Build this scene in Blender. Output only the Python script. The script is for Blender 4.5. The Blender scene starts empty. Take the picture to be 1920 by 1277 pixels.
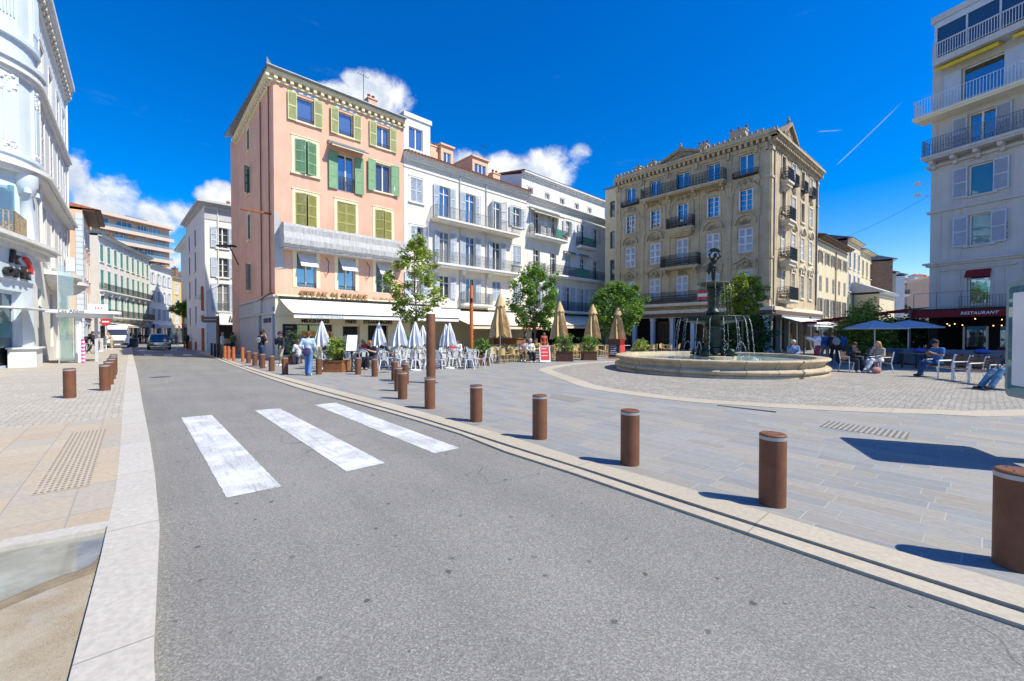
import bpy, bmesh, math, random
import numpy as np
from mathutils import Matrix, Vector
random.seed(7)
R = math.radians
sc = bpy.context.scene
# ------------------------------------------------------------------ camera
F_PX, CX, CY, CAM_H, HOR = 790.0, 960.0, 638.5, 1.7, 625.0
PITCH = math.atan((CY - HOR) / F_PX)
cd = bpy.data.cameras.new('camera'); cam = bpy.data.objects.new('camera', cd)
sc.collection.objects.link(cam); sc.camera = cam
cam.location = (0, 0, CAM_H); cam.rotation_euler = (R(90) - PITCH, 0, 0)
cd.sensor_width = 36.0; cd.lens = F_PX / 1920 * 36; cd.clip_start = .05; cd.clip_end = 6000
sc.render.resolution_x, sc.render.resolution_y = 1024, 681
# ------------------------------------------------------------------ light
SUN_EL = R(50.5); SUN_AZ = math.atan2(.935, -.355)          # azimuth from +Y towards +X
sv = Vector((math.sin(SUN_AZ) * math.cos(SUN_EL), math.cos(SUN_AZ) * math.cos(SUN_EL), math.sin(SUN_EL)))
sd = bpy.data.lights.new('sun', 'SUN'); sun = bpy.data.objects.new('sun', sd); sc.collection.objects.link(sun)
sd.energy = 5.0; sd.angle = R(.53); sd.color = (1, .955, .80)
sun.rotation_euler = sv.to_track_quat('Z', 'Y').to_euler(); sun.location = (30, -20, 60)
sc.view_settings.view_transform = 'Standard'; sc.view_settings.look = 'None'
sc.view_settings.exposure = 0.34; sc.view_settings.gamma = 1
sc.cycles.max_bounces = 6; sc.cycles.diffuse_bounces = 3; sc.cycles.glossy_bounces = 3
sc.cycles.transmission_bounces = 4; sc.cycles.transparent_max_bounces = 8
sc.cycles.caustics_reflective = False; sc.cycles.caustics_refractive = False

class N:
    """a node socket with arithmetic"""
    nt = None
    def __init__(s, k): s.k = k
    def op(s, o, b=None, c=None):
        n = N.nt.nodes.new('ShaderNodeMath'); n.operation = o
        for i, v in enumerate((s, b, c)):
            if v is None: continue
            if isinstance(v, N): N.nt.links.new(v.k, n.inputs[i])
            else: n.inputs[i].default_value = v
        return N(n.outputs[0])
    def __add__(s, b): return s.op('ADD', b)
    def __sub__(s, b): return s.op('SUBTRACT', b)
    def __mul__(s, b): return s.op('MULTIPLY', b)
    def __truediv__(s, b): return s.op('DIVIDE', b)
    def ss(s, a, b):
        n = N.nt.nodes.new('ShaderNodeMapRange'); n.interpolation_type = 'SMOOTHSTEP'
        N.nt.links.new(s.k, n.inputs[0]); n.inputs[1].default_value = a; n.inputs[2].default_value = b
        return N(n.outputs[0])
def node(t, **kw):
    n = N.nt.nodes.new(t)
    for k, v in kw.items(): setattr(n, k, v)
    return n
def link(a, b): N.nt.links.new(a.k if isinstance(a, N) else a, b)
def mixc(f, a, b, mode='MIX'):
    n = node('ShaderNodeMix', data_type='RGBA', blend_type=mode)
    for i, v in ((0, f), (6, a), (7, b)):
        if isinstance(v, N): link(v, n.inputs[i])
        elif i == 0: n.inputs[0].default_value = v
        else: n.inputs[i].default_value = (*v, 1) if len(v) == 3 else v
    return N(n.outputs[2])
def noise(vec, scale, detail=4, rough=.6, dist=0):
    n = node('ShaderNodeTexNoise'); n.inputs['Scale'].default_value = scale; n.inputs['Detail'].default_value = detail
    n.inputs['Roughness'].default_value = rough; n.inputs['Distortion'].default_value = dist
    if vec is not None: link(vec, n.inputs['Vector'])
    return N(n.outputs[0])
def mapping(vec, rot=(0, 0, 0), scale=(1, 1, 1), loc=(0, 0, 0)):
    n = node('ShaderNodeMapping'); n.inputs['Rotation'].default_value = rot; n.inputs['Scale'].default_value = scale
    n.inputs['Location'].default_value = loc; link(vec, n.inputs['Vector']); return N(n.outputs[0])

# ------------------------------------------------------------------ world: sky with clouds by direction
w = bpy.data.worlds.new('World'); sc.world = w; w.use_nodes = True
N.nt = w.node_tree; bg = w.node_tree.nodes['Background']
sky = node('ShaderNodeTexSky', sky_type='NISHITA'); sky.sun_disc = False
sky.sun_elevation = SUN_EL; sky.sun_rotation = SUN_AZ; sky.air_density = 1.0; sky.dust_density = .35; sky.ozone_density = 3.0
hs = node('ShaderNodeHueSaturation'); hs.inputs['Saturation'].default_value = 1.6; hs.inputs['Value'].default_value = 1.12
hs.inputs['Hue'].default_value = .514; link(sky.outputs[0], hs.inputs['Color'])
tc = node('ShaderNodeTexCoord'); sep = node('ShaderNodeSeparateXYZ'); link(tc.outputs['Generated'], sep.inputs[0])
dx, dy, dz = (N(o) for o in sep.outputs)
az = dx.op('ARCTAN2', dy); el = dz.op('ARCSINE')
def pxdir(px, py):
    a = math.atan((px - CX) / F_PX); return a, math.atan((HOR - py) / F_PX * math.cos(a))
nz = noise(tc.outputs['Generated'], 9, 8, .62, .3); nz2 = noise(tc.outputs['Generated'], 30, 5, .6)
blob = None
for px, py, rx, ry, k in ((640, 192, 60, 34, 1), (715, 185, 66, 48, 1), (880, 318, 58, 34, .8), (950, 322, 75, 40, 1.), (1025, 318, 66, 46, 1), (1082, 296, 28, 22, .7),
                          (150, 330, 38, 50, .7), (215, 385, 85, 66, 1.15), (290, 405, 70, 48, 1.1), (345, 402, 60, 36, 1), (415, 378, 56, 34, .95), (330, 470, 60, 30, .5)):
    a, e = pxdir(px, py); a1, _ = pxdir(px + rx, py); _, e1 = pxdir(px, py - ry)
    d = ((az - a) / abs(a1 - a)).op('POWER', 2.0); g = ((el - e) / abs(e1 - e)).op('POWER', 2.0)
    b = ((d + g) * -1.0 + 1.0) * k
    blob = b if blob is None else blob.op('MAXIMUM', b)
m = (blob + (nz - .5) * 3.4 + (nz2 - .5) * .7).ss(-.05, .75)
wisp = noise(mapping(tc.outputs['Generated'], (0, .3, .5), (2, 2, 7)), 3.0, 6, .65).ss(.62, .95) * .10
m = m.op('MAXIMUM', wisp)
for (x0, y0, x1, y1, wd, k) in ((1562, 314, 1690, 190, .0012, .35), (1528, 250, 1576, 247, .0012, .3)):
    a0, e0 = pxdir(x0, y0); a1, e1 = pxdir(x1, y1); L = math.hypot(a1 - a0, e1 - e0); ux, uy = (a1 - a0) / L, (e1 - e0) / L
    along = (az - a0) * ux + (el - e0) * uy; off = ((el - e0) * ux - (az - a0) * uy).op('ABSOLUTE')
    t = (off.ss(0, wd) * -1.0 + 1.0) * along.ss(0, L * .1) * ((along.ss(L * .7, L)) * -1.0 + 1.0) * k
    m = m.op('MAXIMUM', t)
shade = (noise(tc.outputs['Generated'], 14, 6, .6) * 1.0).ss(.35, .62)
cc = mixc(shade, (3.4, 4.0, 4.9), (6.0, 6.1, 6.2))
link(mixc(m, N(hs.outputs[0]), cc), bg.inputs['Color']); bg.inputs['Strength'].default_value = .138

# ------------------------------------------------------------------ geometry helpers
col = sc.collection
def G(px, py, z=0.0):
    """the point of the horizontal plane at height z that the photograph shows at a pixel"""
    a, b = (px - CX) / F_PX, (CY - py) / F_PX
    d = Vector((a, math.cos(PITCH) + b * math.sin(PITCH), -math.sin(PITCH) + b * math.cos(PITCH)))
    t = (z - CAM_H) / d.z
    return Vector((d.x * t, d.y * t, z))
def ZY(py, Y):
    v = (CY - py) / F_PX; c, s = math.cos(PITCH), math.sin(PITCH)
    return CAM_H + Y * (v * c - s) / (c + v * s)
def tpx(O, d, px):
    k = (px - CX) / F_PX; return (k * O[1] - O[0]) / (d[0] - k * d[1])
def zpx(O, d, t, py): return ZY(py, O[1] + d[1] * t)
class MB:
    def __init__(s, T=None): s.v = []; s.f = []; s.m = []; s.T = T; s.c = 0; s.sm = []; s.smooth = False
    def add(s, vs, fs):
        o = len(s.v)
        for p in vs:
            p = Vector(p); s.v.append(s.T @ p if s.T is not None else p)
        for f in fs: s.f.append([o + i for i in f]); s.m.append(s.c); s.sm.append(s.smooth)
    def poly(s, *pts): s.add(pts, [list(range(len(pts)))])
    def box(s, x0, x1, y0, y1, z0, z1, bev=0):
        if x1 < x0: x0, x1 = x1, x0
        if y1 < y0: y0, y1 = y1, y0
        if z1 < z0: z0, z1 = z1, z0
        s.add([(x0, y0, z0), (x1, y0, z0), (x1, y1, z0), (x0, y1, z0), (x0, y0, z1), (x1, y0, z1), (x1, y1, z1), (x0, y1, z1)],
              [(3, 2, 1, 0), (4, 5, 6, 7), (0, 1, 5, 4), (1, 2, 6, 5), (2, 3, 7, 6), (3, 0, 4, 7)])
    def obox(s, M, sx, sy, sz):
        T0 = s.T; s.T = (T0 @ M) if T0 is not None else M; s.box(-sx / 2, sx / 2, -sy / 2, sy / 2, -sz / 2, sz / 2); s.T = T0
    def tube(s, pts, r, n=6, caps=True):
        pts = [Vector(p) for p in pts]; rs = r if isinstance(r, (list, tuple)) else [r] * len(pts)
        up = None; vs = []; fs = []
        for i, p in enumerate(pts):
            t = (pts[min(i + 1, len(pts) - 1)] - pts[max(i - 1, 0)])
            if t.length < 1e-9: t = Vector((0, 0, 1))
            t.normalize()
            if up is None or abs(up.dot(t)) > .98: up = Vector((1, 0, 0)) if abs(t.x) < .8 else Vector((0, 1, 0))
            a = (up - t * up.dot(t)).normalized(); b = t.cross(a); up = a
            for k in range(n):
                an = 2 * math.pi * k / n; vs.append(p + (a * math.cos(an) + b * math.sin(an)) * rs[i])
        for i in range(len(pts) - 1):
            for k in range(n):
                k2 = (k + 1) % n; fs.append((i * n + k, i * n + k2, (i + 1) * n + k2, (i + 1) * n + k))
        if caps: fs.append(list(range(n))[::-1]); fs.append([(len(pts) - 1) * n + k for k in range(n)])
        s.add(vs, fs)
    def cyl(s, p0, p1, r, n=12): s.tube([p0, p1], r, n)
    def lathe(s, prof, n=24, c=(0, 0, 0), a0=0, a1=2 * math.pi, sx=1, sy=1):
        full = abs(a1 - a0 - 2 * math.pi) < 1e-6; k = n if full else n + 1; vs = []; fs = []
        for r, z in prof:
            for i in range(k):
                a = a0 + (a1 - a0) * i / n; vs.append((c[0] + r * math.cos(a) * sx, c[1] + r * math.sin(a) * sy, c[2] + z))
        for j in range(len(prof) - 1):
            for i in range(n):
                i2 = (i + 1) % k; fs.append((j * k + i, j * k + i2, (j + 1) * k + i2, (j + 1) * k + i))
        s.add(vs, fs)
    def ball(s, c, r, n=8, m=6, sc=(1, 1, 1)):
        vs = []; fs = []
        for j in range(m + 1):
            a = math.pi * j / m
            for i in range(n):
                b = 2 * math.pi * i / n
                vs.append((c[0] + r * sc[0] * math.sin(a) * math.cos(b), c[1] + r * sc[1] * math.sin(a) * math.sin(b), c[2] - r * sc[2] * math.cos(a)))
        for j in range(m):
            for i in range(n):
                i2 = (i + 1) % n; fs.append((j * n + i, j * n + i2, (j + 1) * n + i2, (j + 1) * n + i))
        s.add(vs, fs)
    def prism(s, pts, y0, y1):
        """polygon in (x, z), given counter-clockwise seen from -y, extruded in y"""
        n = len(pts); vs = [(x, y0, z) for x, z in pts] + [(x, y1, z) for x, z in pts]
        s.add(vs, [list(range(n)), [n + i for i in range(n)][::-1]] + [((i + 1) % n, i, n + i, n + (i + 1) % n) for i in range(n)])
    def slab(s, pts, z0, z1):
        """polygon in (x, y), counter-clockwise from above, extruded in z"""
        n = len(pts); vs = [(p[0], p[1], z0) for p in pts] + [(p[0], p[1], z1) for p in pts]
        s.add(vs, [[n + i for i in range(n)], list(range(n))[::-1]] + [(i, (i + 1) % n, n + (i + 1) % n, n + i) for i in range(n)])
    def arch(s, cx, cz, r0, r1, y0, y1, a0=0, a1=math.pi, n=10, ez=1.0):
        for i in range(n):
            a, b = a0 + (a1 - a0) * i / n, a0 + (a1 - a0) * (i + 1) / n
            P = lambda r, t: (cx + r * math.cos(t), cz + r * math.sin(t) * ez)
            s.prism([P(r0, b), P(r0, a), P(r1, a), P(r1, b)], y0, y1)
    def build(s, name, mats, parent=None, smooth=None):
        me = bpy.data.meshes.new(name); me.from_pydata([tuple(p) for p in s.v], [], s.f)
        for m_ in (mats if isinstance(mats, (list, tuple)) else [mats]): me.materials.append(m_)
        if any(s.m): me.polygons.foreach_set('material_index', s.m)
        if smooth is True: me.polygons.foreach_set('use_smooth', [True] * len(s.f))
        elif any(s.sm): me.polygons.foreach_set('use_smooth', s.sm)
        me.update(); o = bpy.data.objects.new(name, me); col.objects.link(o)
        if parent is not None: o.parent = parent
        return o
def tag(o, label=None, cat=None, group=None, kind=None):
    if label: o['label'] = label
    if cat: o['category'] = cat
    if group: o['group'] = group
    if kind: o['kind'] = kind
    return o
def thing(name, label, cat, loc=(0, 0, 0), rz=0, group=None):
    o = bpy.data.objects.new(name, None); col.objects.link(o); o.location = loc; o.rotation_euler = (0, 0, rz)
    o.empty_display_size = .3
    return tag(o, label, cat, group)
def copy_tree(o, loc, rz, label=None, scale=None):
    def rec(a, par):
        c = a.copy(); col.objects.link(c)
        if par is not None: c.parent = par
        for ch in KIDS.get(a.name, [k for k in a.children]): rec(ch, c)
        return c
    r = rec(o, None); r.location = loc; r.rotation_euler = (0, 0, rz)
    if label: r['label'] = label
    if scale: r.scale = scale
    return r
KIDS = {}
def text(body, size, mat, parent, M, name='lettering', ext=.01, align='CENTER', shear=0, spacing=1.0, sx=1.0):
    c = bpy.data.curves.new(name, 'FONT'); c.body = body; c.size = size; c.extrude = ext; c.align_x = align; c.align_y = 'CENTER'
    c.offset = .02 * size; c.shear = shear; c.space_character = spacing; c.resolution_u = 3
    t = bpy.data.objects.new('tmp', c); col.objects.link(t); bpy.context.view_layer.update()
    me = bpy.data.meshes.new_from_object(t.evaluated_get(bpy.context.evaluated_depsgraph_get())); bpy.data.objects.remove(t)
    me.transform(M @ Matrix.Rotation(R(90), 4, 'X') @ Matrix.Diagonal((sx, 1, 1, 1))); me.materials.clear(); me.materials.append(mat)
    o = bpy.data.objects.new(name, me); col.objects.link(o); o.parent = parent; return o
TR = Matrix.Translation
def frame(O, d):
    """world matrix of a facade: x along it (left to right seen from outside), y inwards, z up"""
    return Matrix.Translation((O[0], O[1], 0)) @ Matrix.Rotation(math.atan2(d[1], d[0]), 4, 'Z')
ORD = ['first', 'second', 'third', 'fourth', 'fifth', 'sixth', 'seventh', 'eighth', 'ninth', 'tenth', 'eleventh', 'twelfth', 'thirteenth', 'fourteenth',
       'fifteenth', 'sixteenth', 'seventeenth', 'eighteenth', 'nineteenth', 'twentieth']

# ------------------------------------------------------------------ materials
def mat(name, c, rough=.75, var=.12, scale=2.5, bump=0, bscale=40, metal=0, spec=.4, streak=0, stain=None, leaf=0, alpha=1, emit=0, island=0, sheen=0):
    m = bpy.data.materials.new(name); m.use_nodes = True; N.nt = m.node_tree
    p = m.node_tree.nodes['Principled BSDF']; out = m.node_tree.nodes['Material Output']
    geo = node('ShaderNodeNewGeometry'); pos = geo.outputs['Position']
    cN = None
    if var:
        n = noise(pos, scale, 5, .65).ss(.28, .72)
        cN = mixc(n, tuple(x * (1 - var) for x in c), tuple(min(1, x * (1 + var * .8)) for x in c))
    if streak:
        s = noise(mapping(pos, scale=(1.6, 1.6, .12)), 2.2, 5, .7).ss(.45, .78) * streak
        st = stain or tuple(x * .55 for x in c)
        cN = mixc(s, cN if cN else c, st)
    if island:
        r = N(geo.outputs['Random Per Island'])
        cN = mixc(r, tuple(x * (1 - island) for x in c), tuple(min(1, x * (1 + island)) for x in c))
    if cN: link(cN, p.inputs['Base Color'])
    else: p.inputs['Base Color'].default_value = (*c, 1)
    p.inputs['Roughness'].default_value = rough; p.inputs['Metallic'].default_value = metal
    p.inputs['Specular IOR Level'].default_value = spec
    if bump:
        b = node('ShaderNodeBump'); b.inputs['Strength'].default_value = min(1, bump); b.inputs['Distance'].default_value = .02
        link(noise(pos, bscale, 4, .6), b.inputs['Height']); link(b.outputs[0], p.inputs['Normal'])
    if emit: p.inputs['Emission Color'].default_value = (*c, 1); p.inputs['Emission Strength'].default_value = emit
    if leaf:
        t = node('ShaderNodeBsdfTranslucent'); mx = node('ShaderNodeMixShader'); mx.inputs[0].default_value = leaf
        if cN: link(mixc(1.0, cN, (1.5, 1.35, .6), 'MULTIPLY'), t.inputs[0])
        link(p.outputs[0], mx.inputs[1]); link(t.outputs[0], mx.inputs[2]); link(mx.outputs[0], out.inputs[0])
    if alpha < 1:
        t = node('ShaderNodeBsdfTransparent'); mx = node('ShaderNodeMixShader'); mx.inputs[0].default_value = alpha
        link(t.outputs[0], mx.inputs[1]); link(p.outputs[0], mx.inputs[2]); link(mx.outputs[0], out.inputs[0])
    return m
def glassmat(name, c, refl=.3, rough=.02, see=0):
    m = bpy.data.materials.new(name); m.use_nodes = True; N.nt = m.node_tree
    p = m.node_tree.nodes['Principled BSDF']; p.inputs['Base Color'].default_value = (*c, 1); p.inputs['Roughness'].default_value = .5
    out = m.node_tree.nodes['Material Output']; g = node('ShaderNodeBsdfGlossy'); g.inputs['Roughness'].default_value = rough
    g.inputs[0].default_value = (.62, .86, .98, 1)
    a = p.outputs[0]
    if see:
        t = node('ShaderNodeBsdfTransparent'); t.inputs[0].default_value = (.86, .93, .92, 1); m0 = node('ShaderNodeMixShader'); m0.inputs[0].default_value = see
        link(a, m0.inputs[1]); link(t.outputs[0], m0.inputs[2]); a = m0.outputs[0]
    fr = node('ShaderNodeFresnel'); fr.inputs[0].default_value = 1.5
    mx = node('ShaderNodeMixShader'); link((N(fr.outputs[0]) + refl).op('MINIMUM', 1.0), mx.inputs[0]); link(a, mx.inputs[1]); link(g.outputs[0], mx.inputs[2])
    geo = node('ShaderNodeNewGeometry'); b = node('ShaderNodeBump'); b.inputs['Strength'].default_value = .12; b.inputs['Distance'].default_value = .01
    link(noise(geo.outputs['Position'], 2.2, 2), b.inputs['Height']); link(b.outputs[0], g.inputs['Normal'])
    link(mx.outputs[0], out.inputs[0]); return m
M = {}
M['white_wall'] = mat('white_wall', (.75, .74, .70), .9, .06, 1.2, .12, 60, streak=.35, stain=(.55, .53, .5))
M['bluewhite_wall'] = mat('bluewhite_wall', (.60, .67, .73), .85, .05, 1.2, .1, 60, streak=.25, stain=(.55, .6, .66))
M['cream_wall'] = mat('cream_wall', (.75, .70, .62), .9, .06, 1.2, .12, 60, streak=.35, stain=(.62, .5, .42))
M['paleyellow_wall'] = mat('paleyellow_wall', (.80, .74, .56), .9, .06, 1, .12, 60, streak=.3, stain=(.55, .49, .36))
M['block_wall'] = mat('block_wall', (.60, .47, .38), .9, .06, 1)
M['ochre_wall'] = mat('ochre_wall', (.66, .56, .37), .9, .07, 1, .12, 60, streak=.4, stain=(.42, .35, .24))
M['tan_wall'] = mat('tan_wall', (.60, .50, .36), .9, .07, 1, .12, 60, streak=.4, stain=(.40, .33, .25))
M['yellow_wall'] = mat('yellow_wall', (.70, .50, .22), .9, .08, 1, .12, 60, streak=.2)
M['pink_wall'] = mat('pink_wall', (.74, .425, .305), .92, .09, .7, .18, 50, streak=.42, stain=(.79, .56, .45))
M['peach_wall'] = mat('peach_wall', (.80, .50, .33), .9, .06, 1, .1, 60, streak=.15)
M['beige_stone'] = mat('beige_stone', (.51, .415, .275), .9, .16, 1.1, .5, 18, streak=.75, stain=(.25, .195, .125))
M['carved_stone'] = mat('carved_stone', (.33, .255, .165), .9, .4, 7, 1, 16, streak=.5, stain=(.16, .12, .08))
M['pale_stone'] = mat('pale_stone', (.70, .62, .50), .85, .1, 2, .2, 30, streak=.2)
M['cream_trim'] = mat('cream_trim', (.80, .70, .48), .8, .06, 2, .1, 40, streak=.12)
M['white_trim'] = mat('white_trim', (.76, .75, .72), .7, .06, 2, .05, 40, streak=.28)
M['grey_trim'] = mat('grey_trim', (.52, .52, .53), .8, .08, 2, .1, 40, streak=.3)
M['grey_wall'] = mat('grey_wall', (.50, .50, .52), .85, .08, 1.5, .12, 50, streak=.35)
M['greywhite_wall'] = mat('greywhite_wall', (.54, .535, .525), .88, .07, 1.1, .14, 50, streak=.5, stain=(.36, .34, .32))
M['brick_wall'] = mat('brick_wall', (.26, .17, .12), .95, .3, 5, .6, 10)
M['green_shutter'] = mat('green_shutter', (.20, .37, .20), .6, .10, 3)
M['pale_green_shutter'] = mat('pale_green_shutter', (.50, .55, .27), .6, .10, 3)
M['olive_shutter'] = mat('olive_shutter', (.37, .35, .10), .6, .12, 3)
M['dark_green_shutter'] = mat('dark_green_shutter', (.06, .20, .15), .6, .1, 3)
M['teal_shutter'] = mat('teal_shutter', (.12, .36, .31), .6, .1, 3)
M['blue_shutter'] = mat('blue_shutter', (.50, .57, .68), .65, .08, 3)
M['deep_blue_shutter'] = mat('deep_blue_shutter', (.22, .27, .38), .65, .08, 3)
M['white_shutter'] = mat('white_shutter', (.72, .75, .80), .65, .06, 3)
M['grey_shutter'] = mat('grey_shutter', (.36, .34, .31), .65, .1, 3)
M['white_paint'] = mat('white_paint', (.80, .80, .80), .45, .04, 3)
M['iron'] = mat('iron', (.014, .017, .022), .5, .2, 6)
M['grey_iron'] = mat('grey_iron', (.16, .18, .2), .5, .15, 6)
M['zinc'] = mat('zinc', (.18, .20, .23), .45, .15, 3, metal=.5)
M['tile'] = mat('tile', (.42, .14, .07), .85, .3, 6, .5, 14)
M['dark_tile'] = mat('dark_tile', (.22, .12, .09), .85, .3, 6, .5, 14)
M['glass'] = glassmat('window_glass', (.012, .022, .035), .34)
M['glass_dark'] = glassmat('dark_glass', (.012, .014, .018), .10)
M['glass_curtain'] = glassmat('curtained_glass', (.22, .22, .21), .12)
M['glass_teal'] = glassmat('teal_glass', (.01, .13, .19), .08)
M['glass_clear'] = glassmat('clear_glass', (.35, .45, .45), .08, .01, .72)
M['curtain'] = mat('curtain', (.55, .55, .53), .8, .1, 4)
M['rust'] = mat('rust', (.17, .072, .038), .6, .2, 4, .15, 60, spec=.3, streak=.2, stain=(.09, .045, .03))
M['orange_steel'] = mat('orange_steel', (.48, .13, .04), .55, .12, 5)
M['steel'] = mat('steel', (.55, .55, .56), .3, .05, 8, metal=.85)
M['band'] = mat('band', (.40, .40, .42), .35, .06, 8, metal=.4)
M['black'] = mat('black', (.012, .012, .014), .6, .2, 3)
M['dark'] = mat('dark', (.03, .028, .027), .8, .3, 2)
M['rustpipe'] = mat('rust_pipe', (.30, .10, .04), .8, .3, 4)
M['white_cloth'] = mat('white_cloth', (.82, .82, .82), .9, .05, 3, .1, 80)
M['grey_cloth'] = mat('grey_cloth', (.66, .67, .70), .9, .06, 3, .1, 80)
M['beige_cloth'] = mat('beige_cloth', (.78, .68, .50), .9, .05, 2, .1, 80)
M['tan_cloth'] = mat('tan_cloth', (.58, .41, .21), .9, .10, 2.5, .1, 80)
M['red_cloth'] = mat('red_cloth', (.20, .015, .022), .85, .12, 3)
M['netting'] = mat('netting', (.52, .51, .50), .95, .22, 22, .8, 45)
M['wood'] = mat('wood', (.28, .11, .04), .6, .25, 6)
M['dark_wood'] = mat('dark_wood', (.10, .045, .025), .6, .25, 6)
M['brown_slats'] = mat('brown_slats', (.13, .075, .045), .6, .2, 6)
M['white_metal'] = mat('white_metal', (.72, .73, .74), .4, .04, 5)
M['rattan'] = mat('rattan', (.58, .43, .19), .7, .25, 30, .3, 60)
M['table_top'] = mat('table_top', (.24, .15, .09), .5, .2, 6)
M['pale_top'] = mat('pale_top', (.6, .56, .48), .5, .1, 6)
M['bronze'] = mat('bronze', (.030, .042, .036), .42, .35, 5, .3, 14, metal=.55)
M['moss_bronze'] = mat('moss_bronze', (.08, .10, .055), .6, .35, 7, .5, 18, metal=.2)
M['fountain_stone'] = mat('fountain_stone', (.50, .40, .27), .75, .18, 2.2, .25, 24, streak=.55, stain=(.22, .17, .12))
M['leaf_light'] = mat('leaf_light', (.24, .33, .06), .55, 0, leaf=.35, island=.45)
M['leaf_mid'] = mat('leaf_mid', (.12, .24, .035), .5, 0, leaf=.32, island=.5)
M['leaf_dark'] = mat('leaf_dark', (.05, .11, .02), .5, 0, leaf=.28, island=.5)
M['leaf_yellow'] = mat('leaf_yellow', (.20, .28, .04), .55, 0, leaf=.4, island=.45)
M['bark'] = mat('bark', (.17, .14, .11), .9, .3, 8, .6, 30)
M['gold'] = mat('gold_letters', (.30, .20, .08), .45, .1, 5, metal=.3)
M['black_letter'] = mat('black_letter', (.02, .02, .022), .6, 0)
M['pale_blue_letter'] = mat('pale_blue_letter', (.45, .58, .70), .7, 0)
M['navy_letter'] = mat('navy_letter', (.05, .07, .16), .6, 0)
M['red_letter'] = mat('red_letter', (.62, .05, .04), .6, 0)
M['white_letter'] = mat('white_letter', (.8, .8, .8), .6, 0)
M['red_paint'] = mat('red_paint', (.60, .03, .03), .4, .05)
M['blue_paint'] = mat('blue_paint', (.03, .16, .5), .5, .05)
M['pink_paint'] = mat('pink_paint', (.75, .10, .45), .5, .05)
M['orange_board'] = mat('orange_board', (.75, .30, .02), .6, .05)
M['yellow_cloth'] = mat('yellow_cloth', (.70, .50, .04), .8, .15, 4)
M['rubber'] = mat('rubber', (.015, .015, .016), .8, .1)
M['van_paint'] = mat('van_paint', (.80, .81, .82), .25, .02)
M['car_paint'] = mat('car_paint', (.012, .016, .030), .15, .02, spec=.7)
M['chrome'] = mat('chrome', (.6, .6, .62), .2, .02, metal=.9)
M['lamp_glass'] = mat('lamp_glass', (.75, .78, .8), .15, .02)
M['plastic_grey'] = mat('plastic_grey', (.09, .09, .10), .5, .1)
M['bulb'] = mat('bulb', (1, .55, .2), .5, 0, emit=3.5)
M['blue_grey_cloth'] = mat('blue_grey_cloth', (.16, .19, .24), .85, .1, 4)
M['parasol_blue'] = mat('parasol_blue', (.42, .47, .53), .85, .05, 4)
M['blue_cushion'] = mat('blue_cushion', (.05, .10, .42), .85, .1, 4)
# ------------------------------------------------------------------ ground materials
US = Vector((-.667, .746, 0)).normalized(); VS = Vector((US.y, -US.x, 0))        # along the street / to its right
ANG = math.atan2(US.y, US.x)
def SV(s, v, z=0): return US * s + VS * v + Vector((0, 0, z))
def start(name, rough=.8):
    m = bpy.data.materials.new(name); m.use_nodes = True; N.nt = m.node_tree
    p = m.node_tree.nodes['Principled BSDF']; p.inputs['Roughness'].default_value = rough; p.inputs['Specular IOR Level'].default_value = .35
    pos = node('ShaderNodeNewGeometry').outputs['Position']
    return m, p, pos, mapping(pos, (0, 0, -ANG))
def bump(p, h, strength=.4, dist=.01):
    b = node('ShaderNodeBump'); b.inputs['Strength'].default_value = strength; b.inputs['Distance'].default_value = dist
    link(h, b.inputs['Height']); link(b.outputs[0], p.inputs['Normal'])
def ramp(f, *stops):
    n = node('ShaderNodeValToRGB'); e = n.color_ramp.elements; link(f, n.inputs[0])
    while len(e) < len(stops): e.new(.5)
    for k, (p, c) in zip(e, stops): k.position = p; k.color = (*c, 1)
    return N(n.outputs[0])
def planks(name, st, width, row, mortar, stops, mort_col, dirt=.25, bumpy=.35, sh=0):
    m, p, pos, q = start(name)
    sp = node('ShaderNodeSeparateXYZ'); link(q, sp.inputs[0]); x, y = N(sp.outputs[0]), N(sp.outputs[1]) + sh
    rw = (y / row).op('FLOOR'); rnd = ((rw * 12.9898).op('SINE') * 43758.5).op('FRACT')
    rnd2 = ((rw * 78.233).op('SINE') * 12543.7).op('FRACT')
    x2 = (x + rnd * 7.0) * (rnd2 * .7 + .75)
    cb = node('ShaderNodeCombineXYZ'); link(x2, cb.inputs[0]); link(y, cb.inputs[1])
    b = node('ShaderNodeTexBrick'); link(cb.outputs[0], b.inputs['Vector']); b.offset = .37; b.inputs['Scale'].default_value = 1
    b.inputs['Color1'].default_value = (0, 0, 0, 1); b.inputs['Color2'].default_value = (1, 1, 1, 1); b.inputs['Mortar'].default_value = (.5, .5, .5, 1)
    b.inputs['Mortar Size'].default_value = mortar; b.inputs['Brick Width'].default_value = width; b.inputs['Row Height'].default_value = row
    b.inputs['Mortar Smooth'].default_value = .3
    f = N(b.outputs['Color']); cr = ramp(f, *stops)
    n1 = noise(pos, 1.1, 5, .65).ss(.3, .75); n2 = noise(pos, 22, 5, .7).ss(.25, .8); n3 = noise(mapping(q, scale=(1.5, 14, 1)), 2.0, 4, .6).ss(.35, .8)
    c = mixc(n2 * .35, cr, (.10, .10, .10), 'MIX'); c = mixc(n3 * .28, c, (.42, .36, .30)); c = mixc(n1 * dirt, c, (.33, .31, .29))
    c = mixc(N(b.outputs['Fac']) * .75, c, mort_col); link(c, p.inputs['Base Color'])
    bump(p, noise(pos, 30, 5, .7) * .6 - N(b.outputs['Fac']) * 1.0, bumpy, .006); return m
M['plaza'] = planks('plaza_planks', 0, .78, .235, .005,
                    ((0, (.215, .23, .245)), (.22, (.26, .27, .275)), (.42, (.31, .305, .295)), (.6, (.295, .26, .22)), (.8, (.24, .255, .265)), (1, (.35, .315, .265))), (.40, .385, .355))
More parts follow.
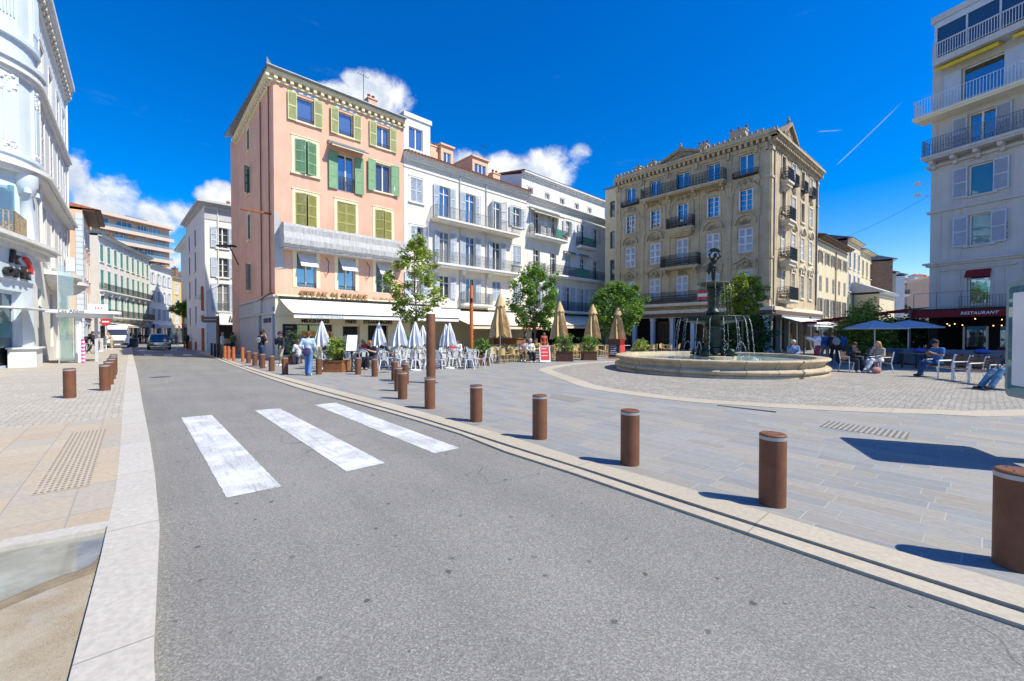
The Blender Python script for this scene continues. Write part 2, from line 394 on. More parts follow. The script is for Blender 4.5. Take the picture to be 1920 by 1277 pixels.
M['slabs'] = planks('slabs', 0, .72, .46, .007,
                    ((0, (.49, .37, .25)), (.3, (.48, .40, .30)), (.55, (.54, .42, .28)), (.8, (.44, .39, .33)), (1, (.55, .45, .32))), (.27, .26, .25), .2)
M['kerb'] = planks('kerb_stone', 0, 1.55, 80.0, .006, ((0, (.49, .42, .315)), (.5, (.55, .48, .37)), (1, (.51, .44, .33))), (.22, .2, .18), .25, .2, 40)
M['kerb_white'] = planks('kerb_white', 0, 1.35, 80.0, .006, ((0, (.55, .50, .435)), (.5, (.585, .545, .485)), (1, (.535, .485, .415))), (.22, .2, .18), .22, .2, 40)
m, p, pos, q = start('asphalt', .85)
n1 = noise(pos, .5, 5, .6).ss(.25, .75); fine = noise(pos, 62, 6, 1.0).ss(.46, .62); mid = noise(pos, 80, 5, .95).ss(.36, .52)
c = mixc(n1, (.175, .165, .15), (.24, .227, .207)); c = mixc(fine * .62, c, (.52, .505, .475)); c = mixc((mid * -1.0 + 1.0) * .62, c, (.05, .049, .046))
tr = noise(mapping(q, scale=(.10, 1.3, 1)), 1.0, 4, .6).ss(.45, .75); c = mixc(tr * .4, c, (.155, .15, .145))
for vs_, lo_, hi_, k_ in ((110, .35, 1.9, .32), (60, .62, 1.42, .12)):
    v_ = node('ShaderNodeTexVoronoi'); v_.voronoi_dimensions = '2D'; v_.inputs['Scale'].default_value = vs_; link(pos, v_.inputs['Vector'])
    s_ = node('ShaderNodeSeparateColor'); link(v_.outputs['Color'], s_.inputs[0])
    c = mixc(k_, c, mixc(N(s_.outputs[0]).op('POWER', 1.6), (lo_,) * 3, (hi_,) * 3), 'MULTIPLY')
vo = node('ShaderNodeTexVoronoi'); vo.voronoi_dimensions = '2D'; vo.inputs['Scale'].default_value = 2.6; link(pos, vo.inputs['Vector'])
rc = node('ShaderNodeSeparateColor'); link(vo.outputs['Color'], rc.inputs[0]); sp2 = ((N(vo.outputs['Distance']) + (noise(pos, 26, 3) - .5) * .11) / (N(rc.outputs[2]) * .75 + .25)).ss(.04, .085)
gate = N(rc.outputs[0]).ss(.40, .44); c = mixc((sp2 * -1.0 + 1.0) * gate * (N(rc.outputs[1]) * .35 + .62), c, (.075, .075, .078))
cv = node('ShaderNodeTexVoronoi'); cv.feature = 'DISTANCE_TO_EDGE'; cv.inputs['Scale'].default_value = .33
wob = node('ShaderNodeVectorMath'); wob.operation = 'ADD'; nv = node('ShaderNodeTexNoise'); nv.inputs['Scale'].default_value = 1.2; link(pos, nv.inputs['Vector'])
link(pos, wob.inputs[0]); link(nv.outputs['Color'], wob.inputs[1]); link(wob.outputs[0], cv.inputs['Vector'])
crk = (N(cv.outputs['Distance']).ss(.0, .006) * -1.0 + 1.0) * noise(pos, .35, 3).ss(.5, .62)
c = mixc(crk * .6, c, (.07, .07, .07)); link(c, p.inputs['Base Color']); bump(p, noise(pos, 150, 3, .8), .3, .006); M['asphalt'] = m
def cobble(name, sc_, c0, c1, cj):
    m, p, pos, q = start(name)
    vo = node('ShaderNodeTexVoronoi'); vo.inputs['Scale'].default_value = sc_; vo.inputs['Randomness'].default_value = .55; link(q, vo.inputs['Vector'])
    ve = node('ShaderNodeTexVoronoi'); ve.voronoi_dimensions = vo.voronoi_dimensions = '2D'; ve.feature = 'DISTANCE_TO_EDGE'; ve.inputs['Scale'].default_value = sc_; ve.inputs['Randomness'].default_value = .55; link(q, ve.inputs['Vector'])
    rc = node('ShaderNodeSeparateColor'); link(vo.outputs['Color'], rc.inputs[0])
    c = mixc(N(rc.outputs[0]), c0, c1); c = mixc(noise(pos, 1.0, 4).ss(.3, .7) * .35, c, tuple(x * .75 for x in c0))
    e = N(ve.outputs['Distance']).ss(.02, .14); c = mixc((e * -1.0 + 1.0) * .7, c, cj); link(c, p.inputs['Base Color'])
    bump(p, e, .6, .012); return m
M['cobble'] = cobble('cobbles', 9.0, (.30, .27, .235), (.43, .40, .35), (.17, .15, .13))
M['cobble_pale'] = cobble('pale_cobbles', 10.0, (.42, .375, .31), (.54, .49, .415), (.29, .26, .21))
m, p, pos, q = start('sand', .95)
n = noise(pos, 2.2, 6, .65).ss(.3, .7); c = mixc(n, (.40, .31, .20), (.56, .48, .36)); c = mixc(noise(pos, 130, 3, .8).ss(.5, .72) * .8, c, (.62, .56, .46))
c = mixc(noise(pos, 75, 3, .7).ss(.60, .72) * .7, c, (.10, .075, .05)); c = mixc(noise(pos, 1.3, 4).ss(.5, .62) * .5, c, (.52, .48, .42)); link(c, p.inputs['Base Color']); bump(p, noise(pos, 85, 4, .8), .9, .016); M['sand'] = m
m, p, pos, q = start('puddle_water', .05); p.inputs['Specular IOR Level'].default_value = .5
c = mixc(noise(pos, 3, 4).ss(.4, .65), (.30, .29, .235), (.20, .185, .14)); link(c, p.inputs['Base Color']); bump(p, noise(pos, 3.0, 2), .02, .01); M['puddle'] = m
m, p, pos, q = start('road_paint', .7)
c = mixc((noise(pos, 60, 5, .85).ss(.40, .60) * noise(pos, 1.7, 5, .7).ss(.36, .62)) * 1.0, (.66, .67, .68), (.25, .25, .245))
c = mixc((noise(mapping(q, scale=(.5, 7, 1)), 2.0, 5, .7).ss(.52, .66) * noise(pos, 95, 3, .9).ss(.40, .55)) * .8, c, (.25, .25, .245)); c = mixc(noise(pos, 3.0, 6, .75).ss(.45, .7) * .5, c, (.42, .42, .43))
link(c, p.inputs['Base Color']); bump(p, noise(pos, 110, 3, .8), .5, .006); M['road_paint'] = m
def dots(name, base, dark, pitch, rad, ring):
    m, p, pos, q = start(name)
    sp = node('ShaderNodeSeparateXYZ'); link(q, sp.inputs[0]); x, y = N(sp.outputs[0]) / (pitch * 2.1), N(sp.outputs[1]) / pitch
    fx = x.op('FRACT') - .5; fy = y.op('FRACT') - .5; d = (fx * fx + fy * fy).op('SQRT')
    f = (d.ss(rad - .05, rad + .05) * -1.0 + 1.0) * noise(pos, 6, 3).ss(.2, .45)
    c = mixc(noise(pos, 4, 4), tuple(a * .85 for a in base), base); c = mixc(f, c, dark); link(c, p.inputs['Base Color'])
    bump(p, d.ss(rad, rad + .15), .7, .01); return m
M['tactile_pale'] = dots('tactile_pale', (.52, .43, .32), (.20, .17, .14), .047, .30, 1)
M['tactile_grey'] = dots('tactile_grey', (.33, .31, .28), (.15, .145, .14), .06, .30, 1)
m, p, pos, q = start('drain_grate', .6)
sp = node('ShaderNodeSeparateXYZ'); link(q, sp.inputs[0]); fx = (N(sp.outputs[0]) / .075).op('FRACT').ss(.42, .5); fy = (N(sp.outputs[1]) / .11).op('FRACT').ss(.12, .2)
c = mixc(fx * fy, (.36, .33, .28), (.13, .12, .11)); link(c, p.inputs['Base Color']); M['grate'] = m

# ------------------------------------------------------------------ ground sheets
def catmull(pts, k=6):
    out = []
    for i in range(len(pts) - 1):
        p0, p1, p2, p3 = pts[max(i - 1, 0)], pts[i], pts[i + 1], pts[min(i + 2, len(pts) - 1)]
        for j in range(k):
            t = j / k; out.append(.5 * ((2 * p1) + (p2 - p0) * t + (2 * p0 - 5 * p1 + 4 * p2 - p3) * t * t + (3 * p1 - p0 - 3 * p2 + p3) * t ** 3))
    return out + [pts[-1]]
def line(pix, z=0, k=5): return catmull([G(x, y, z) for x, y in pix], k)
def strip(mb, A, B, z, side=None):
    """a ribbon between two polylines, resampled to the same number of points"""
    def rs(P, n):
        L = [0]
        for a, b in zip(P, P[1:]): L.append(L[-1] + (b - a).length)
        o = []
        for i in range(n):
            t = L[-1] * i / (n - 1); j = max(0, min(len(P) - 2, next((k for k in range(len(L)) if L[k] > t), len(L) - 1) - 1))
            f = (t - L[j]) / max(1e-9, L[j + 1] - L[j]); o.append(P[j].lerp(P[j + 1], min(1, f)))
        return o
    n = max(len(A), len(B)); A, B = rs(A, n), rs(B, n)
    vs = [(p.x, p.y, z) for p in A] + [(p.x, p.y, z) for p in B]
    fs = []
    for i in range(n - 1):
        a, b, c_, d = i, i + 1, n + i + 1, n + i
        pa, pb, pc = Vector(vs[a]), Vector(vs[b]), Vector(vs[c_])
        fs.append((a, b, c_, d) if (pb - pa).cross(pc - pa).z > 0 else (d, c_, b, a))
    if side is not None:
        o = len(vs); vs += [(p.x, p.y, side) for p in A] + [(p.x, p.y, side) for p in B]
        fs += [(i, i + 1, o + i + 1, o + i) for i in range(n - 1)] + [(n + i, n + i + 1, o + n + i + 1, o + n + i) for i in range(n - 1)]
    mb.add(vs, fs)
def sheet(name, pts, z, m):
    mb = MB(); a = sum(p[0] * q[1] - q[0] * p[1] for p, q in zip(pts, pts[1:] + pts[:1]))
    if a < 0: pts = pts[::-1]
    mb.add([(p[0], p[1], z) for p in pts], [list(range(len(pts)))]); return tag(mb.build(name, m), kind='structure')
M['far_ground'] = mat('far_ground', (.30, .28, .26), .95, .15, .2)
sheet('ground', [(-4000, -4000), (4000, -4000), (4000, 4000), (-4000, 4000)], -.05, M['far_ground'])
PZ = .02; LZ = .08
r_out = line([(1920, 1182), (1671, 1098), (1514, 1042), (1386, 1000), (1278, 961), (1178, 924), (1060, 885.5), (960, 854), (864, 816), (720, 772), (627, 747), (564, 730), (486, 704), (455, 692.5), (420, 679.5), (395, 669), (372, 661), (350, 653), (332, 646), (320, 641)])
r_slot = line([(1920, 1157), (1769, 1107), (1522, 1025), (1296, 952), (1175, 912), (1060, 873), (960, 842), (783, 785), (616, 738), (512, 708), (460, 691), (425, 678), (400, 668), (377, 659.5), (354, 652), (336, 645.5), (324, 640.8)])
r_in = line([(1920, 1112), (1773, 1069), (1573, 1010), (1440, 971), (1336, 938), (1211, 899), (1070, 860), (960, 824), (887, 803), (739, 761), (627, 733), (512, 702), (460, 687), (430, 676), (408, 667), (385, 658), (362, 651), (342, 644.5), (330, 640.3)])
for P in (r_out, r_slot, r_in): P.insert(0, P[0] - US * 16)
l_out = line([(287, 1277), (294, 1140), (299.5, 1019), (297.6, 950), (289, 889), (279, 821), (267, 760), (261, 720), (255, 690), (250, 670), (248, 657), (246.5, 648), (246, 642)], .02)
l_in = line([(123, 1277), (150, 1193), (182, 1068), (206, 987), (213, 945), (221, 881), (227, 813), (231, 760), (235, 710), (238.5, 680), (241, 663), (242, 655), (242.5, 648), (243, 642)], LZ)
l_out.insert(0, l_out[0] - US * 14); l_in.insert(0, l_in[0] - US * 14)
mb = MB(); strip(mb, [p - VS * .12 for p in l_out], [p + VS * .1 for p in r_out], 0.0); tag(mb.build('road', M['asphalt']), kind='structure')
mb = MB(); strip(mb, l_out, l_in, LZ + .004, 0.0); tag(mb.build('left_kerb', M['kerb_white']), kind='structure')
mb = MB(); off = lambda P, d: [p + VS * d for p in P]
strip(mb, r_out, off(r_slot, -.018), PZ + .006, 0); strip(mb, off(r_slot, .018), r_in, PZ + .022, 0); tag(mb.build('plaza_kerb', M['kerb']), kind='structure')
mb = MB(); strip(mb, off(r_slot, -.02), off(r_slot, .02), .006); tag(mb.build('kerb_gutter', M['dark']), kind='structure')
mb = MB()
strip(mb, [p - VS * .06 for p in r_in], [p + VS * 90 for p in r_in], PZ); tag(mb.build('plaza', M['plaza']), kind='structure')
i0 = min(range(len(l_in)), key=lambda i: abs(l_in[i].dot(US) - 4.96))
i1 = min(range(len(l_in)), key=lambda i: abs(l_in[i].dot(US) - 10.9))
mb = MB(); strip(mb, [p + VS * .08 for p in l_in[i1:]], [p - VS * 40 for p in l_in[i1:]], LZ); tag(mb.build('left_pavement', M['cobble_pale']), kind='structure')
mb = MB(); strip(mb, [p + VS * .08 for p in l_in[i0:i1 + 1]], [p - VS * 30 for p in l_in[i0:i1 + 1]], LZ); tag(mb.build('slab_pavement', M['slabs']), kind='structure')
mb = MB(); strip(mb, [p + VS * .08 for p in l_in[:i0 + 1]], [p - VS * 30 for p in l_in[:i0 + 1]], .045); tag(mb.build('sand', M['sand']), kind='structure')
e0 = G(207, 977, LZ); e1 = G(0, 1014, LZ); ed = (e1 - e0).normalized(); en = Vector((-ed.y, ed.x, 0)); en = en if en.dot(US) > 0 else -en
mb = MB()
for a, b in ((0, .62), (.63, 1.5), (1.51, 3.0), (3.01, 12)): mb.slab([e0 + ed * a - en * .17, e0 + ed * a + en * .0, e0 + ed * b + en * .0, e0 + ed * b - en * .17], 0, LZ + .006)
tag(mb.build('stone_edging', M['kerb_white']), kind='structure')
pud = [G(x, y, .049) for x, y in ((204, 990), (196, 1015), (178, 1052), (150, 1068), (108, 1082), (60, 1102), (0, 1128), (-60, 1150), (-200, 1200), (-300, 1150), (-120, 1040), (0, 1022), (80, 1012), (150, 1000))]
M['wet_sand'] = mat('wet_sand', (.27, .205, .125), .5, .25, 9, .6, 85)
sheet('wet_sand', [p_ + (p_ - G(60, 1060, .047)).normalized() * .13 + Vector((0, 0, -.002)) for p_ in catmull(pud + pud[:1], 5)[:-1]], .047, M['wet_sand'])
sheet('puddle', catmull(pud + pud[:1], 5)[:-1], .049, M['puddle'])
def quads(name, m, z, *qs):
    mb = MB()
    for q in qs:
        P = [G(x, y, z) for x, y in q]
        if (P[1] - P[0]).cross(P[2] - P[0]).z < 0: P = P[::-1]
        if name == 'crosswalk':
            Q = []
            for a, b in zip(P, P[1:] + P[:1]):
                n_ = max(4, int((b - a).length / .05))
                Q += [a.lerp(b, k / n_) + Vector((random.gauss(0, .0028), random.gauss(0, .0028), 0)) for k in range(n_)]
            P = Q
        mb.poly(*P)
    return tag(mb.build(name, m), kind='structure')
quads('crosswalk', M['road_paint'], .004, ((340, 783), (397, 778), (528, 912), (425, 933)), ((477, 769), (525, 766), (722, 868), (650, 884)), ((590, 759), (630, 755), (862, 840), (815, 850)))
quads('far_crosswalk', M['road_paint'], .004, *[((a, 664), (a + 15, 664), (a + 17, 667.3), (a, 667.3)) for a in (269, 308, 343)], *[((a, 655.3), (a + 13, 655.3), (a + 13, 657.2), (a, 657.2)) for a in (262, 319)])
P = [SV(s, v) for s, v in ((6.3, -.80), (6.3, -.38), (9.9, -.38), (9.9, -.80))]
sheet('tactile_paving', P, LZ + .004, M['tactile_pale'])
quads('plaza_tactile_paving', M['tactile_grey'], PZ + .004, ((736, 757), (800, 757), (905, 795), (850, 800)))
quads('drain', M['grate'], PZ + .004, ((1552, 789), (1706, 811), (1702, 824), (1533, 799)))
quads('small_drain', M['grate'], PZ + .004, ((1035, 739), (1099, 748), (1076, 755), (1030, 745)))
quads('slot_drain', M['dark'], PZ + .004, ((1345, 759.2), (1456, 771.5), (1455, 773.5), (1345, 760.6)))
mb = MB()
for x, y, r in ((300, 707, .33), (720, 699, .25)):
    c = G(x, y); mb.add([(c.x + r * math.cos(k * .4488), c.y + r * math.sin(k * .4488), .004 if x < 400 else .024) for k in range(14)], [list(range(14))])
tag(mb.build('manhole_covers', M['plastic_grey']), kind='structure')
# ring round the fountain
RC = Vector((9.5, 17.7, 0)); RR = 8.25
rim = [G(x, y) for x, y in ((1032, 699), (1060, 715), (1100, 729), (1180, 742), (1290, 755), (1400, 763), (1500, 769), (1629, 775), (1760, 779), (1920, 782))]
rr = [RC + Vector((math.cos(a), math.sin(a), 0)) * 8.4 for a in [R(d) for d in range(80, 171, 10)]] + rim[1:] + [rim[-1] + Vector((8, 1.5, 0)), rim[-1] + Vector((20, 6, 0))]
rc_ = catmull(rr, 4)
inw = lambda P, d: [p + (RC + Vector((2, 0, 0)) - p).normalized() * d for p in P]
mb = MB(); strip(mb, rc_, inw(rc_, .62), PZ + .008, 0); tag(mb.build('ring_kerb', M['kerb']), kind='structure')
far_edge = [(40, 45), (16, 40), (11, 27)]
sheet('cobbled_circle', [tuple(p.xy) for p in inw(rc_, .5)] + [(45, 12), (48, 30), (30, 34), (11, 27)], PZ + .004, M['cobble'])
for i, (x, y, wd) in enumerate(((1044, 723, 0), (1000, 707, 0))):
    pass
# ------------------------------------------------------------------ building kit
def wallq(mb, L0, L1, z0, z1, ops, depth=.22, y=0):
    """a facade with real openings and their reveals"""
    xs = sorted({L0, L1, *[v for o in ops for v in o[:2]]}); zs = sorted({z0, z1, *[v for o in ops for v in o[2:4]]})
    xs = [x for x in xs if L0 - 1e-6 <= x <= L1 + 1e-6]; zs = [z for z in zs if z0 - 1e-6 <= z <= z1 + 1e-6]
    for i in range(len(zs) - 1):
        run = None
        for j in range(len(xs)):
            inside = True
            if j < len(xs) - 1:
                cx, cz = (xs[j] + xs[j + 1]) / 2, (zs[i] + zs[i + 1]) / 2
                inside = any(o[0] < cx < o[1] and o[2] < cz < o[3] for o in ops)
            if not inside and run is None: run = xs[j]
            if inside and run is not None:
                mb.poly((run, y, zs[i]), (xs[j], y, zs[i]), (xs[j], y, zs[i + 1]), (run, y, zs[i + 1])); run = None
    for o in ops:
        a, b, c, d = o[:4]; e = y + depth
        mb.poly((a, y, c), (a, e, c), (a, e, d), (a, y, d)); mb.poly((b, e, c), (b, y, c), (b, y, d), (b, e, d))
        mb.poly((a, y, d), (a, e, d), (b, e, d), (b, y, d)); mb.poly((a, e, c), (a, y, c), (b, y, c), (b, e, c))
def shutter_leaf(mb, w, h, slats, solid=False):
    """a louvred leaf in its own x (0..w) / z (0..h) plane, thickness in y 0..-.045"""
    t = .045; fr = .055
    mb.box(0, fr, -t, 0, 0, h); mb.box(w - fr, w, -t, 0, 0, h)
    n = 3 if h > 1.9 else 2
    for k in range(n + 1):
        z = (h - .08) * k / n; mb.box(fr, w - fr, -t, 0, z, z + .08)
    if solid: mb.box(fr, w - fr, -t + .012, -.012, .08, h - .08); return
    k = max(6, int(slats * h)); T0 = mb.T
    for i in range(k):
        z = .09 + (h - .18) * (i + .5) / k
        mb.add([(fr, -.004, z + .030), (w - fr, -.004, z + .030), (w - fr, -t + .004, z - .026), (fr, -t + .004, z - .026)], [(3, 2, 1, 0)])
def window(par, T, x0, x1, z0, z1, glass=None, frame='white_paint', shut=None, shmat='blue_shutter', surround=None, sill=None, rev=.2, trans=None, mull=1,
           shw=None, sh_z=None, bars=0, solid=False, name='window', trw=.16, slats=15, ang=0, frame_w=.06):
    """window > frame itself, pane, shutter, sill, surround"""
    mb = MB(T); y0, y1 = rev - .05, rev + .005; fw = frame_w
    mb.box(x0, x0 + fw, y0, y1, z0, z1); mb.box(x1 - fw, x1, y0, y1, z0, z1)
    mb.box(x0 + fw, x1 - fw, y0, y1, z0, z0 + fw); mb.box(x0 + fw, x1 - fw, y0, y1, z1 - fw, z1)
    xs = [x0 + (x1 - x0) * (k + 1) / (mull + 1) for k in range(mull)]
    for x in xs: mb.box(x - .045, x + .045, y0 - .008, y1, z0 + fw, z1 - fw)
    if trans: mb.box(x0 + fw, x1 - fw, y0 - .004, y1, z1 - trans - .03, z1 - trans + .03)
    for k in range(bars):
        z = z0 + (z1 - z0) * (k + 1) / (bars + 1); mb.box(x0 + fw, x1 - fw, y0 + .004, y1, z - .014, z + .014)
    o = mb.build(name, M[frame], par)
    if glass == 'glass_dark' and name == 'window' and random.random() < .28: glass = 'glass_curtain'
    mb = MB(T); yy = rev + .01
    mb.poly((x0, yy, z0), (x1, yy, z0), (x1, yy, z1), (x0, yy, z1)); mb.build('pane', M[glass or 'glass'], o)
    if surround:
        mb = MB(T); tw = trw
        mb.box(x0 - tw, x0, -.03, .02, z0, z1 + tw); mb.box(x1, x1 + tw, -.03, .02, z0, z1 + tw); mb.box(x0, x1, -.03, .02, z1, z1 + tw)
        mb.box(x0 - tw - .03, x1 + tw + .03, -.06, .02, z1 + tw, z1 + tw + .06); mb.build('surround', M[surround], o)
    if sill:
        mb = MB(T); e = trw + .06 if surround else .1
        mb.box(x0 - e, x1 + e, -.12, .02, z0 - .11, z0); mb.build('sill', M[sill], o)
    if shut:
        w_ = shw or (x1 - x0) / 2; za, zb = sh_z or (z0, z1)
        for sgn in (-1, 1):
            mb = MB()
            if shut == 'closed':
                L = T @ TR(((x0 + .012) if sgn < 0 else (x0 + x1) / 2 + .006, .06, za + .01))
                mb.T = L; shutter_leaf(mb, (x1 - x0) / 2 - .018, zb - za - .02, slats, solid)
            elif shut == 'ajar':
                a = R(12 + 10 * random.random())
                if sgn < 0: L = T @ TR((x0 + .012, -.0, za + .01)) @ Matrix.Rotation(-a, 4, 'Z')
                else: L = T @ TR((x1 - .012, .0, za + .01)) @ Matrix.Rotation(a, 4, 'Z') @ TR((-((x1 - x0) / 2 - .02), 0, 0))
                mb.T = L; shutter_leaf(mb, (x1 - x0) / 2 - .02, zb - za - .02, slats, solid)
            elif shut == 'half':                                    # left leaf shut, right leaf open
                a = R(8) if sgn < 0 else R(118 + ang)
                if sgn < 0: L = T @ TR((x0 + .012, 0, za + .01)) @ Matrix.Rotation(-a, 4, 'Z')
                else: L = T @ TR((x1 - .012, -.02, za + .01)) @ Matrix.Rotation(a, 4, 'Z') @ TR((-((x1 - x0) / 2 - .02), 0, 0))
                mb.T = L; shutter_leaf(mb, (x1 - x0) / 2 - .02, zb - za - .02, slats, solid)
            else:
                a = R(random.choice((2, 3, 5, 9)) + ang)
                if sgn < 0: L = T @ TR((x0 - .02, -.05, za)) @ Matrix.Rotation(a, 4, 'Z') @ TR((-w_, 0, 0))
                else: L = T @ TR((x1 + .02, -.05, za)) @ Matrix.Rotation(-a, 4, 'Z')
                mb.T = L; shutter_leaf(mb, w_, zb - za, slats, solid)
            mb.build('shutter', M[shmat], o)
    return o
def rail(mb, pts, z0, h, sp=.11, ornate=0, r=.011):
    """a railing along a polyline of (x, y)"""
    for a, b in zip(pts, pts[1:]):
        a, b = Vector((*a, 0)), Vector((*b, 0)); L = (b - a).length; d = (b - a) / L; n = max(1, round(L / sp)); ang = math.atan2(d.y, d.x)
        for z, q in ((z0 + h, .022), (z0 + .08, .014)) + (((z0 + h - .16, .012),) if ornate else ()):
            mb.obox(TR((a + b) / 2 + Vector((0, 0, z))) @ Matrix.Rotation(ang, 4, 'Z'), L + .02, q * 1.6, q)
        for i in range(n + 1):
            p = a + d * (L * i / n); mb.obox(TR(p + Vector((0, 0, z0 + h / 2))) , r * 2, r * 2, h)
        if ornate:
            k = max(1, round(L / (.26 if ornate == 1 else .2)))
            for i in range(k):
                p = a + d * (L * (i + .5) / k)
                for zz, rr_ in (((z0 + .36, .10), (z0 + .62, .085)) if ornate == 1 else ((z0 + .24, .085), (z0 + .45, .085), (z0 + .66, .07))):
                    c = p + Vector((0, 0, zz)); N8 = 9; ro, ri = rr_ * h, (rr_ - (.03 if ornate == 1 else .042)) * h
                    vs = []; fs = []
                    for q in range(N8):
                        t = 2 * math.pi * q / N8
                        for r_ in (ro, ri): vs.append(c + d * (r_ * math.cos(t)) + Vector((0, 0, r_ * math.sin(t))))
                    for q in range(N8):
                        q2 = (q + 1) % N8; fs.append((2 * q, 2 * q2, 2 * q2 + 1, 2 * q + 1))
                    mb.add(vs, fs)
def balcony(par, T, x0, x1, z, d=.9, h=.95, slab='white_trim', iron='grey_iron', sp=.11, ornate=0, th=.16, brackets=0, taper=0):
    mb = MB(T); mb.box(x0, x1, -d, -.004, z - th, z); mb.box(x0 + .08, x1 - .08, -d + .08, -.004, z - th - .1, z - th)
    if taper:
        for k in range(3): mb.box(x0 + .1 + k * .12, x1 - .1 - k * .12, -d + .12 + k * .16, -.004, z - th - .1 - .16 * (k + 1), z - th - .1 - .16 * k)
    for k in range(brackets):
        x = x0 + .35 + (x1 - x0 - .7) * k / max(1, brackets - 1)
        mb.prism([(x - .09, z - th - .1), (x - .09, z - th - .55), (x + .09, z - th - .55), (x + .09, z - th - .1)], -.3, -.004)
        mb.box(x - .1, x + .1, -d * .75, -.3, z - th - .32, z - th - .1)
    o = mb.build('balcony', M[slab], par)
    mb = MB(T); e = .05; rail(mb, [(x0 + e, -.02), (x0 + e, -d + e), (x1 - e, -d + e), (x1 - e, -.02)], z, h, sp, ornate); mb.build('railing', M[iron], o)
    return o
def cornice(par, T, x0, x1, z, steps, m='white_trim', dent=None, name='cornice', ext0=0, ext1=0):
    """steps: (z from, z to, projection); dent: (z from, z to, projection, width, spacing)"""
    mb = MB(T)
    for a, b, p in steps: mb.box(x0 - ext0 * p, x1 + ext1 * p, -p, -.003, z + a, z + b)
    if dent:
        a, b, p, wd, s_ = dent; n = int((x1 - x0) / s_)
        for i in range(n + 1):
            x = x0 + (x1 - x0) * i / n; mb.box(x - wd / 2, x + wd / 2, -p, -.003, z + a, z + b)
    return mb.build(name, M[m], par)
def awning(par, T, x0, x1, z1, z0, d, m='white_cloth', val=.25, nm='awning', arms=True, bar='grey_iron', y0=0):
    mb = MB(T); th = .03; n = max(2, int((x1 - x0) / 1.4))
    for i in range(n):
        a, b = x0 + (x1 - x0) * i / n, x0 + (x1 - x0) * (i + 1) / n
        for q in range(4):
            f0, f1 = q / 4, (q + 1) / 4; sag = lambda f: -.07 * math.sin(math.pi * f)
            ya, yb = y0 - d * f0, y0 - d * f1; za, zb = z1 + (z0 - z1) * f0 + sag(f0), z1 + (z0 - z1) * f1 + sag(f1)
            mb.poly((a, ya, za), (a, yb, zb), (b, yb, zb), (b, ya, za))
        mb.box(a, b, y0 - d - .012, y0 - d + .012, z0 - val, z0 - .05)
    o = mb.build(nm, M[m], par)
    mb = MB(T); mb.box(x0 - .03, x1 + .03, y0 - d - .04, y0 - d + .04, z0 - .06, z0 + .005); mb.box(x0 - .03, x1 + .03, y0 - .14, y0 - .01, z1 - .03, z1 + .1)
    if arms:
        for x in [x0 + .3, x1 - .3] + ([(x0 + x1) / 2] if x1 - x0 > 5 else []):
            mb.tube([(x, y0 - .05, z1 - .25), (x + .35, y0 - d * .5, (z1 + z0) / 2 - .16), (x, y0 - d, z0 - .03)], .028, 5)
    mb.build('awning_frame', M[bar], o); return o
def antenna(mb, x, y, z, h=1.6):
    mb.cyl((x, y, z), (x, y, z + h), .022, 5); mb.cyl((x - .5, y, z + h - .1), (x + .5, y + .1, z + h - .1), .014, 4)
    for k in range(5): mb.cyl((x - .4 + k * .2, y - .25, z + h - .1), (x - .4 + k * .2, y + .25, z + h - .1), .01, 4)
def chimney(par, T, x, y, z, w=.6, d=.5, h=1.2, m='cream_wall', cap='dark_tile', pots=2):
    mb = MB(T); mb.box(x - w / 2, x + w / 2, y - d / 2, y + d / 2, z - .6, z + h); mb.box(x - w / 2 - .06, x + w / 2 + .06, y - d / 2 - .06, y + d / 2 + .06, z + h, z + h + .1)
    o = mb.build('chimney', M[m], par); mb = MB(T)
    for k in range(pots):
        px = x + (k - (pots - 1) / 2) * w * .5
        mb.lathe([(.11, 0), (.09, .25), (.13, .27), (.13, .33), (.0, .36)], 8, (px, y, z + h + .1))
    mb.build('chimney_pot', M[cap], o); return o
def building(name, label, O, d, cat='building'):
    return thing(name, label, cat, (O[0], O[1], 0), math.atan2(d[1], d[0]))
def shell(mb, L, Dp, z0, z1, sides=True, back=True):
    if back: mb.poly((L, Dp, z0), (0, Dp, z0), (0, Dp, z1), (L, Dp, z1))
    if sides: mb.poly((0, Dp, z0), (0, 0, z0), (0, 0, z1), (0, Dp, z1)); mb.poly((L, 0, z0), (L, Dp, z0), (L, Dp, z1), (L, 0, z1))
I4 = Matrix.Identity(4)
def swag(mb, x, z, w, h, y=-.06, n=26):
    """carved relief: many small bosses"""
    for i in range(n):
        a = random.uniform(-1, 1); b = random.uniform(0, 1); r = random.uniform(.05, .10)
        mb.ball((x + a * w / 2, y + random.uniform(-.02, .03), z + b * h * (1 - .5 * abs(a))), r, 6, 4, (1, .6, 1))
# ================================================================== PINK CORNER BUILDING
P0 = Vector((-15.1, 26.9)); WD = Vector((.722, .691)).normalized(); UD = Vector((-.667, .746)).normalized()
LP = 9.13; DPK = 12.9; HP = 18.0
bp = building('corner_building', 'tall salmon pink corner building with green shutters and a net-wrapped balcony', P0, WD)
T1 = I4; T2 = frame(P0, WD).inverted() @ frame(P0 + UD * DPK, -UD)
tp = lambda px: tpx(P0, WD, px); zp = lambda px, y: zpx(P0, WD, tp(px), y)
t2 = lambda px: DPK - tpx(P0, UD, px)
cols = [tp(576), tp(651), tp(720)]
z4 = (15.65, 17.25); z3 = (12.25, 14.45); z2 = (8.75, 10.95); z1 = (4.75, 7.05)
ops = []; wins = []
for i, x in enumerate(cols):
    ops += [(x - .52, x + .52, *z4)]
    if i == 1: ops += [(x - .6, x + .6, 11.75, 14.35)]
    elif i == 2: ops += [(x - .62, x + .62, z3[0] + .1, z3[1])]
    else: ops += [(x - .68, x + .68, *z3)]
    ops += [(x - .66, x + .66, *z2), (x - .62, x + .62, *z1)]
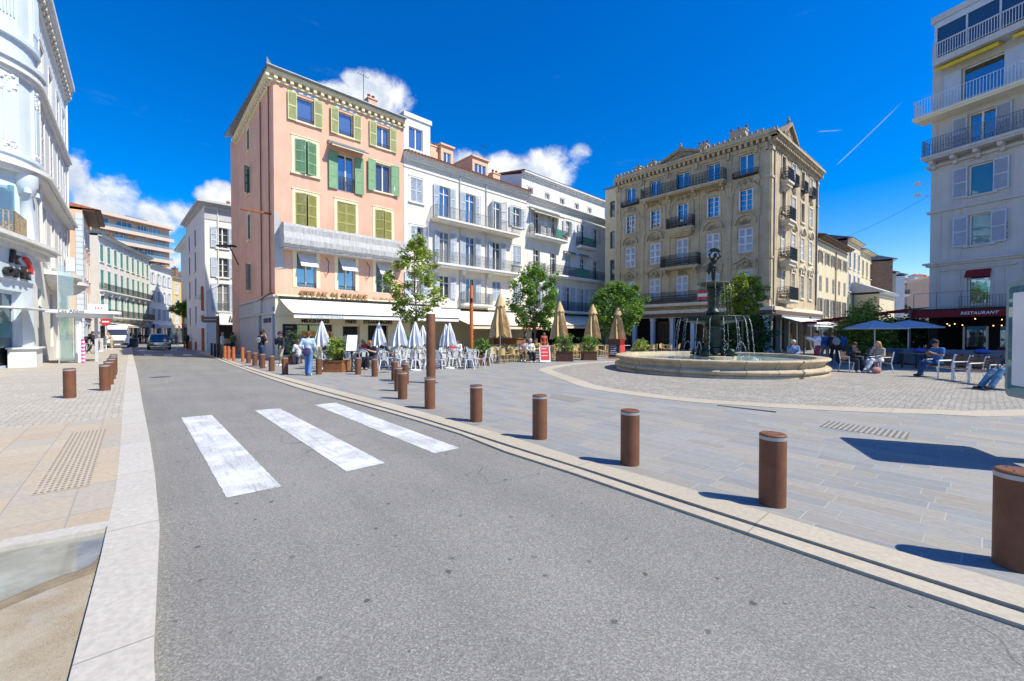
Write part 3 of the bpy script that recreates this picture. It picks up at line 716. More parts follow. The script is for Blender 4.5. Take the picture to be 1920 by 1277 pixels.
gops = [(tp(559) , tp(624), .55, 2.3), (tp(643), tp(675), .9, 2.2), (tp(690), tp(730), .05, 2.3)]
mb = MB(); wallq(mb, 0, LP, 4.15, HP, ops)
mb.c = 1; wallq(mb, 0, LP, 0, 4.15, gops, .5)
mb.c = 0; mb.T = T2
lx = t2(469.5)
sops = [(lx - .4, lx + .4, 15.7, 17.4), (lx - .45, lx + .45, 12.4, 14.4), (lx - .45, lx + .45, 8.9, 10.9), (lx - .45, lx + .45, 5.0, 7.0)]
wallq(mb, 0, DPK, 4.2, HP, sops); mb.c = 2; wallq(mb, 0, DPK, 0, 4.2, [(DPK - 4.9, DPK - 3.9, .1, 3.2)], .35)
mb.c = 0; mb.T = T1; mb.poly((LP, 0, 0), (0, DPK, 0), (0, DPK, HP), (LP, 0, HP))
mb.poly((.6, .52, .04), (LP - .3, .52, .04), (LP - .3, .52, 4.1), (.6, .52, 4.1))
mb.build('wall', [M['pink_wall'], M['cream_trim'], M['grey_wall']], bp)
for x in (tp(643) + .05,): pass
mb = MB(); mb.poly((gops[2][0], .5, .05), (gops[2][1], .5, .05), (gops[2][1], .5, 2.3), (gops[2][0], .5, 2.3)); mb.build('doorway', M['black'], bp)
o = window(bp, T1, *gops[0], glass='glass_dark', frame='black', rev=.3, mull=2, name='shop_window'); 
mb = MB()
for a, b in ((.35, 1.15), (1.45, 2.15)): mb.box(gops[0][0] + a, gops[0][0] + b, .24, .27, 1.5, 1.85)
mb.build('orange_board', M['orange_board'], bp)
mb = MB(); a, b = gops[1][:2]
mb.box(a, b, .30, .5, .9, 1.0); 
for k in range(7): mb.lathe([(.06, 0), (.08, .08), (.05, .2), (.05, .3)], 8, (a + .15 + k * (b - a - .3) / 6, .38, 1.0 + (.28 if k in (1, 4) else 0)))
mb.box(a + .1, a + .5, .32, .48, 1.0, 1.5); mb.build('serving_counter', M['white_paint'], bp)
mb = MB(); mb.poly((a, .495, .9), (b, .495, .9), (b, .495, 2.2), (a, .495, 2.2)); mb.build('alcove', M['dark'], bp)
mb = MB(); mb.box(tp(530), tp(557), -.05, -.004, .3, 2.3); o = mb.build('menu_board', M['black'], bp)
mb = MB(); x0_, x1_ = tp(532.5), tp(554.5)
for k in range(13):
    if k == 1: continue
    mb.box(x0_ + .08, x1_ - random.uniform(.1, .5), -.056, -.051, 2.1 - k * .13, 2.125 - k * .13)
mb.build('chalk_lines', M['grey_trim'], o)
for s_, px in (('MILKSHAKES', 592), ('FRIES!', 658), ('STEAKBURGERS', 709)):
    text(s_, .34, M['black_letter'], bp, T1 @ TR((tp(px), -.03, 2.52)), ext=.02, spacing=.95)
mb = MB(); mb.box(0.05, LP, -.09, -.003, 2.72, 2.78); mb.box(.05, LP, -.14, -.003, 4.1, 4.2)
for px in (631, 681, 733): mb.box(tp(px) - .28, tp(px) + .28, -.07, -.003, 0, 2.3)
mb.build('shopfront_trim', M['cream_trim'], bp)
for i, x in enumerate(cols):
    window(bp, T1, x - .52, x + .52, *z4, frame='white_trim', shut='open', shmat='pale_green_shutter', shw=.56, sh_z=(z4[0] - .1, z4[1] + .15), sill='cream_trim', mull=0 if i < 2 else 1)
    mb = MB(); mb.box(x - .8, x + .8, -.035, -.003, z4[1] + .16, z4[1] + .42); mb.build('lintel', M['grey_trim'], bp)
    mb = MB(); rail(mb, [(x - .5, .06), (x + .5, .06)], z4[0], .3, .16, 1); mb.build('window_railing', M['iron'], bp)
    if i == 0: window(bp, T1, x - .68, x + .68, *z3, shut='ajar', shmat='green_shutter', surround='cream_trim', sill='cream_trim', trw=.2)
    if i == 1:
        window(bp, T1, x - .6, x + .6, 11.75, 14.35, frame='white_trim', shut='open', shmat='green_shutter', shw=.62, solid=True, trans=.05)
        mb = MB(); rail(mb, [(x - .6, -.05), (x + .6, -.05)], 11.75, .95, .1, 1); mb.build('window_railing', M['iron'], bp)
        awning(bp, T1, x - 1.25, x + 1.3, 14.9, 14.62, .75, 'beige_cloth', .16, arms=False)
    if i == 2:
        window(bp, T1, x - .62, x + .62, z3[0] + .1, z3[1], glass='glass_dark', frame='white_trim', shut='open', shmat='green_shutter', shw=.62, sh_z=(z3[0], z3[1] + .1), solid=True, surround='cream_trim', trw=.12, sill='cream_trim')
        mb = MB(); mb.box(x + .85, x + 1.15, -.125, -.118, 12.6, 13.1); mb.build('paper_notice', M['white_letter'], bp)
    window(bp, T1, x - .66, x + .66, *z2, shut='ajar' if i != 1 else 'closed', shmat='olive_shutter', surround='cream_trim', sill='cream_trim', trw=.2)
    window(bp, T1, x - .62, x + .62, *z1, frame='white_trim', surround='cream_trim', trw=.24, mull=1, rev=.24)
    mb = MB(); mb.add([(x - .55, .06, z1[1] - .05), (x + .55, .06, z1[1] - .05), (x + .62, -.55, z1[1] - .95), (x - .48, -.55, z1[1] - .95)], [(3, 2, 1, 0)]); mb.build('blind', M['grey_cloth'], bp)
    mb = MB(); rail(mb, [(x - .58, .1), (x + .58, .1)], z1[0], .3, .2, 0); mb.build('window_railing', M['iron'], bp)
for k, (a, b, c, d) in enumerate(sops):
    window(bp, T2, a, b, c, d, glass='glass_dark', frame='dark_green_shutter', shut='closed' if k in (0, 2) else 'half', shmat='dark_green_shutter' if k < 3 else 'grey_shutter', surround='cream_trim', trw=.14, sill='cream_trim')
# net-wrapped balcony
mb = MB(); x0_, x1_ = .25, LP - .05; nz_ = 7; nx_ = 80; prof = [(-.85, 7.12), (-1.08, 7.35), (-1.12, 7.7), (-1.04, 8.1), (-1.08, 8.45), (-1.05, 8.62), (-.55, 8.7)]
vs = []; fs = []
for i in range(nx_ + 1):
    for y, z in prof:
        vs.append((x0_ + (x1_ - x0_) * i / nx_, y + random.uniform(-.028, .028), z + random.uniform(-.03, .03)))
k = len(prof)
for i in range(nx_):
    for j in range(k - 1): fs.append((i * k + j, (i + 1) * k + j, (i + 1) * k + j + 1, i * k + j + 1))
mb.add(vs, fs); mb.poly(*[(x0_, y, z) for y, z in prof], (x0_, -.01, 8.5), (x0_, -.01, 7.12)); mb.poly(*[(x1_, y, z) for y, z in prof[::-1]], (x1_, -.01, 7.12), (x1_, -.01, 8.5))
mb.box(x0_ + .1, x1_ - .1, -.9, -.005, 7.1, 7.3)
vs = [(-.02, -.03, 9.5), (.35, -.06, 9.2), (.25, -.12, 7.6), (.55, -.06, 7.0), (.5, -.05, 5.9), (.1, -.03, 5.8), (-.02, -.03, 6.5)]; mb.poly(*vs)
mb.build('wrapped_balcony', M['netting'], bp)
mb = MB()
for px in (612, 688):
    x = tp(px); mb.tube([(x, -.02, 6.9), (x + .15, -.2, 6.6), (x + .05, -.3, 6.2), (x + .12, -.22, 5.9), (x, -.1, 5.7)], .025, 5)
mb.build('wall_bracket', M['iron'], bp)
# cornice, eaves, roof
st = ((-.35, -.22, .12), (.0, .10, .32), (.10, .26, .38))
cornice(bp, T1, -.38, LP + .0, HP, st, 'cream_trim', (-.24, .0, .27, .2, .46)); cornice(bp, T2, 0, DPK - .0, HP, ((-.35, -.22, .12), (.0, .10, .315), (.10, .26, .375)), 'cream_trim', (-.24, .0, .27, .2, .46))
mb = MB(); h = .46; z = HP + .262
mb.add([(-h, -h, z), (LP, -h, z), (-h, DPK, z), (-h, -h, z + .14), (LP, -h, z + .14), (-h, DPK, z + .14), (2.6, 3.6, z + 1.1)],
       [(2, 1, 0), (0, 1, 4, 3), (2, 0, 3, 5), (3, 4, 6), (5, 3, 6), (4, 5, 6), (1, 2, 5, 4)])
mb.cyl((-h - .02, -h + .0, z + .05), (LP, -h + .0, z + .05), .09, 8); mb.add([(-.46, -.46, z + .1), (-.16, -.36, z + .2), (-.41, -.26, z + .65)], [(0, 1, 2), (2, 1, 0)])
mb.build('roof', M['zinc'], bp)
chimney(bp, T1, tp(716), 1.6, HP + .75, .7, .6, 1.0, 'pink_wall'); mb = MB(); antenna(mb, tp(702), 1.6, HP + .6, 3.0); mb.build('antenna', M['iron'], bp)
for x, a, b, r in ((DPK - 3.3, 4.3, 17.6, .045), (DPK - .9, 4.4, 17.7, .04)): mb = MB(T2); mb.cyl((x, -.09, a), (x, -.09, b), r, 8); mb.build('drain_pipe', M['rustpipe'], bp)
mb = MB(T2); mb.cyl((DPK - 5, -.08, 3.95), (DPK - .05, -.08, 4.35), .08, 6); mb.box(DPK - .9, DPK - .75, -1.7, -.01, 9.4, 9.5); mb.build('rusty_bracket', M['rustpipe'], bp)
mb = MB(T2); mb.box(0, DPK, -.12, -.003, 4.05, 4.2); mb.box(0, DPK, -.08, -.003, 2.95, 3.1); mb.box(DPK - 5.6, DPK - 3.6, -.14, -.003, 3.1, 4.05); mb.build('stone_band', M['grey_trim'], bp)
mb = MB(T2); mb.poly((DPK - 4.9, .34, .1), (DPK - 3.9, .34, .1), (DPK - 3.9, .34, 3.2), (DPK - 4.9, .34, 3.2)); mb.build('side_door', M['plastic_grey'], bp)
mb = MB(T2); mb.box(DPK - .55, DPK - .25, -.06, -.003, .1, 3.4); mb.build('dark_panel', M['deep_blue_shutter'], bp)
text('STEAK N SHAKE', .40, M['navy_letter'], bp, T2 @ TR((DPK - 2.0, -.05, 2.55)), ext=.03, spacing=.9, sx=.72)
# shop sign and awning
text('STEAK N SHAKE', .62, M['gold'], bp, T1 @ TR((tp(628), -.12, zp(628, 556))), ext=.06, spacing=1.05, sx=1.0)
text('by Biglari', .42, M['gold'], bp, T1 @ TR((tp(715), -.10, zp(715, 563))), ext=.03, shear=.4)
aw = awning(bp, T1, .25, LP + 3.2, 3.95, 2.9, 2.85, 'white_cloth', .28, bar='black')
text('STEAK N SHAKE', .27, M['pale_blue_letter'], aw, T1 @ TR((2.2, -2.875, 2.74)), ext=.004, spacing=1.05)

# ================================================================== CREAM APARTMENT BUILDING (left of the white pair)
t0, tA, tB = LP + .02, tp(989), tp(1133) + 1.5
PA = P0 + WD * t0; LA = tA - t0; HA = 15.55
ba = building('apartment_building', 'cream apartment building with pale blue shutters and two long balconies', PA, WD)
ta = lambda px: tp(px) - t0
ca = [ta(782), ta(834), ta(882), ta(931), ta(969)]
fl = [(11.25, 14.25), (7.55, 10.45), (4.35, 6.75)]
ops = []
for k, (a, b) in enumerate(fl):
    for i, x in enumerate(ca):
        w_ = .55; za = a + (.95 if (i in (0, 4)) and k < 2 else .03)
        if k == 2 and i not in (2,): za = a + .35
        ops.append((x - w_, x + w_, za, b - .15, k, i))
mb = MB(); wallq(mb, 0, LA, 3.55, HA, ops); mb.c = 1; wallq(mb, 0, LA, 0, 3.55, [(.5, LA - .5, .02, 3.1)], 1.6); mb.c = 0; shell(mb, LA, 5.5, 0, HA)
mb.c = 1; mb.poly((.5, 1.58, 0), (LA - .5, 1.58, 0), (LA - .5, 1.58, 3.1), (.5, 1.58, 3.1)); mb.build('wall', [M['cream_wall'], M['beige_cloth']], ba)
random.seed(3)
for a, b, c, d, k, i in ops:
    sh = 'open'; kw = {}
    if i == 0: sh = 'closed' if k == 0 else ('half' if k == 1 else 'open')
    if k == 1 and i in (1, 3): kw['ang'] = 4
    if i == 4 and k == 1: sh = 'closed'
    if i == 3 and k == 2 or (i == 4 and k == 2): sh = 'closed'
    if k == 0 and i == 3: kw['ang'] = 55
    window(ba, T1, a, b, c, d, glass='glass' if k == 0 else 'glass_dark', shut=sh, shmat='blue_shutter' if not (k == 0 and i == 3) else 'white_shutter', shw=.55, surround='white_trim' if i in (0, 4) else None, sill='white_trim' if i in (0, 4) else None, trans=.62, trw=.13, slats=10, **kw)
balcony(ba, T1, ta(808), ta(962), 11.2, 1.05, .95, 'cream_wall', 'grey_iron', .14, brackets=0)
balcony(ba, T1, ta(808), ta(962), 7.5, 1.05, 1.0, 'white_trim', 'grey_iron', .11, ornate=1, brackets=4)
balcony(ba, T1, ta(862), ta(916), 4.3, .7, 1.0, 'white_trim', 'grey_iron', .1, ornate=1)
cornice(ba, T1, 0, LA, HA, ((-.75, -.65, .06), (-.12, .05, .22), (.05, .2, .36), (.2, .34, .5)), 'white_trim')
mb = MB(); mb.add([(0, -.56, HA + .345), (LA, -.56, HA + .345), (LA, 3.6, HA + 1.6), (0, 3.6, HA + 1.6), (LA, 5.7, HA + .3), (0, 5.7, HA + .3)], [(0, 1, 2, 3), (3, 2, 4, 5)])
mb.add([(0, -.56, HA + .2), (LA, -.56, HA + .2), (LA, -.56, HA + .345), (0, -.56, HA + .345)], [(0, 1, 2, 3)])
for i in range(int(LA / .3)): mb.cyl((.15 + i * .3, -.6, HA + .36), (.15 + i * .3, 3.5, HA + 1.6), .085, 5)
mb.build('roof', M['dark_tile'], ba)
for a in (862, 911): 
    mb = MB(); mb.cyl((ta(a), -.09, 3.6), (ta(a), -.09, HA - .1), .05, 6); mb.build('drain_pipe', M['grey_trim'], ba)
mb = MB(); xA = ta(808); wallq(mb, 0, xA, HA + .35, 19.0, [(ta(768), ta(794), 16.4, 18.1)], .2); mb.poly((xA, 0, HA), (xA, 6, HA), (xA, 6, 19), (xA, 0, 19)); mb.poly((0, 6, HA), (0, 0, HA), (0, 0, 19), (0, 6, 19)); mb.poly((0, 0, 19), (xA, 0, 19), (xA, 6, 19), (0, 6, 19))
mb.box(-.0, xA + .1, -.1, 6, 18.75, 19.1); at = mb.build('attic', M['white_wall'], ba)
window(ba, T1, ta(768), ta(794), 16.4, 18.1, rev=.15)
for a, wd in ((852, 1.3), (914, 1.9)):
    x = ta(a); mb = MB(); zb = HA + .5; zt = HA + 2.5
    wallq(mb, x - wd / 2, x + wd / 2, zb, zt, [(x - wd / 2 + .25, x + wd / 2 - .25, zb + .6, zt - .5)], .15, 1.0)
    mb.poly((x - wd / 2, 4, zb), (x - wd / 2, 1, zb), (x - wd / 2, 1, zt), (x - wd / 2, 4, zt)); mb.poly((x + wd / 2, 1, zb), (x + wd / 2, 4, zb), (x + wd / 2, 4, zt), (x + wd / 2, 1, zt))
    mb.box(x - wd / 2 - .1, x + wd / 2 + .1, .85, 4, zt, zt + .15); mb.build('dormer', M['peach_wall'], ba)
    window(ba, T1 @ TR((0, 1.0, 0)), x - wd / 2 + .25, x + wd / 2 - .25, zb + .6, zt - .5, rev=.12, mull=1 if wd < 1.5 else 2)
chimney(ba, T1, ta(832), 1.6, HA + 1.2, .8, .6, 1.1, 'peach_wall'); chimney(ba, T1, ta(948), 1.6, HA + 1.2, .9, .6, .6, 'peach_wall')
mb = MB(); antenna(mb, ta(818), 1.5, HA + .8, 3.4); antenna(mb, ta(931), 1.8, HA + 1, 3.4); mb.build('antenna', M['iron'], ba)
aw = awning(ba, T1, ta(830) - .3, ta(966), 3.75, 2.35, 4.2, 'beige_cloth', .3, bar='iron')
text('SMASH CLUB', .34, M['red_letter'], aw, T1 @ TR((ta(938), -4.22, 2.19)), ext=.004, sx=1.15)
mb = MB(); mb.box(-.0, ta(862) - .3, -.5, -.005, 3.5, 3.75); mb.build('fascia', M['white_paint'], ba)
# ================================================================== WHITE APARTMENT BUILDING
PB = P0 + WD * (tA + .02); LB = tB - tA; HB = 15.35
bb = building('apartment_building', 'white apartment building with an attic storey and dark green balconies beside the cream one', PB, WD)
tb = lambda px: tp(px) - tA - .02
cb_ = [tb(1006), tb(1037), tb(1065), tb(1092), tb(1116)]
fl = [(11.75, 14.25), (8.0, 10.4), (4.2, 6.9)]; ops = []
for k, (a, b) in enumerate(fl):
    for i, x in enumerate(cb_):
        za = a + (.75 if (k, i) in ((0, 2), (0, 4)) else .03); ops.append((x - .5, x + .5, za, b, k, i))
mb = MB(); wallq(mb, 0, LB, 3.6, HB, ops); mb.c = 1; wallq(mb, 0, LB, 0, 3.6, [(.6, LB - .4, .02, 3.2)], 1.6); mb.c = 0; shell(mb, LB, 12, 0, HB)
mb.c = 2; mb.poly((.6, 1.58, 0), (LB - .4, 1.58, 0), (LB - .4, 1.58, 3.2), (.6, 1.58, 3.2)); mb.build('wall', [M['white_wall'], M['beige_cloth'], M['dark']], bb)
for a, b, c, d, k, i in ops:
    sh = 'open' if k != 1 else ('closed' if i == 2 else None); window(bb, T1, a, b, c, d, glass='glass_dark', shut=sh, shmat='white_shutter' if k != 2 else 'blue_shutter', shw=.52, trans=.6, slats=9, rev=.25)
balcony(bb, T1, 0.05, tb(1052), 11.7, 1.0, .95, 'white_trim', 'iron', .12, ornate=1); balcony(bb, T1, tb(1079), tb(1108), 11.7, .8, .95, 'white_trim', 'iron', .12, ornate=1)
balcony(bb, T1, tb(1026), LB - .1, 7.95, 1.0, 1.0, 'white_trim', 'iron', .12, ornate=1); balcony(bb, T1, 0.1, tb(1017), 7.95, .6, 1.0, 'white_trim', 'iron', .12, ornate=1)
balcony(bb, T1, .1, LB - .1, 4.15, .8, 1.0, 'white_trim', 'iron', .12, ornate=1)
mb = MB()
for a, b, z in ((1029, 1041, 11.8), (1082, 1100, 11.8), (1066, 1092, 8.05)): mb.box(tb(a), tb(b), -1.03 if z != 11.8 or a < 1050 else -.83, -1.0 if z != 11.8 or a < 1050 else -.80, z, z + .85); mb.build('balcony_screen', M['dark_green_shutter'], bb); mb = MB()

awning(bb, T1, tb(992), tb(1047), 14.5, 14.1, .8, 'beige_cloth', .18, arms=False); awning(bb, T1, tb(1056), tb(1078), 10.75, 10.55, .5, 'white_cloth', .1, arms=False); awning(bb, T1, tb(1085), tb(1102), 10.75, 10.55, .5, 'white_cloth', .1, arms=False)
cornice(bb, T1, 0, LB, HB, ((-.85, -.75, .06), (-.12, .05, .22), (.05, .2, .36), (.2, .34, .5)), 'white_trim')
mb = MB(); z = 18.1; ys = .9
aops = [(x - .42, x + .42, 15.95, 17.0) for x in cb_]; wallq(mb, .05, LB - .2, HB, z, aops, .2, ys)
mb.poly((.05, 11, HB), (.05, ys, HB), (.05, ys, z), (.05, 6, z + 1.1), (.05, 11, z)); mb.poly((0, -.5, HB + .341), (LB, -.5, HB + .341), (LB, ys, HB + .341), (0, ys, HB + .341))
mb.poly((LB - .2, ys, HB), (LB - .2, 11, HB), (LB - .2, 11, z), (LB - .2, ys, z)); mb.build('attic', M['white_wall'], bb)
for o_ in aops: window(bb, T1 @ TR((0, ys, 0)), *o_, glass='glass_dark', rev=.2, surround='white_trim', trw=.1, mull=1)
cornice(bb, T1 @ TR((0, ys, 0)), .05, LB - .2, z, ((0, .12, .3), (.12, .3, .45)), 'white_trim', (-.2, 0, .22, .14, .34))
mb = MB(); mb.add([(-.1, ys - .5, z + .31), (LB, ys - .5, z + .31), (LB, 6, z + 1.25), (-.1, 6, z + 1.25), (LB, 11.2, z + .2), (-.1, 11.2, z + .2), (-.1, ys - .5, z + .15), (-.1, 6, z + 1.1), (-.1, 11.2, z + .05)], [(0, 1, 2, 3), (3, 2, 4, 5), (0, 3, 7, 6), (3, 5, 8, 7)]); mb.build('roof', M['tile'], bb)
aw = awning(bb, T1, tb(985), tb(1112), 3.75, 2.5, 3.4, 'beige_cloth', .3, bar='iron')
text('SMASH CLUB', .30, M['red_letter'], aw, T1 @ TR((tb(1073), -3.42, 2.34)), ext=.004, sx=1.15)

# ================================================================== BEIGE ORNATE CORNER BUILDING
C0 = Vector((20.5, 33.6)); FD = Vector((.677, -.736)).normalized(); SD = Vector((.761, .649)).normalized()
LF = 14.2; LS = 12.8; HBg = 17.1; PBg = C0 - FD * LF
bg_ = building('corner_building', 'ornate beige stone corner building with black iron balconies and roof pediments', PBg, FD)
S1 = I4; S2 = frame(PBg, FD).inverted() @ frame(C0, SD)
tf = lambda px: LF - tpx(C0, -FD, px); ts = lambda px: tpx(C0, SD, px)
fc = [tf(p) for p in (1181, 1227, 1278, 1335, 1396)]; sc_ = [ts(p) for p in (1466, 1485, 1502, 1517)]
rows = [(14.75, 16.35), (11.75, 13.5), (8.3, 10.3), (4.85, 6.85)]
ops = []
for k, (a, b) in enumerate(rows):
    for i, x in enumerate(fc): ops.append((x - (.72 if (k == 0 and i == 2) else .55), x + (.72 if (k == 0 and i == 2) else .55), a - (.35 if i == 2 and k in (1, 2) else 0), b, k, i))
s_ops = [(x - .42, x + .42, a - (.25 if i == 0 else 0), b, k, i) for k, (a, b) in enumerate(rows) for i, x in enumerate(sc_)]
mb = MB(); wallq(mb, 0, LF, 3.75, HBg, ops, .28); mb.T = S2; wallq(mb, 0, LS, 3.75, HBg, s_ops, .28); mb.T = None
mb.poly((LF - .01, 11, 3.75), (0, 11, 3.75), (0, 11, HBg), (LF, 11, HBg)); mb.poly((0, 11, 0), (0, 0, 0), (0, 0, HBg), (0, 11, HBg))
# plain set-back strip on the far left
mb.c = 1; so = [(-1.05, -.45, 13.9, 15.6), (-1.05, -.45, 10.6, 12.4), (-1.05, -.45, 7.2, 9.4)]; wallq(mb, -1.65, -.01, 0, 16.9, so, .25, .35); mb.c = 0
mb.build('wall', [M['beige_stone'], M['ochre_wall']], bg_)
for a in so: window(bg_, TR((0, .35, 0)), *a, glass='glass_dark', frame='grey_iron', mull=0, rev=.2)
for a, b, c, d, k, i in ops:
    if k == 0: window(bg_, S1, a, b, c, d, rev=.26, mull=1, shut='open' if 0 else None)
    elif k == 1: window(bg_, S1, a, b, c, d, rev=.26, frame='white_paint', bars=3)
    else: window(bg_, S1, a, b, c, d, glass='glass_dark', shut='closed', shmat='white_shutter', slats=12, rev=.26)
    if k == 1:
        mb = MB()
        for q in (0, 1): mb.box(a - .0 + q * (b - a - .1), a + .1 + q * (b - a - .1), .03, .2, c, d)
        mb.build('folded_shutter', M['white_shutter'], bg_)
for a, b, c, d, k, i in s_ops:
    window(bg_, S2, a, b, c, d, glass='glass_dark', shut='closed' if (k > 1 or i in (1, 3)) and not (k == 1 and i == 0) else None, shmat='white_shutter' if k < 3 or i == 0 else 'grey_shutter', slats=12, rev=.26)
def ornament(T, xs, side=False):
    mb = MB(T); cv = MB(T); w_ = .62 if not side else .48
    for i, x in enumerate(xs):
        mid = (i == 2 and not side) or (side and i == 0)
        for k, (a, b) in enumerate(rows):
            mb.box(x - w_ - .1, x - w_, -.05, -.003, a, b); mb.box(x + w_, x + w_ + .1, -.05, -.003, a, b); mb.box(x - w_ - .1, x + w_ + .1, -.06, -.003, b, b + .12)
            mb.box(x - w_ - .12, x + w_ + .12, -.12, -.003, a - .14, a - .02)
        # arch and cartouche over the third-floor windows, round hood over second, pediment over first
        if not side: mb.arch(x, 13.1, 1.0, 1.12, -.07, -.003, n=12); mb.box(x - 1.12, x - 1.0, -.07, -.003, 11.2, 13.1); mb.box(x + 1.0, x + 1.12, -.07, -.003, 11.2, 13.1)
        swag(cv, x, 13.85, 1.3 if not side else .8, .5)
        if not mid:
            mb.arch(x, 10.62, w_ + .12, w_ + .26, -.2, -.003, n=10, ez=.95); swag(cv, x, 10.6, .95 if not side else .6, .5)
            mb.prism([(x - w_ - .22, 7.45), (x - w_ - .22, 7.3), (x, 7.85), (x + w_ + .22, 7.3), (x + w_ + .22, 7.45), (x, 8.02)][::1], -.22, -.003) if False else None
            for sg in (-1, 1): mb.prism([(x, 7.85), (x, 8.02), (x + sg * (w_ + .25), 7.55), (x + sg * (w_ + .25), 7.38)][::(-1 if sg < 0 else -1)], -.22, -.003)
            for sg in (-1, 1): mb.box(x + sg * (w_ + .1) - .08, x + sg * (w_ + .1) + .08, -.14, -.003, 6.97, 7.4)
            mb.arch(x, 7.38, .2, .28, -.16, -.003, 0, 2 * math.pi, 12); swag(cv, x, 7.05, .95 if not side else .6, .5, n=30)
        else: swag(cv, x, 10.6, .9, .4); swag(cv, x, 7.0, .9, .5)
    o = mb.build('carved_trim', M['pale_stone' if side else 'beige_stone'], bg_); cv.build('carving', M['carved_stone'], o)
ornament(S1, fc); ornament(S2, sc_, True)
px_ = [0.25] + [(fc[i] + fc[i + 1]) / 2 for i in range(4)] + [LF - 1.0, LF - .25]
for x in px_:
    e = .2 if x not in (px_[0], px_[-1]) else .24; mb = MB()
    mb.box(x - e, x + e, -.07, -.003, 4.4, 16.2); mb.box(x - e - .05, x + e + .05, -.13, -.003, 14.0, 14.25); mb.box(x - e - .05, x + e + .05, -.14, -.003, 16.2, 16.5); mb.box(x - e - .05, x + e + .05, -.12, -.003, 7.6, 7.8)
    mb.lathe([(0, .06), (.18, .05), (.22, 0)], 12) if 0 else None
    mb.ball((x, -.07, 12.9), .2, 10, 6, (1, .35, 1)); mb.box(x - .08, x + .08, -.3, -.07, 16.2, 16.75); mb.build('pilaster', M['beige_stone'], bg_)
for x in (.25, LS - .25): mb = MB(S2); mb.box(x - .22, x + .22, -.07, -.003, 4.4, 16.2); mb.box(x - .27, x + .27, -.13, -.003, 14.0, 14.2); mb.box(x - .27, x + .27, -.14, -.003, 16.2, 16.5); mb.box(x - .27, x + .27, -.12, -.003, 7.6, 7.8); mb.build('pilaster', M['beige_stone'], bg_)
for T, L in ((S1, LF), (S2, LS)):
    d = 0 if T is S1 else .004
    cornice(bg_, T, 0, L, HBg, ((-.55, -.4, .1 - d), (-.4, -.3, .16 - d), (.0, .14, .52 - d), (.14, .32, .64 - d), (.32, .62, .30 - d)), 'beige_stone', (-.3, .0, .42, .2, .42), ext1=(1 if T is S1 else 0), ext0=(0 if T is S1 else 1))
    mb = MB(T)
    for i in range(int(L / .42)): mb.box(.1 + i * .42, .3 + i * .42, -.38, -.2, HBg + .62, HBg + .80)
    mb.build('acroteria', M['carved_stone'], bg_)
    cx = fc[2] if T is S1 else sc_[0] - .25; hw = 1.75 if T is S1 else 1.6; zt = HBg + .34; ph = .68 if T is S1 else 1.2
    mb = MB(T); mb.prism([(cx - hw, zt), (cx + hw, zt), (cx, zt + ph)], -.46, -.05)
    for sg in (-1, 1): mb.prism([(cx + sg * (hw + .15), zt + .02), (cx + sg * (hw + .15), zt + .24), (cx, zt + ph + .28), (cx, zt + ph)][::(-1 if sg > 0 else 1)], -.68, -.0)
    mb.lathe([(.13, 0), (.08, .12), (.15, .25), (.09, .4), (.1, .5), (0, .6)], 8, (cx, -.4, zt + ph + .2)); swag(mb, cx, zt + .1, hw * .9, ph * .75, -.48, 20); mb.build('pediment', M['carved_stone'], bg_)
mb = MB(); mb.add([(0, -.1, HBg + .6), (LF, -.1, HBg + .6), (LF, 10, HBg + .6), (0, 11, HBg + .6), (-1.65, .3, 17.05), (-.01, .3, 17.05), (-.01, 11, 17.05), (-1.65, 11, 17.05), (-1.75, .1, 16.9), (-.01, .1, 16.9), (-.01, .1, 17.05), (-1.75, .1, 17.05)], [(0, 1, 2, 3), (4, 5, 6, 7), (8, 9, 10, 11)])
mb.T = S2; mb.poly((0, -.1, HBg + .605), (LS, -.1, HBg + .605), (LS, 9, HBg + .605), (0, 9, HBg + .605)); mb.build('roof', M['zinc'], bg_)
balcony(bg_, S1, fc[1] - 1.1, fc[3] + 1.2, 14.55, .95, .95, 'beige_stone', 'iron', .13, ornate=1, taper=0, brackets=4)
for i, z, x in ((0, 14.6, fc[0]), (4, 14.6, fc[4])):
    mb = MB(); rail(mb, [(x - .95, -.02), (x - .95, -.3), (x + .95, -.3), (x + .95, -.02)], z, .35, .13, 1); mb.box(x - .95, x + .95, -.32, -.003, z - .12, z); mb.build('window_railing', M['iron'], bg_)
balcony(bg_, S1, fc[2] - 1.25, fc[2] + 1.25, 11.2, .8, 1.0, 'beige_stone', 'iron', .1, ornate=2, taper=1)
balcony(bg_, S1, fc[2] - 1.75, fc[2] + 1.75, 7.7, .9, 1.05, 'beige_stone', 'iron', .1, ornate=2, brackets=2)
balcony(bg_, S1, .3, fc[3] + 1.6, 4.35, .9, 1.05, 'pale_stone', 'iron', .1, ornate=2)
for z, wd, d in ((14.2, .75, .6), (10.95, .85, .75), (7.6, .95, .85), (4.35, 1.2, .9)): balcony(bg_, S2, sc_[0] - wd, sc_[0] + wd, z, d, 1.05, 'pale_stone', 'iron', .1, ornate=2, taper=1 if z > 5 else 0)
for i in (1, 2, 3):
    mb = MB(S2); x = sc_[i]; rail(mb, [(x - .5, -.02), (x - .5, -.3), (x + .5, -.3), (x + .5, -.02)], 14.6, .8, .1, 2); mb.box(x - .5, x + .5, -.32, -.003, 14.46, 14.6); mb.build('window_railing', M['iron'], bg_)
for px, h in ((1181, .9), (1208, .9), (1303, 1.1), (1372, 1.2)): chimney(bg_, S1, tf(px), 1.5 if px < 1370 else 1.2, HBg + .9, .7 if px < 1370 else 1.2, .6, h * .7, 'beige_stone', pots=1 if px < 1250 else 3)
chimney(bg_, S2, 6.2, .8, HBg + 1.4, .6, .6, 1.2, 'pale_stone', pots=1)
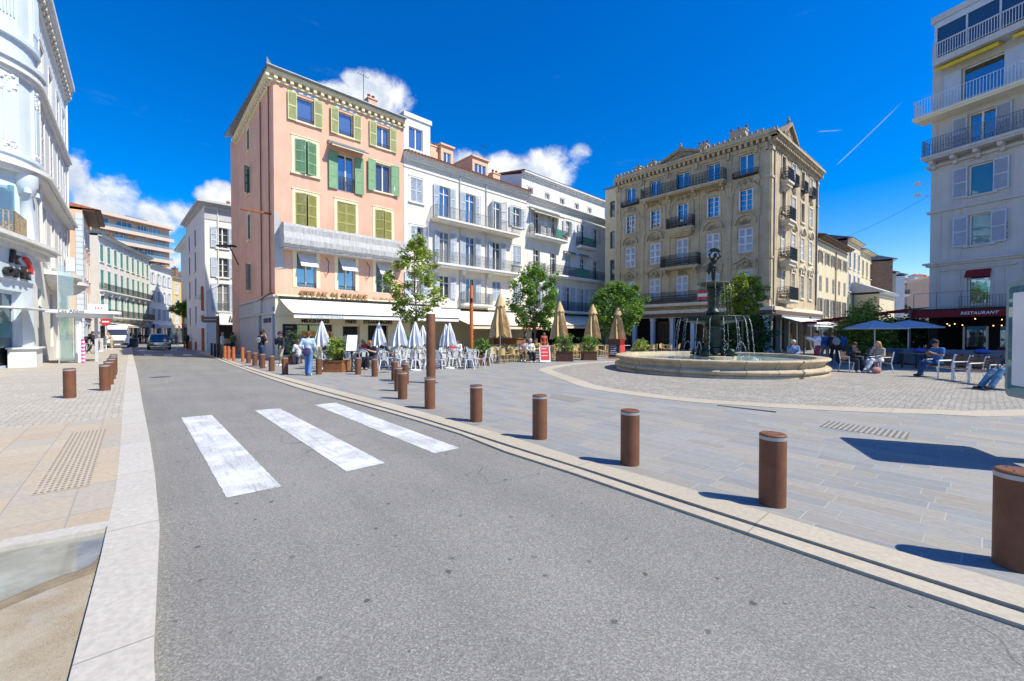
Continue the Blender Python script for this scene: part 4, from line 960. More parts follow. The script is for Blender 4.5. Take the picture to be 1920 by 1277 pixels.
for x in (.55, LS - .55): mb = MB(S2); mb.cyl((x, -.1, 3.9), (x, -.1, 16.5), .055, 6); mb.build('drain_pipe', M['zinc'], bg_)
# arcade at the foot
mb = MB()
mb.box(0, LF + .35, -.5, .3, 3.45, 3.75); mb.box(0, LF + .3, -.35, .25, 3.05, 3.445); mb.T = S2; mb.box(-.35, LS, -.5, .3, 3.45, 3.748); mb.box(-.3, LS, -.35, .25, 3.05, 3.443); mb.build('canopy_band', M['pale_stone'], bg_)
mb = MB(); mb.box(.2, LF + .36, -.56, -.505, 3.1, 3.42); mb.T = S2; mb.box(-.36, LS, -.56, -.505, 3.1, 3.42); mb.build('brown_fascia', M['brown_slats'], bg_)
n = 7
for T, L, n in ((S1, LF, 7), (S2, LS, 6)):
    for i in range(n + 1):
        x = .2 + (L - .4) * i / n; mb = MB(T); mb.box(x - .17, x + .17, -.15, .2, .25, 2.8); mb.box(x - .24, x + .24, -.22, .26, 0, .25); mb.box(x - .22, x + .22, -.2, .24, 2.8, 3.05); mb.build('column', M['blue_shutter' if T is S1 else 'grey_shutter'], bg_)
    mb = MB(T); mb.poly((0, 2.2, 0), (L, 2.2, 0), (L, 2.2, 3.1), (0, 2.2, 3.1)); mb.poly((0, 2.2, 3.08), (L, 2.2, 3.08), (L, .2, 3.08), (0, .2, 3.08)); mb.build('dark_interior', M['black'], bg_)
    for i in range(n):
        if (i + (T is S1)) % 2: 
            mb = MB(T); x0_, x1_ = .5 + (L - .4) * i / n, -.15 + (L - .4) * (i + 1) / n
            for q in range(9): mb.box(x0_ + (x1_ - x0_) * q / 8 - .03, x0_ + (x1_ - x0_) * q / 8 + .03, .6, .64, .1, 2.6)
            mb.box(x0_, x1_, .6, .65, 2.6, 2.7); mb.box(x0_, x1_, .6, .65, 1.0, 1.08); mb.build('slatted_screen', M['brown_slats'], bg_)
awning(bg_, S2, .6, 3.6, 3.0, 2.35, 1.9, 'grey_cloth', .22, y0=-.56); awning(bg_, S2, 3.7, 7.8, 3.0, 2.35, 1.9, 'white_cloth', .22, y0=-.56); awning(bg_, S2, 8.4, 11.5, 3.0, 2.5, 1.4, 'white_cloth', .22, y0=-.56)
mb = MB(); x = fc[3] - .35; mb.box(x - .55, x + .55, -.96, -.935, 4.5, 5.3); o = mb.build('letting_board', M['red_paint'], bg_)
mb = MB(); mb.box(x - .5, x + .5, -.972, -.962, 4.78, 5.05); mb.build('white_strip', M['white_letter'], o)

SCL = 1.06                                                      # the ornate building stands a little farther back and is that much larger
bg_.location = (PBg.x * SCL, PBg.y * SCL, 0); bg_.scale = (SCL,) * 3
# ================================================================== WHITE BUILDING ON THE LEFT, rounded corner
VL = -3.85; s0, s1 = 31.6, 47.6; H_L = 20.3
Q1 = (US * s1 + VS * VL).xy; Q0 = (US * s0 + VS * VL).xy
# street face seen from outside: left to right runs towards the far end (+US)
bl = building('corner_building', 'white building with a rounded corner bay, deep bracketed cornice and red-arc shop sign', Q0, UD)
LL = s1 - s0; RB = 2.6
# local: x = along the street away from the camera, y = into the building (-VS)
ops = []; xs = [1.2, 4.6, 8.0, 11.4, 14.4]
rowsL = [(15.6, 18.0), (11.0, 14.0), (5.9, 8.9)]
for k, (a, b) in enumerate(rowsL):
    for x in xs: ops.append((x - .6, x + .6, a, b, k))
g_ops = [(2.0, 3.2, .9, 4.1), (6.3, 7.5, .9, 4.1), (11.0, 13.6, .1, 3.9)]
CXR, GX = 2.4, .7                                              # where the bay and the ground-floor shop start
mb = MB(); wallq(mb, CXR, LL, 5.2, H_L, [o_ for o_ in ops if o_[0] > CXR], .3); wallq(mb, GX, LL, 0, 5.2, g_ops, .3)
mb.poly((LL, 0, 0), (LL, 12, 0), (LL, 12, H_L), (LL, 0, H_L)); mb.poly((LL, 12, 0), (-2, 12, 0), (-2, 12, H_L), (LL, 12, H_L))
# the bay: quarter round from the street face to the front face
mb.c = 1; n = 14; cxr, cyr = CXR, RB
arc = [(cxr + RB * math.sin(-math.pi / 2 * i / n), cyr - RB * math.cos(math.pi / 2 * i / n)) for i in range(n + 1)]
prof = arc + [(cxr - RB, RB + 9)]
mb.smooth = True
for (a, b), (c, d) in zip(prof[1:], prof): mb.poly((a, b, 5.2), (c, d, 5.2), (c, d, H_L), (a, b, H_L))
mb.smooth = False; mb.poly(*[(a, b, H_L) for a, b in prof[::-1]], (0, 12, H_L))
fA, fB = Vector((GX, 0)), Vector((-5.3, 1.3)); fd = (fA - fB).normalized(); TF = Matrix.Translation((fB.x, fB.y, 0)) @ Matrix.Rotation(math.atan2(fd.y, fd.x), 4, 'Z'); LFt = (fA - fB).length
mb.T = TF; fops = [(LFt - 3.4, LFt - 1.1, .05, 3.7)]; wallq(mb, -2, LFt, 0, 5.75, fops, .35); mb.T = None
mb.build('wall', [M['white_wall'], M['bluewhite_wall']], bl)
for a, b, c, d, k in ops:
    if a < CXR: continue
    window(bl, I4, a, b, c, d, glass='glass_dark', frame='white_paint', surround='white_trim', sill='white_trim', shut='closed' if k == 1 or a > 8 else None, shmat='white_shutter', slats=8, trw=.18, trans=.6)
for i, (a, b, c, d) in enumerate(g_ops): window(bl, I4, a, b, c, d, glass='glass_dark', frame='grey_iron', rev=.28, mull=0 if i < 2 else 2, name='shop_window', trans=.9)
window(bl, TF, *fops[0], glass='glass_dark', frame='blue_shutter', rev=.33, mull=0, trans=.8, name='shop_window', frame_w=.14)
mb = MB(TF); a, b, c, d = fops[0]; mb.box(a + .2, b - .2, .30, .325, 1.5, 2.2); mb.build('poster', M['glass_teal'], bl)
mb = MB(TF); mb.slab([(a - .3, -.02), (a - .3, -1.0), (b + .5, -.8), (b + .5, -.02)], 2.84, 2.90); mb.build('canopy', M['white_cloth'], bl)
mb = MB(); mb.box(-1.3, .5, -.3, .6, 0, .95); mb.box(-1.4, .6, -.4, .65, .95, 1.02); mb.build('plinth', M['white_wall'], bl)
mb = MB(TF); mb.box(-1, LFt - .15, -.12, -.004, 4.2, 5.6); sg = mb.build('shop_sign', M['bluewhite_wall'], bl)
text('k', .85, M['black_letter'], sg, TF @ TR((LFt - 1.9, -.2, 5.22)), ext=.06, shear=.12, align='RIGHT', sx=1.9); text('ork', .85, M['black_letter'], sg, TF @ TR((LFt - .95, -.2, 4.58)), ext=.06, shear=.12, align='RIGHT', sx=1.9)
mb = MB(TF); mb.arch(LFt - 1.35, 4.72, .50, .68, -.26, -.13, R(-8), R(95), 8); mb.build('red_arc', M['red_letter'], sg)
# balcony slab over the shop, with balustrade
for_ = [(2.6, -.9), (.9, -.75), (-1.6, -.25), (-6, .8), (-6, 9), (2.6, 3)]
mb = MB()
for z0_, z1_, e in ((5.98, 6.16, 0), (5.86, 5.975, .22), (5.6, 5.855, .5)): mb.slab([(x - (.0 if x > 2 else 0), min(y + e, 8)) for x, y in for_], z0_, z1_)
ob = mb.build('balcony', M['white_trim'], bl)
mb = MB(); rail(mb, [(.7, .2), (-1.4, .3), (-1.7, 4.5)], 6.16, 1.25, .16, 2, .025); mb.build('railing', M['carved_stone'], ob)
mb = MB(); mb.box(.2, .24, .5, 2.2, 6.2, 8.9); mb.build('glass_screen', M['glass_clear'], ob)
L = Matrix.Translation((cxr + RB * math.sin(R(-62)), cyr - RB * math.cos(R(-62)), 0)) @ Matrix.Rotation(R(-62), 4, 'Z')
mb = MB(L); mb.box(-.75, .75, -.06, .1, 6.2, 8.8); mb.box(-.9, -.751, -.1, .1, 6.2, 9.0); mb.box(.751, .9, -.1, .1, 6.2, 9.0); mb.build('balcony_door', M['teal_shutter'], bl)
mb = MB(); mb.smooth = True; mb.lathe([(.36, 6.16), (.36, 6.4), (.28, 6.45), (.25, 8.7), (.34, 8.78), (.40, 9.1), (.46, 9.2), (.46, 9.75)], 16, (1.15, .25, 0)); mb.smooth = False
for sgn in (-.38, .38): mb.lathe([(.0, -.0), (.16, .0), (.16, .2), (.06, .25), (0, .25)], 10, (1.15 + sgn, .05 - sgn * .25, 8.8))
mb.build('corner_column', M['bluewhite_wall'], bl)
# string courses following the bay, pilasters on it
def ring(z0_, z1_, p, x_end=LL, m='bluewhite_wall', nm='string_course'):
    mb = MB(); r = RB + p; A = [(x_end, -p)] + [(cxr + r * math.sin(-math.pi / 2 * i / n), cyr - r * math.cos(math.pi / 2 * i / n)) for i in range(n + 1)] + [(cxr - r, RB + 9)]
    B = [(x_end, .2)] + [(cxr + (RB - .2) * math.sin(-math.pi / 2 * i / n), cyr - (RB - .2) * math.cos(math.pi / 2 * i / n)) for i in range(n + 1)] + [(cxr - RB + .2, RB + 9)]
    for i in range(len(A) - 1): mb.slab([A[i + 1], A[i], B[i], B[i + 1]][::-1], z0_, z1_)
    mb.build(nm, M[m], bl)
for z, p in ((9.75, .42), (9.95, .6)): ring(z, z + .2, p, LL, 'white_trim')
for z0_, z1_, p in ((10.55, 10.75, .22), (15.0, 15.2, .28), (15.2, 15.42, .42), (16.4, 16.6, .2), (10.15, 10.55, .12)): ring(z0_, z1_, p, CXR + .35)
for z0_, z1_, p in ((14.62, 14.8, .2), (14.8, 14.98, .34)): ring(z0_, z1_, p, LL, 'white_trim')
ring(H_L, H_L + .25, .42, LL + .0, 'white_trim', 'cornice'); ring(H_L + .25, H_L + .55, .55, LL, 'white_trim', 'cornice'); ring(H_L - .75, H_L - .6, .15, LL, 'white_trim', 'cornice')
mb = MB()
for i in range(int(LL / .75) + 1):
    x = .2 + i * .75
    if x < CXR: continue
    mb.box(x - .19, x + .19, -.36, -.003, H_L - .42, H_L); mb.box(x - .16, x + .16, -.24, -.003, H_L - .6, H_L - .42)
for i in range(9):
    a = -math.pi / 2 * i / 9; mb.obox(Matrix.Translation((cxr + (RB + .18) * math.sin(a), cyr - (RB + .18) * math.cos(a), H_L - .21)) @ Matrix.Rotation(a, 4, 'Z'), .38, .36, .42)
mb.build('cornice_bracket', M['pale_stone'], bl)
mb = MB(); cv = MB()
for a in (R(-6), R(-44), R(-84)):
    L = Matrix.Translation((cxr + RB * math.sin(a), cyr - RB * math.cos(a), 0)) @ Matrix.Rotation(a, 4, 'Z')
    mb.T = L; mb.box(-.42, .42, -.1, .06, 10.75, 15.0); mb.box(-.26, .26, -.13, .06, 11.2, 14.2); mb.box(-.42, .42, -.1, .06, 16.6, 19.6); mb.box(-.5, .5, -.16, .06, 16.6, 16.9)
    for q in range(5): mb.box(-.32 + q * .14, -.26 + q * .14, -.15, .06, 17.4, 19.6)
    cv.T = L; swag(cv, 0, 13.6, .75, 1.2, -.13, 26); swag(cv, 0, 10.9, .6, .4, -.13, 12)
o = mb.build('pilaster', M['bluewhite_wall'], bl); cv.build('carving', M['white_trim'], o)
for x in (2.7, LL - .25): mb = MB(); mb.cyl((x, -.09, 6.3), (x, -.09, H_L - .8), .065, 6); mb.build('drain_pipe', M['white_trim'], bl)
# shell-shaped balcony bases on the street face
for x, wd in ((6.9, 2.6), (12.3, 1.8)):
    mb = MB(); mb.smooth = True
    for j, (r0, z0_, r1, z1_) in enumerate(((.05, 4.35, .55, 4.5), (.55, 4.5, .85, 4.85), (.85, 4.85, .9, 5.05), (.9, 5.05, 1.05, 5.1), (1.05, 5.1, 1.05, 5.3), (1.05, 5.3, 0, 5.32))):
        for i in range(16):
            t0_, t1_ = math.pi * i / 16, math.pi * (i + 1) / 16
            f = lambda r, t, z: (x + wd * r * math.cos(t), -.01 - 1.3 * r * math.sin(t), z)
            mb.poly(f(r0, t1_, z0_), f(r0, t0_, z0_), f(r1, t0_, z1_), f(r1, t1_, z1_))
    mb.build('balcony_base', M['white_trim'], bl)
mb = MB(); mb.box(13.4, 14.2, -.55, -.1, 6.3, 7.3); mb.build('air_conditioner', M['white_paint'], bl)
mb = MB(); mb.box(3.2, 3.3, -.4, -.003, 2.9, 3.0); mb.box(9.0, 10.3, -.9, -.003, 0, 1.2); mb.build('planter_block', M['cream_wall'], bl)
mb = MB(); mb.box(4, LL - .6, 1.5, 6, H_L + .5, H_L + 2.6); mb.build('penthouse', M['white_wall'], bl)

# ================================================================== LEFT STREET ROW
def row_house(name, label, O, d, L, H, m, nx, floors, shm, D=10, glass='glass_dark', eave=.5, roof='tile', surround='white_trim', shut='closed', balc=(), ww=.5, ground='grey_trim', corn='white_trim', ornate=1, sidem=None, slats=8, gz=3.2, cont=True, brk=0):
    floors = [f_ for f_ in floors if f_[1] < H]; b = building(name, label, O, d); xs = [L * (i + .5) / nx for i in range(nx)]
    ops = [(x - ww, x + ww, a, c, k, i) for k, (a, c) in enumerate(floors) for i, x in enumerate(xs)]
    gx = [(L * i / max(2, nx // 2) + .35, L * (i + 1) / max(2, nx // 2) - .35, .1, gz - .5) for i in range(max(2, nx // 2))]
    mb = MB(); wallq(mb, 0, L, gz, H, ops, .18); mb.c = 1; wallq(mb, 0, L, 0, gz, gx, .35); mb.c = 2 if sidem else 0; shell(mb, L, D, 0, H)
    mb.build('wall', [M[m], M[ground]] + ([M[sidem]] if sidem else []), b)
    for a, e, c, f, k, i in ops:
        window(b, I4, a, e, c, f, glass=glass, shut=(shut[k] if isinstance(shut, (list, tuple)) else shut), shmat=shm, slats=slats, rev=.16, surround=surround, trw=.1, sill=surround, shw=ww * .95)
    for i, g in enumerate(gx): window(b, I4, *g, glass='glass_dark', frame='grey_iron', rev=.33, mull=1, trans=.5, name='shop_window')
    for z, dd, h in balc:
        if cont: balcony(b, I4, .3, L - .3, z, dd, h, 'white_trim', 'iron', .14, ornate=ornate, brackets=brk)
        else:
            for x in xs: balcony(b, I4, x - .75, x + .75, z, dd, h, 'white_trim', 'iron', .13, ornate=ornate)
    cornice(b, I4, 0, L, H, ((-.35, -.25, .06), (-.02, .12, eave * .7), (.12, .24, eave)), corn)
    cornice(b, I4, 0, L, gz, ((.0, .16, .12),), corn, name='string_course')
    mb = MB(); e = eave + .08; mb.add([(-.1, -e, H + .245), (L + .1, -e, H + .245), (L + .1, D / 2, H + 1.7), (-.1, D / 2, H + 1.7), (L + .1, D + .2, H + .2), (-.1, D + .2, H + .2)], [(0, 1, 2, 3), (3, 2, 4, 5), (0, 3, 5), (1, 4, 2)])
    mb.build('roof', M[roof], b); return b, xs
O = US * 61.6 + VS * -3.9
b1, _ = row_house('townhouse', 'peach townhouse with white corner quoins and a wide tiled eave beside the white building', O.xy, UD, 9.0, 14.3, 'peach_wall', 3, ((11.0, 12.9), (7.6, 9.6), (4.2, 6.3)), 'blue_shutter', eave=1.3, sidem='peach_wall', D=14, corn='dark_wood')
mb = MB()
for k in range(24): mb.box(-.05, .9, -.05, -.003, k * .58 + .02, k * .58 + .56); mb.box(-.05, -.003, -.05, .52, k * .58 + .02, k * .58 + .56)
mb.build('quoins', M['bluewhite_wall'], b1); chimney(b1, I4, 1.0, 3.5, 15.5, .9, .9, 1.3, 'peach_wall', pots=1)
O = (-52.9, 54.0); e_ = Vector((-61.8, 72.0)); d = (e_ - Vector(O)).normalized()
b2, _ = row_house('townhouse', 'long cream townhouse with teal shutters and iron balconies on two floors', O, d, (e_ - Vector(O)).length, 14.2, 'cream_wall', 9, ((11.0, 13.2), (7.4, 9.9), (4.0, 6.7)), 'teal_shutter', eave=.6, balc=((7.3, .5, .9), (3.9, .8, .95)), roof='zinc', brk=8)
chimney(b2, I4, 6, 3, 15.6, .8, .6, 1.2, 'peach_wall'); chimney(b2, I4, 14, 3, 15.6, .9, .6, 1.2, 'brick_wall')
awning(b2, I4, 2.0, 8.0, 3.3, 2.7, 1.8, 'beige_cloth', .2); mb = MB(); mb.box(11.6, 14.2, -.1, -.004, 2.5, 3.15); mb.build('blue_shop_sign', M['blue_paint'], b2); mb = MB(); mb.box(8.6, 11.4, -.1, -.004, 2.6, 3.2); mb.build('lilac_shop_sign', M['bluewhite_wall'], b2)
O2 = e_ + d * .1; d3 = Vector((-.36, .93)).normalized()
b3, _ = row_house('townhouse', 'narrow white townhouse with pale shutters past the teal-shuttered row', O2, d3, 9.5, 13.4, 'white_wall', 4, ((10.4, 12.2), (7.2, 9.1), (4.0, 6.0)), 'white_shutter', roof='zinc', shut='open')
mb = MB(); mb.box(.6, 2.2, -.4, -.1, 2.5, 3.3); mb.build('blue_shop_sign', M['blue_paint'], b3)
O3 = O2 + d3 * 9.6; d4 = Vector((-.2, .98)).normalized()
b4, _ = row_house('townhouse', 'ochre yellow townhouse with white shutters down the left street', O3, d4, 9.0, 12.4, 'yellow_wall', 3, ((9.4, 11.3), (6.4, 8.4), (3.6, 5.4)), 'white_shutter', roof='dark_tile', shut='closed', ground='cream_trim')
mb = MB(); mb.box(1, 4, -.15, -.004, 2.7, 3.3); mb.build('cream_shop_sign', M['pale_stone'], b4); mb = MB(); mb.box(1.6, 2.4, -.17, -.151, 2.75, 3.25); mb.build('red_mark', M['red_paint'], b4)
chimney(b4, I4, 2, 2, 13.6, 1.0, .8, 1.2, 'peach_wall'); chimney(b4, I4, 5, 2, 13.6, .9, .8, 1.2, 'brick_wall')
def at(px, Y): return Vector(((px - CX) / F_PX * Y, Y))
pA, pB = at(317, 92), at(352, 88)
b5, _ = row_house('townhouse', 'low pink house with green shutters and red tiled roof closing the street', pA, (pB - pA).normalized(), (pB - pA).length, 9.9, 'pink_wall', 2, ((7.0, 8.9), (3.9, 5.8)), 'green_shutter', shut='open', eave=.4, surround=None)
pA, pB = at(325, 120), at(352, 116)
b6, _ = row_house('townhouse', 'ochre house rising behind the low pink house', pA, (pB - pA).normalized(), (pB - pA).length, 18.5, 'yellow_wall', 2, ((13.6, 15.6), (16.0, 17.6)), 'white_shutter', surround=None)
pA, pB = at(341, 74), at(366, 62)
b7, _ = row_house('townhouse', 'plain white house with hipped eave behind the blue-shuttered corner house', pA, (pB - pA).normalized(), (pB - pA).length, 15.8, 'white_wall', 1, ((20, 21),), 'blue_shutter', surround=None, eave=.9)
# high-rise
pA, pB = at(176, 100), at(328, 118); d = (pB - pA).normalized(); L = (pB - pA).length
hr = building('apartment_block', 'tall modern pink and beige apartment block with stacked balconies rising behind the street', pA, d)
Hh = 30.6; fh = 3.0; mb = MB(); mb.box(0, L, 1.6, 12, 0, Hh - .2); mb.box(-.1, L + .1, -.3, 12.2, Hh - .2, Hh + .5); mb.box(8, 13, 3, 6, Hh + .5, Hh + 1.0); mb.build('wall', M['block_wall'], hr)
for k in range(7):
    z = Hh - .2 - fh * (k + 1)
    mb = MB(); mb.box(-.05, L + .05, -.1, 1.6, z - .2, z); mb.box(-.05, L + .05, -.12, .0, z - .45, z + .42); mb.build('balcony', M['block_wall'], hr)
    x = .6; random.seed(k + 5)
    while x < L - 2:
        w_ = random.choice((2.2, 3.0, 3.6)); o = window(hr, TR((0, 1.42, 0)), x, min(x + w_, L - .3), z + .25, z + 2.6, glass='glass_dark' if random.random() < .75 else 'curtain', rev=.1, mull=2); x += w_ + random.choice((.4, 1.2, 1.6))
    mb = MB(); mb.box(.2, L - .2, -.10, -.07, z + .42, z + 1.1); mb.build('balcony_glass', M['glass_clear'], hr)
mb = MB(); mb.box(9, 14, 3, 3.2, Hh + 1.5, Hh + 1.6); mb.box(9, 9.1, 3, 3.1, Hh + .5, Hh + 1.6); mb.box(13.9, 14, 3, 3.1, Hh + .5, Hh + 1.6); mb.build('roof_rail', M['grey_iron'], hr)
# hipped white corner house beyond the side street
W0 = Vector((-27.9, 38.4)); w1 = WD; LW = 8.5; HW = 13.3
bw = building('corner_building', 'white corner house with blue-grey shutters and a wide flat eave beyond the pink building', W0, w1)
UW = Vector((-.70, .714)).normalized(); LU = tpx(W0, UW, 351); TW = frame(W0, w1).inverted() @ frame(W0 + UW * LU, -UW)
tw = lambda px: tpx(W0, w1, px); xw = tw(419.5)
wo = [(xw - .45, xw + .45, 9.6, 11.5), (xw - .45, xw + .45, 6.9, 8.7), (xw - .47, xw + .47, 3.75, 6.3)]
mb = MB(); wallq(mb, 0, LW, 0, HW, wo + [(tw(411), LW - .4, .05, 2.5)], .25); mb.T = TW
t3 = lambda px: LU - tpx(W0, UW, px); so = []
for px in (357, 368):
    for z0_, z1_ in ((10.3, 12.0), (7.9, 9.8), (5.3, 7.2), (2.6, 4.4)): so.append((t3(px) - .42, t3(px) + .42, z0_, z1_))
wallq(mb, 0, LU, 0, HW, so, .15); mb.T = None; mb.poly((0, LU - .3, 0), (LW, LU - .3, 0), (LW, LU - .3, HW), (0, LU - .3, HW)); mb.poly((tw(411), .9, 0), (LW, .9, 0), (LW, .9, 2.6), (tw(411), .9, 2.6)); mb.build('wall', [M['white_wall']], bw)
for k, a in enumerate(wo): window(bw, I4, *a, glass='glass_dark', shut='open', shmat='blue_shutter', shw=.46, bars=2, sill='white_trim', slats=8 if k < 2 else 14)
mb = MB(); rail(mb, [(xw - .46, -.05), (xw + .46, -.05)], 3.75, .9, .12, 1); mb.build('window_railing', M['grey_iron'], bw)
for a in so: window(bw, TW, *a, glass='glass_dark', shut='closed', shmat='deep_blue_shutter', sill='white_trim')
mb = MB(); mb.box(tw(411), LW, -.12, -.004, 2.5, 3.55); mb.build('shop_fascia', M['white_paint'], bw); text('la C', .8, M['black_letter'], bw, TR((tw(437) + .25, -.15, 3.0)), ext=.01, shear=.2)
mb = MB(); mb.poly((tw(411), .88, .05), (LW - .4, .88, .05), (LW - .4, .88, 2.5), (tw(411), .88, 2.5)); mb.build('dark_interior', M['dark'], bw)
mb = MB(); mb.box(-.02, LW, -.06, -.003, 3.6, 3.75); mb.build('string_course', M['white_trim'], bw)
mb = MB(); pts = [(-.6, -.7), (LW, -.7), (LW, LU), (-.6, LU + .1)]; mb.slab(pts, HW + .18, HW + .36); mb.slab([(-.35, -.4), (LW, -.4), (LW, LU - .2), (-.35, LU - .1)], HW, HW + .18)
mb.add([(-.6, -.7, HW + .365), (LW, -.7, HW + .365), (LW, LU, HW + .365), (-.6, LU + .1, HW + .365), (3, 4, HW + 1.0), (LW, 4, HW + 1.0), (LW, LU - 3, HW + 1), (3, LU - 3, HW + 1)], [(0, 1, 5, 4), (3, 0, 4, 7), (4, 5, 6, 7), (1, 2, 6, 5), (2, 3, 7, 6)]); mb.build('roof', M['grey_trim'], bw)
mb = MB(); mb.box(-.02, LW, -.05, -.003, HW - 1.2, HW - .25); mb.build('frieze', M['grey_trim'], bw)
mb = MB(); mb.cyl((1.0, -.09, 6.2), (1.0, -.09, HW), .05, 6); mb.cyl((1.0, -.09, 6.2), (.05, -.12, 5.5), .05, 6); mb.cyl((.05, -.12, 0), (.05, -.12, 5.5), .05, 6); mb.build('drain_pipe', M['white_trim'], bw)
mb = MB(); mb.lathe([(.2, 0), (.25, .3), (.12, .5), (.2, .7), (0, .9)], 8, (2.4, 3.2, HW + .8)); mb.build('roof_finial', M['tile'], bw)

# ================================================================== GREY-WHITE BUILDING ON THE RIGHT
E0 = Vector((25.7, 26.0)); QD = Vector((.395, -.918)).normalized(); LE = 13.0
be = building('corner_building', 'weathered white building with stacked balconies, yellow awnings and a red restaurant front', E0, QD)
te = lambda px: tpx(E0, QD, px); xe = te(1833)
HE = 19.9
eo = [(xe - .47, xe + .47, 3.35, 5.35), (xe - .45, xe + .45, 6.75, 8.5), (xe - .5, xe + .5, 9.6, 11.35), (xe - .55, xe + .55, 12.5, 14.3), (xe - .85, xe + .85, 14.95, 17.1)]
eo2 = [(a + 4.2, b + 4.2, c, d) for a, b, c, d in eo] + [(a + 8.2, b + 8.2, c, d) for a, b, c, d in eo]
SE = Vector((.918, .395)); TE = frame(E0, QD).inverted() @ frame(E0 + SE * 12, -SE)
mb = MB(); wallq(mb, 0, LE, 2.95, 17.9, eo + eo2, .22); mb.c = 1; wallq(mb, 0, LE, 0, 2.95, [(.4, LE - .4, .02, 2.9)], 3.0); mb.c = 0; mb.T = TE; wallq(mb, 0, 12, 0, 17.9, [(3, 4, 6, 8), (3, 4, 9.5, 11.5), (7, 8, 6, 8), (7, 8, 9.5, 11.5)], .2); mb.T = None
mb.poly((LE, 0, 0), (LE, 12, 0), (LE, 12, 17.9), (LE, 0, 17.9)); mb.poly((0, 12, 17.88), (0, 0, 17.88), (LE, 0, 17.88), (LE, 12, 17.88)); mb.build('wall', [M['greywhite_wall'], M['black']], be)
for k, a in enumerate(eo + eo2):
    kk = k % 5
    window(be, I4, *a, glass='glass_teal' if kk in (1, 2) else 'glass', frame='white_trim', shut='open' if kk in (1, 2, 3) else None, shmat='grey_shutter' if kk == 9 else 'blue_shutter', shw=.62, sill='greywhite_wall', trw=.14, surround='greywhite_wall' if kk < 3 else None, mull=1 if kk in (3,) else 0)
    if kk == 4:
        for q0, q1 in ((a[0] - .75, a[0] - .01), (a[1] + .01, a[1] + .9)): mb = MB(); mb.box(q0, q1, -.06, -.003, a[2], a[3]); mb.build('sliding_shutter', M['blue_shutter'], be)
    if kk == 0:
        mb = MB(); mb.add([(a[0] - .05, -.02, a[3]), (a[1] + .05, -.02, a[3]), (a[1] + .05, -.25, a[3] - .45), (a[0] - .05, -.25, a[3] - .45)], [(0, 3, 2, 1)]); mb.build('blind', M['red_cloth'], be)
for a in ((3, 4, 6, 8), (3, 4, 9.5, 11.5), (7, 8, 6, 8), (7, 8, 9.5, 11.5)): window(be, TE, *a, glass='glass_dark', shut='open', shmat='blue_shutter', shw=.5)
for z0_, z1_, p in ((5.75, 5.87, .14), (5.87, 5.98, .26), (9.0, 9.14, .14), (11.75, 11.9, .2)): cornice(be, I4, -p, LE, 0, ((z0_, z1_, p),), 'greywhite_wall', name='string_course'); cornice(be, TE, 0, 12, 0, ((z0_, z1_, p - .003),), 'greywhite_wall', name='string_course')
balcony(be, I4, -.15, LE, 12.35, .9, .95, 'greywhite_wall', 'grey_iron', .12, ornate=1, brackets=14); balcony(be, I4, -.5, LE, 14.8, 1.1, .95, 'paleyellow_wall', 'white_metal', .13)
mb = MB(); mb.box(.4, LE, -.06, -.003, 13.7 - 1.5, 12.1); mb.build('frieze', M['carved_stone'], be)
mb = MB(); mb.box(.35, LE, -.95, 12, 17.55, 17.9); mb.box(.3, LE, -1.05, 12, 20.0, 20.35); mb.box(.4, .5, -.9, .2, 17.9, 20.0); ph = mb.build('penthouse', M['greywhite_wall'], be)
mb = MB(); mb.poly((.5, -.85, 18.0), (LE, -.85, 18.0), (LE, -.85, 20.0), (.5, -.85, 20.0)); mb.poly((.5, 11.9, 17.9), (.5, -.85, 17.9), (.5, -.85, 20.0), (.5, 11.9, 20.0)); mb.build('penthouse_glass', M['glass_dark'], ph)
mb = MB()
for k in range(9): mb.box(.5 + k * 1.3 - .04, .5 + k * 1.3 + .04, -.92, -.86, 17.9, 20.0)
mb.box(.5, LE, -.92, -.86, 18.75, 18.83); mb.box(.5, LE, -.93, -.88, 19.65, 20.0); mb.build('penthouse_frame', M['blue_shutter'], ph)
mb = MB(); rail(mb, [(.38, -.1), (.38, -1.0), (LE, -1.0)], 17.9, .85, .11); mb.build('railing', M['white_metal'], ph)
mb = MB()
for k in range(4): mb.add([(.4 + k * 3.1, -.03, 17.5), (3.0 + k * 3.1, -.03, 17.5), (3.0 + k * 3.1, -.75, 17.42), (.4 + k * 3.1, -.75, 17.42), (.4 + k * 3.1, -.77, 17.2), (3.0 + k * 3.1, -.77, 17.2)], [(0, 3, 2, 1), (3, 4, 5, 2)])
mb.build('awning', M['yellow_cloth'], be)
mb = MB()
for x in (.45, 1.35, 3.1, 3.9): mb.box(x - .05, x + .05, -.03, -.003, 3.2, 5.6); mb.box(x - .05, x + .05, -.03, -.003, 6.2, 8.9)
mb.box(.45, 1.35, -.03, -.003, 5.2, 5.3); mb.box(3.1, 3.9, -.03, -.003, 5.2, 5.3); mb.build('wall_panel_moulding', M['greywhite_wall'], be)
mb = MB(); mb.box(.6, 3.6, -.12, -.02, 5.42, 5.52); mb.build('awning_roller', M['grey_trim'], be)
mb = MB(); swag(mb, xe, 11.42, 1.2, .3, -.03, 16); mb.build('carving', M['greywhite_wall'], be)
mb = MB()
for z in (10.2, 10.9):
    mb.cyl((-.1, -.1, z), (-.7, -.2, z), .02, 4); mb.obox(TR((-.55, -.25, z + .14)) @ Matrix.Rotation(.5, 4, 'Z'), .3, .15, .15)
mb.build('security_camera', M['white_metal'], be)
mb = MB()
for k in range(2):
    for i in range(2):
        for j in range(2): mb.ball((3.05 + i * .13, -.03, 6.95 + k * .55 + j * .2), .06, 6, 4)
mb.build('wall_anchors', M['dark_tile'], be)
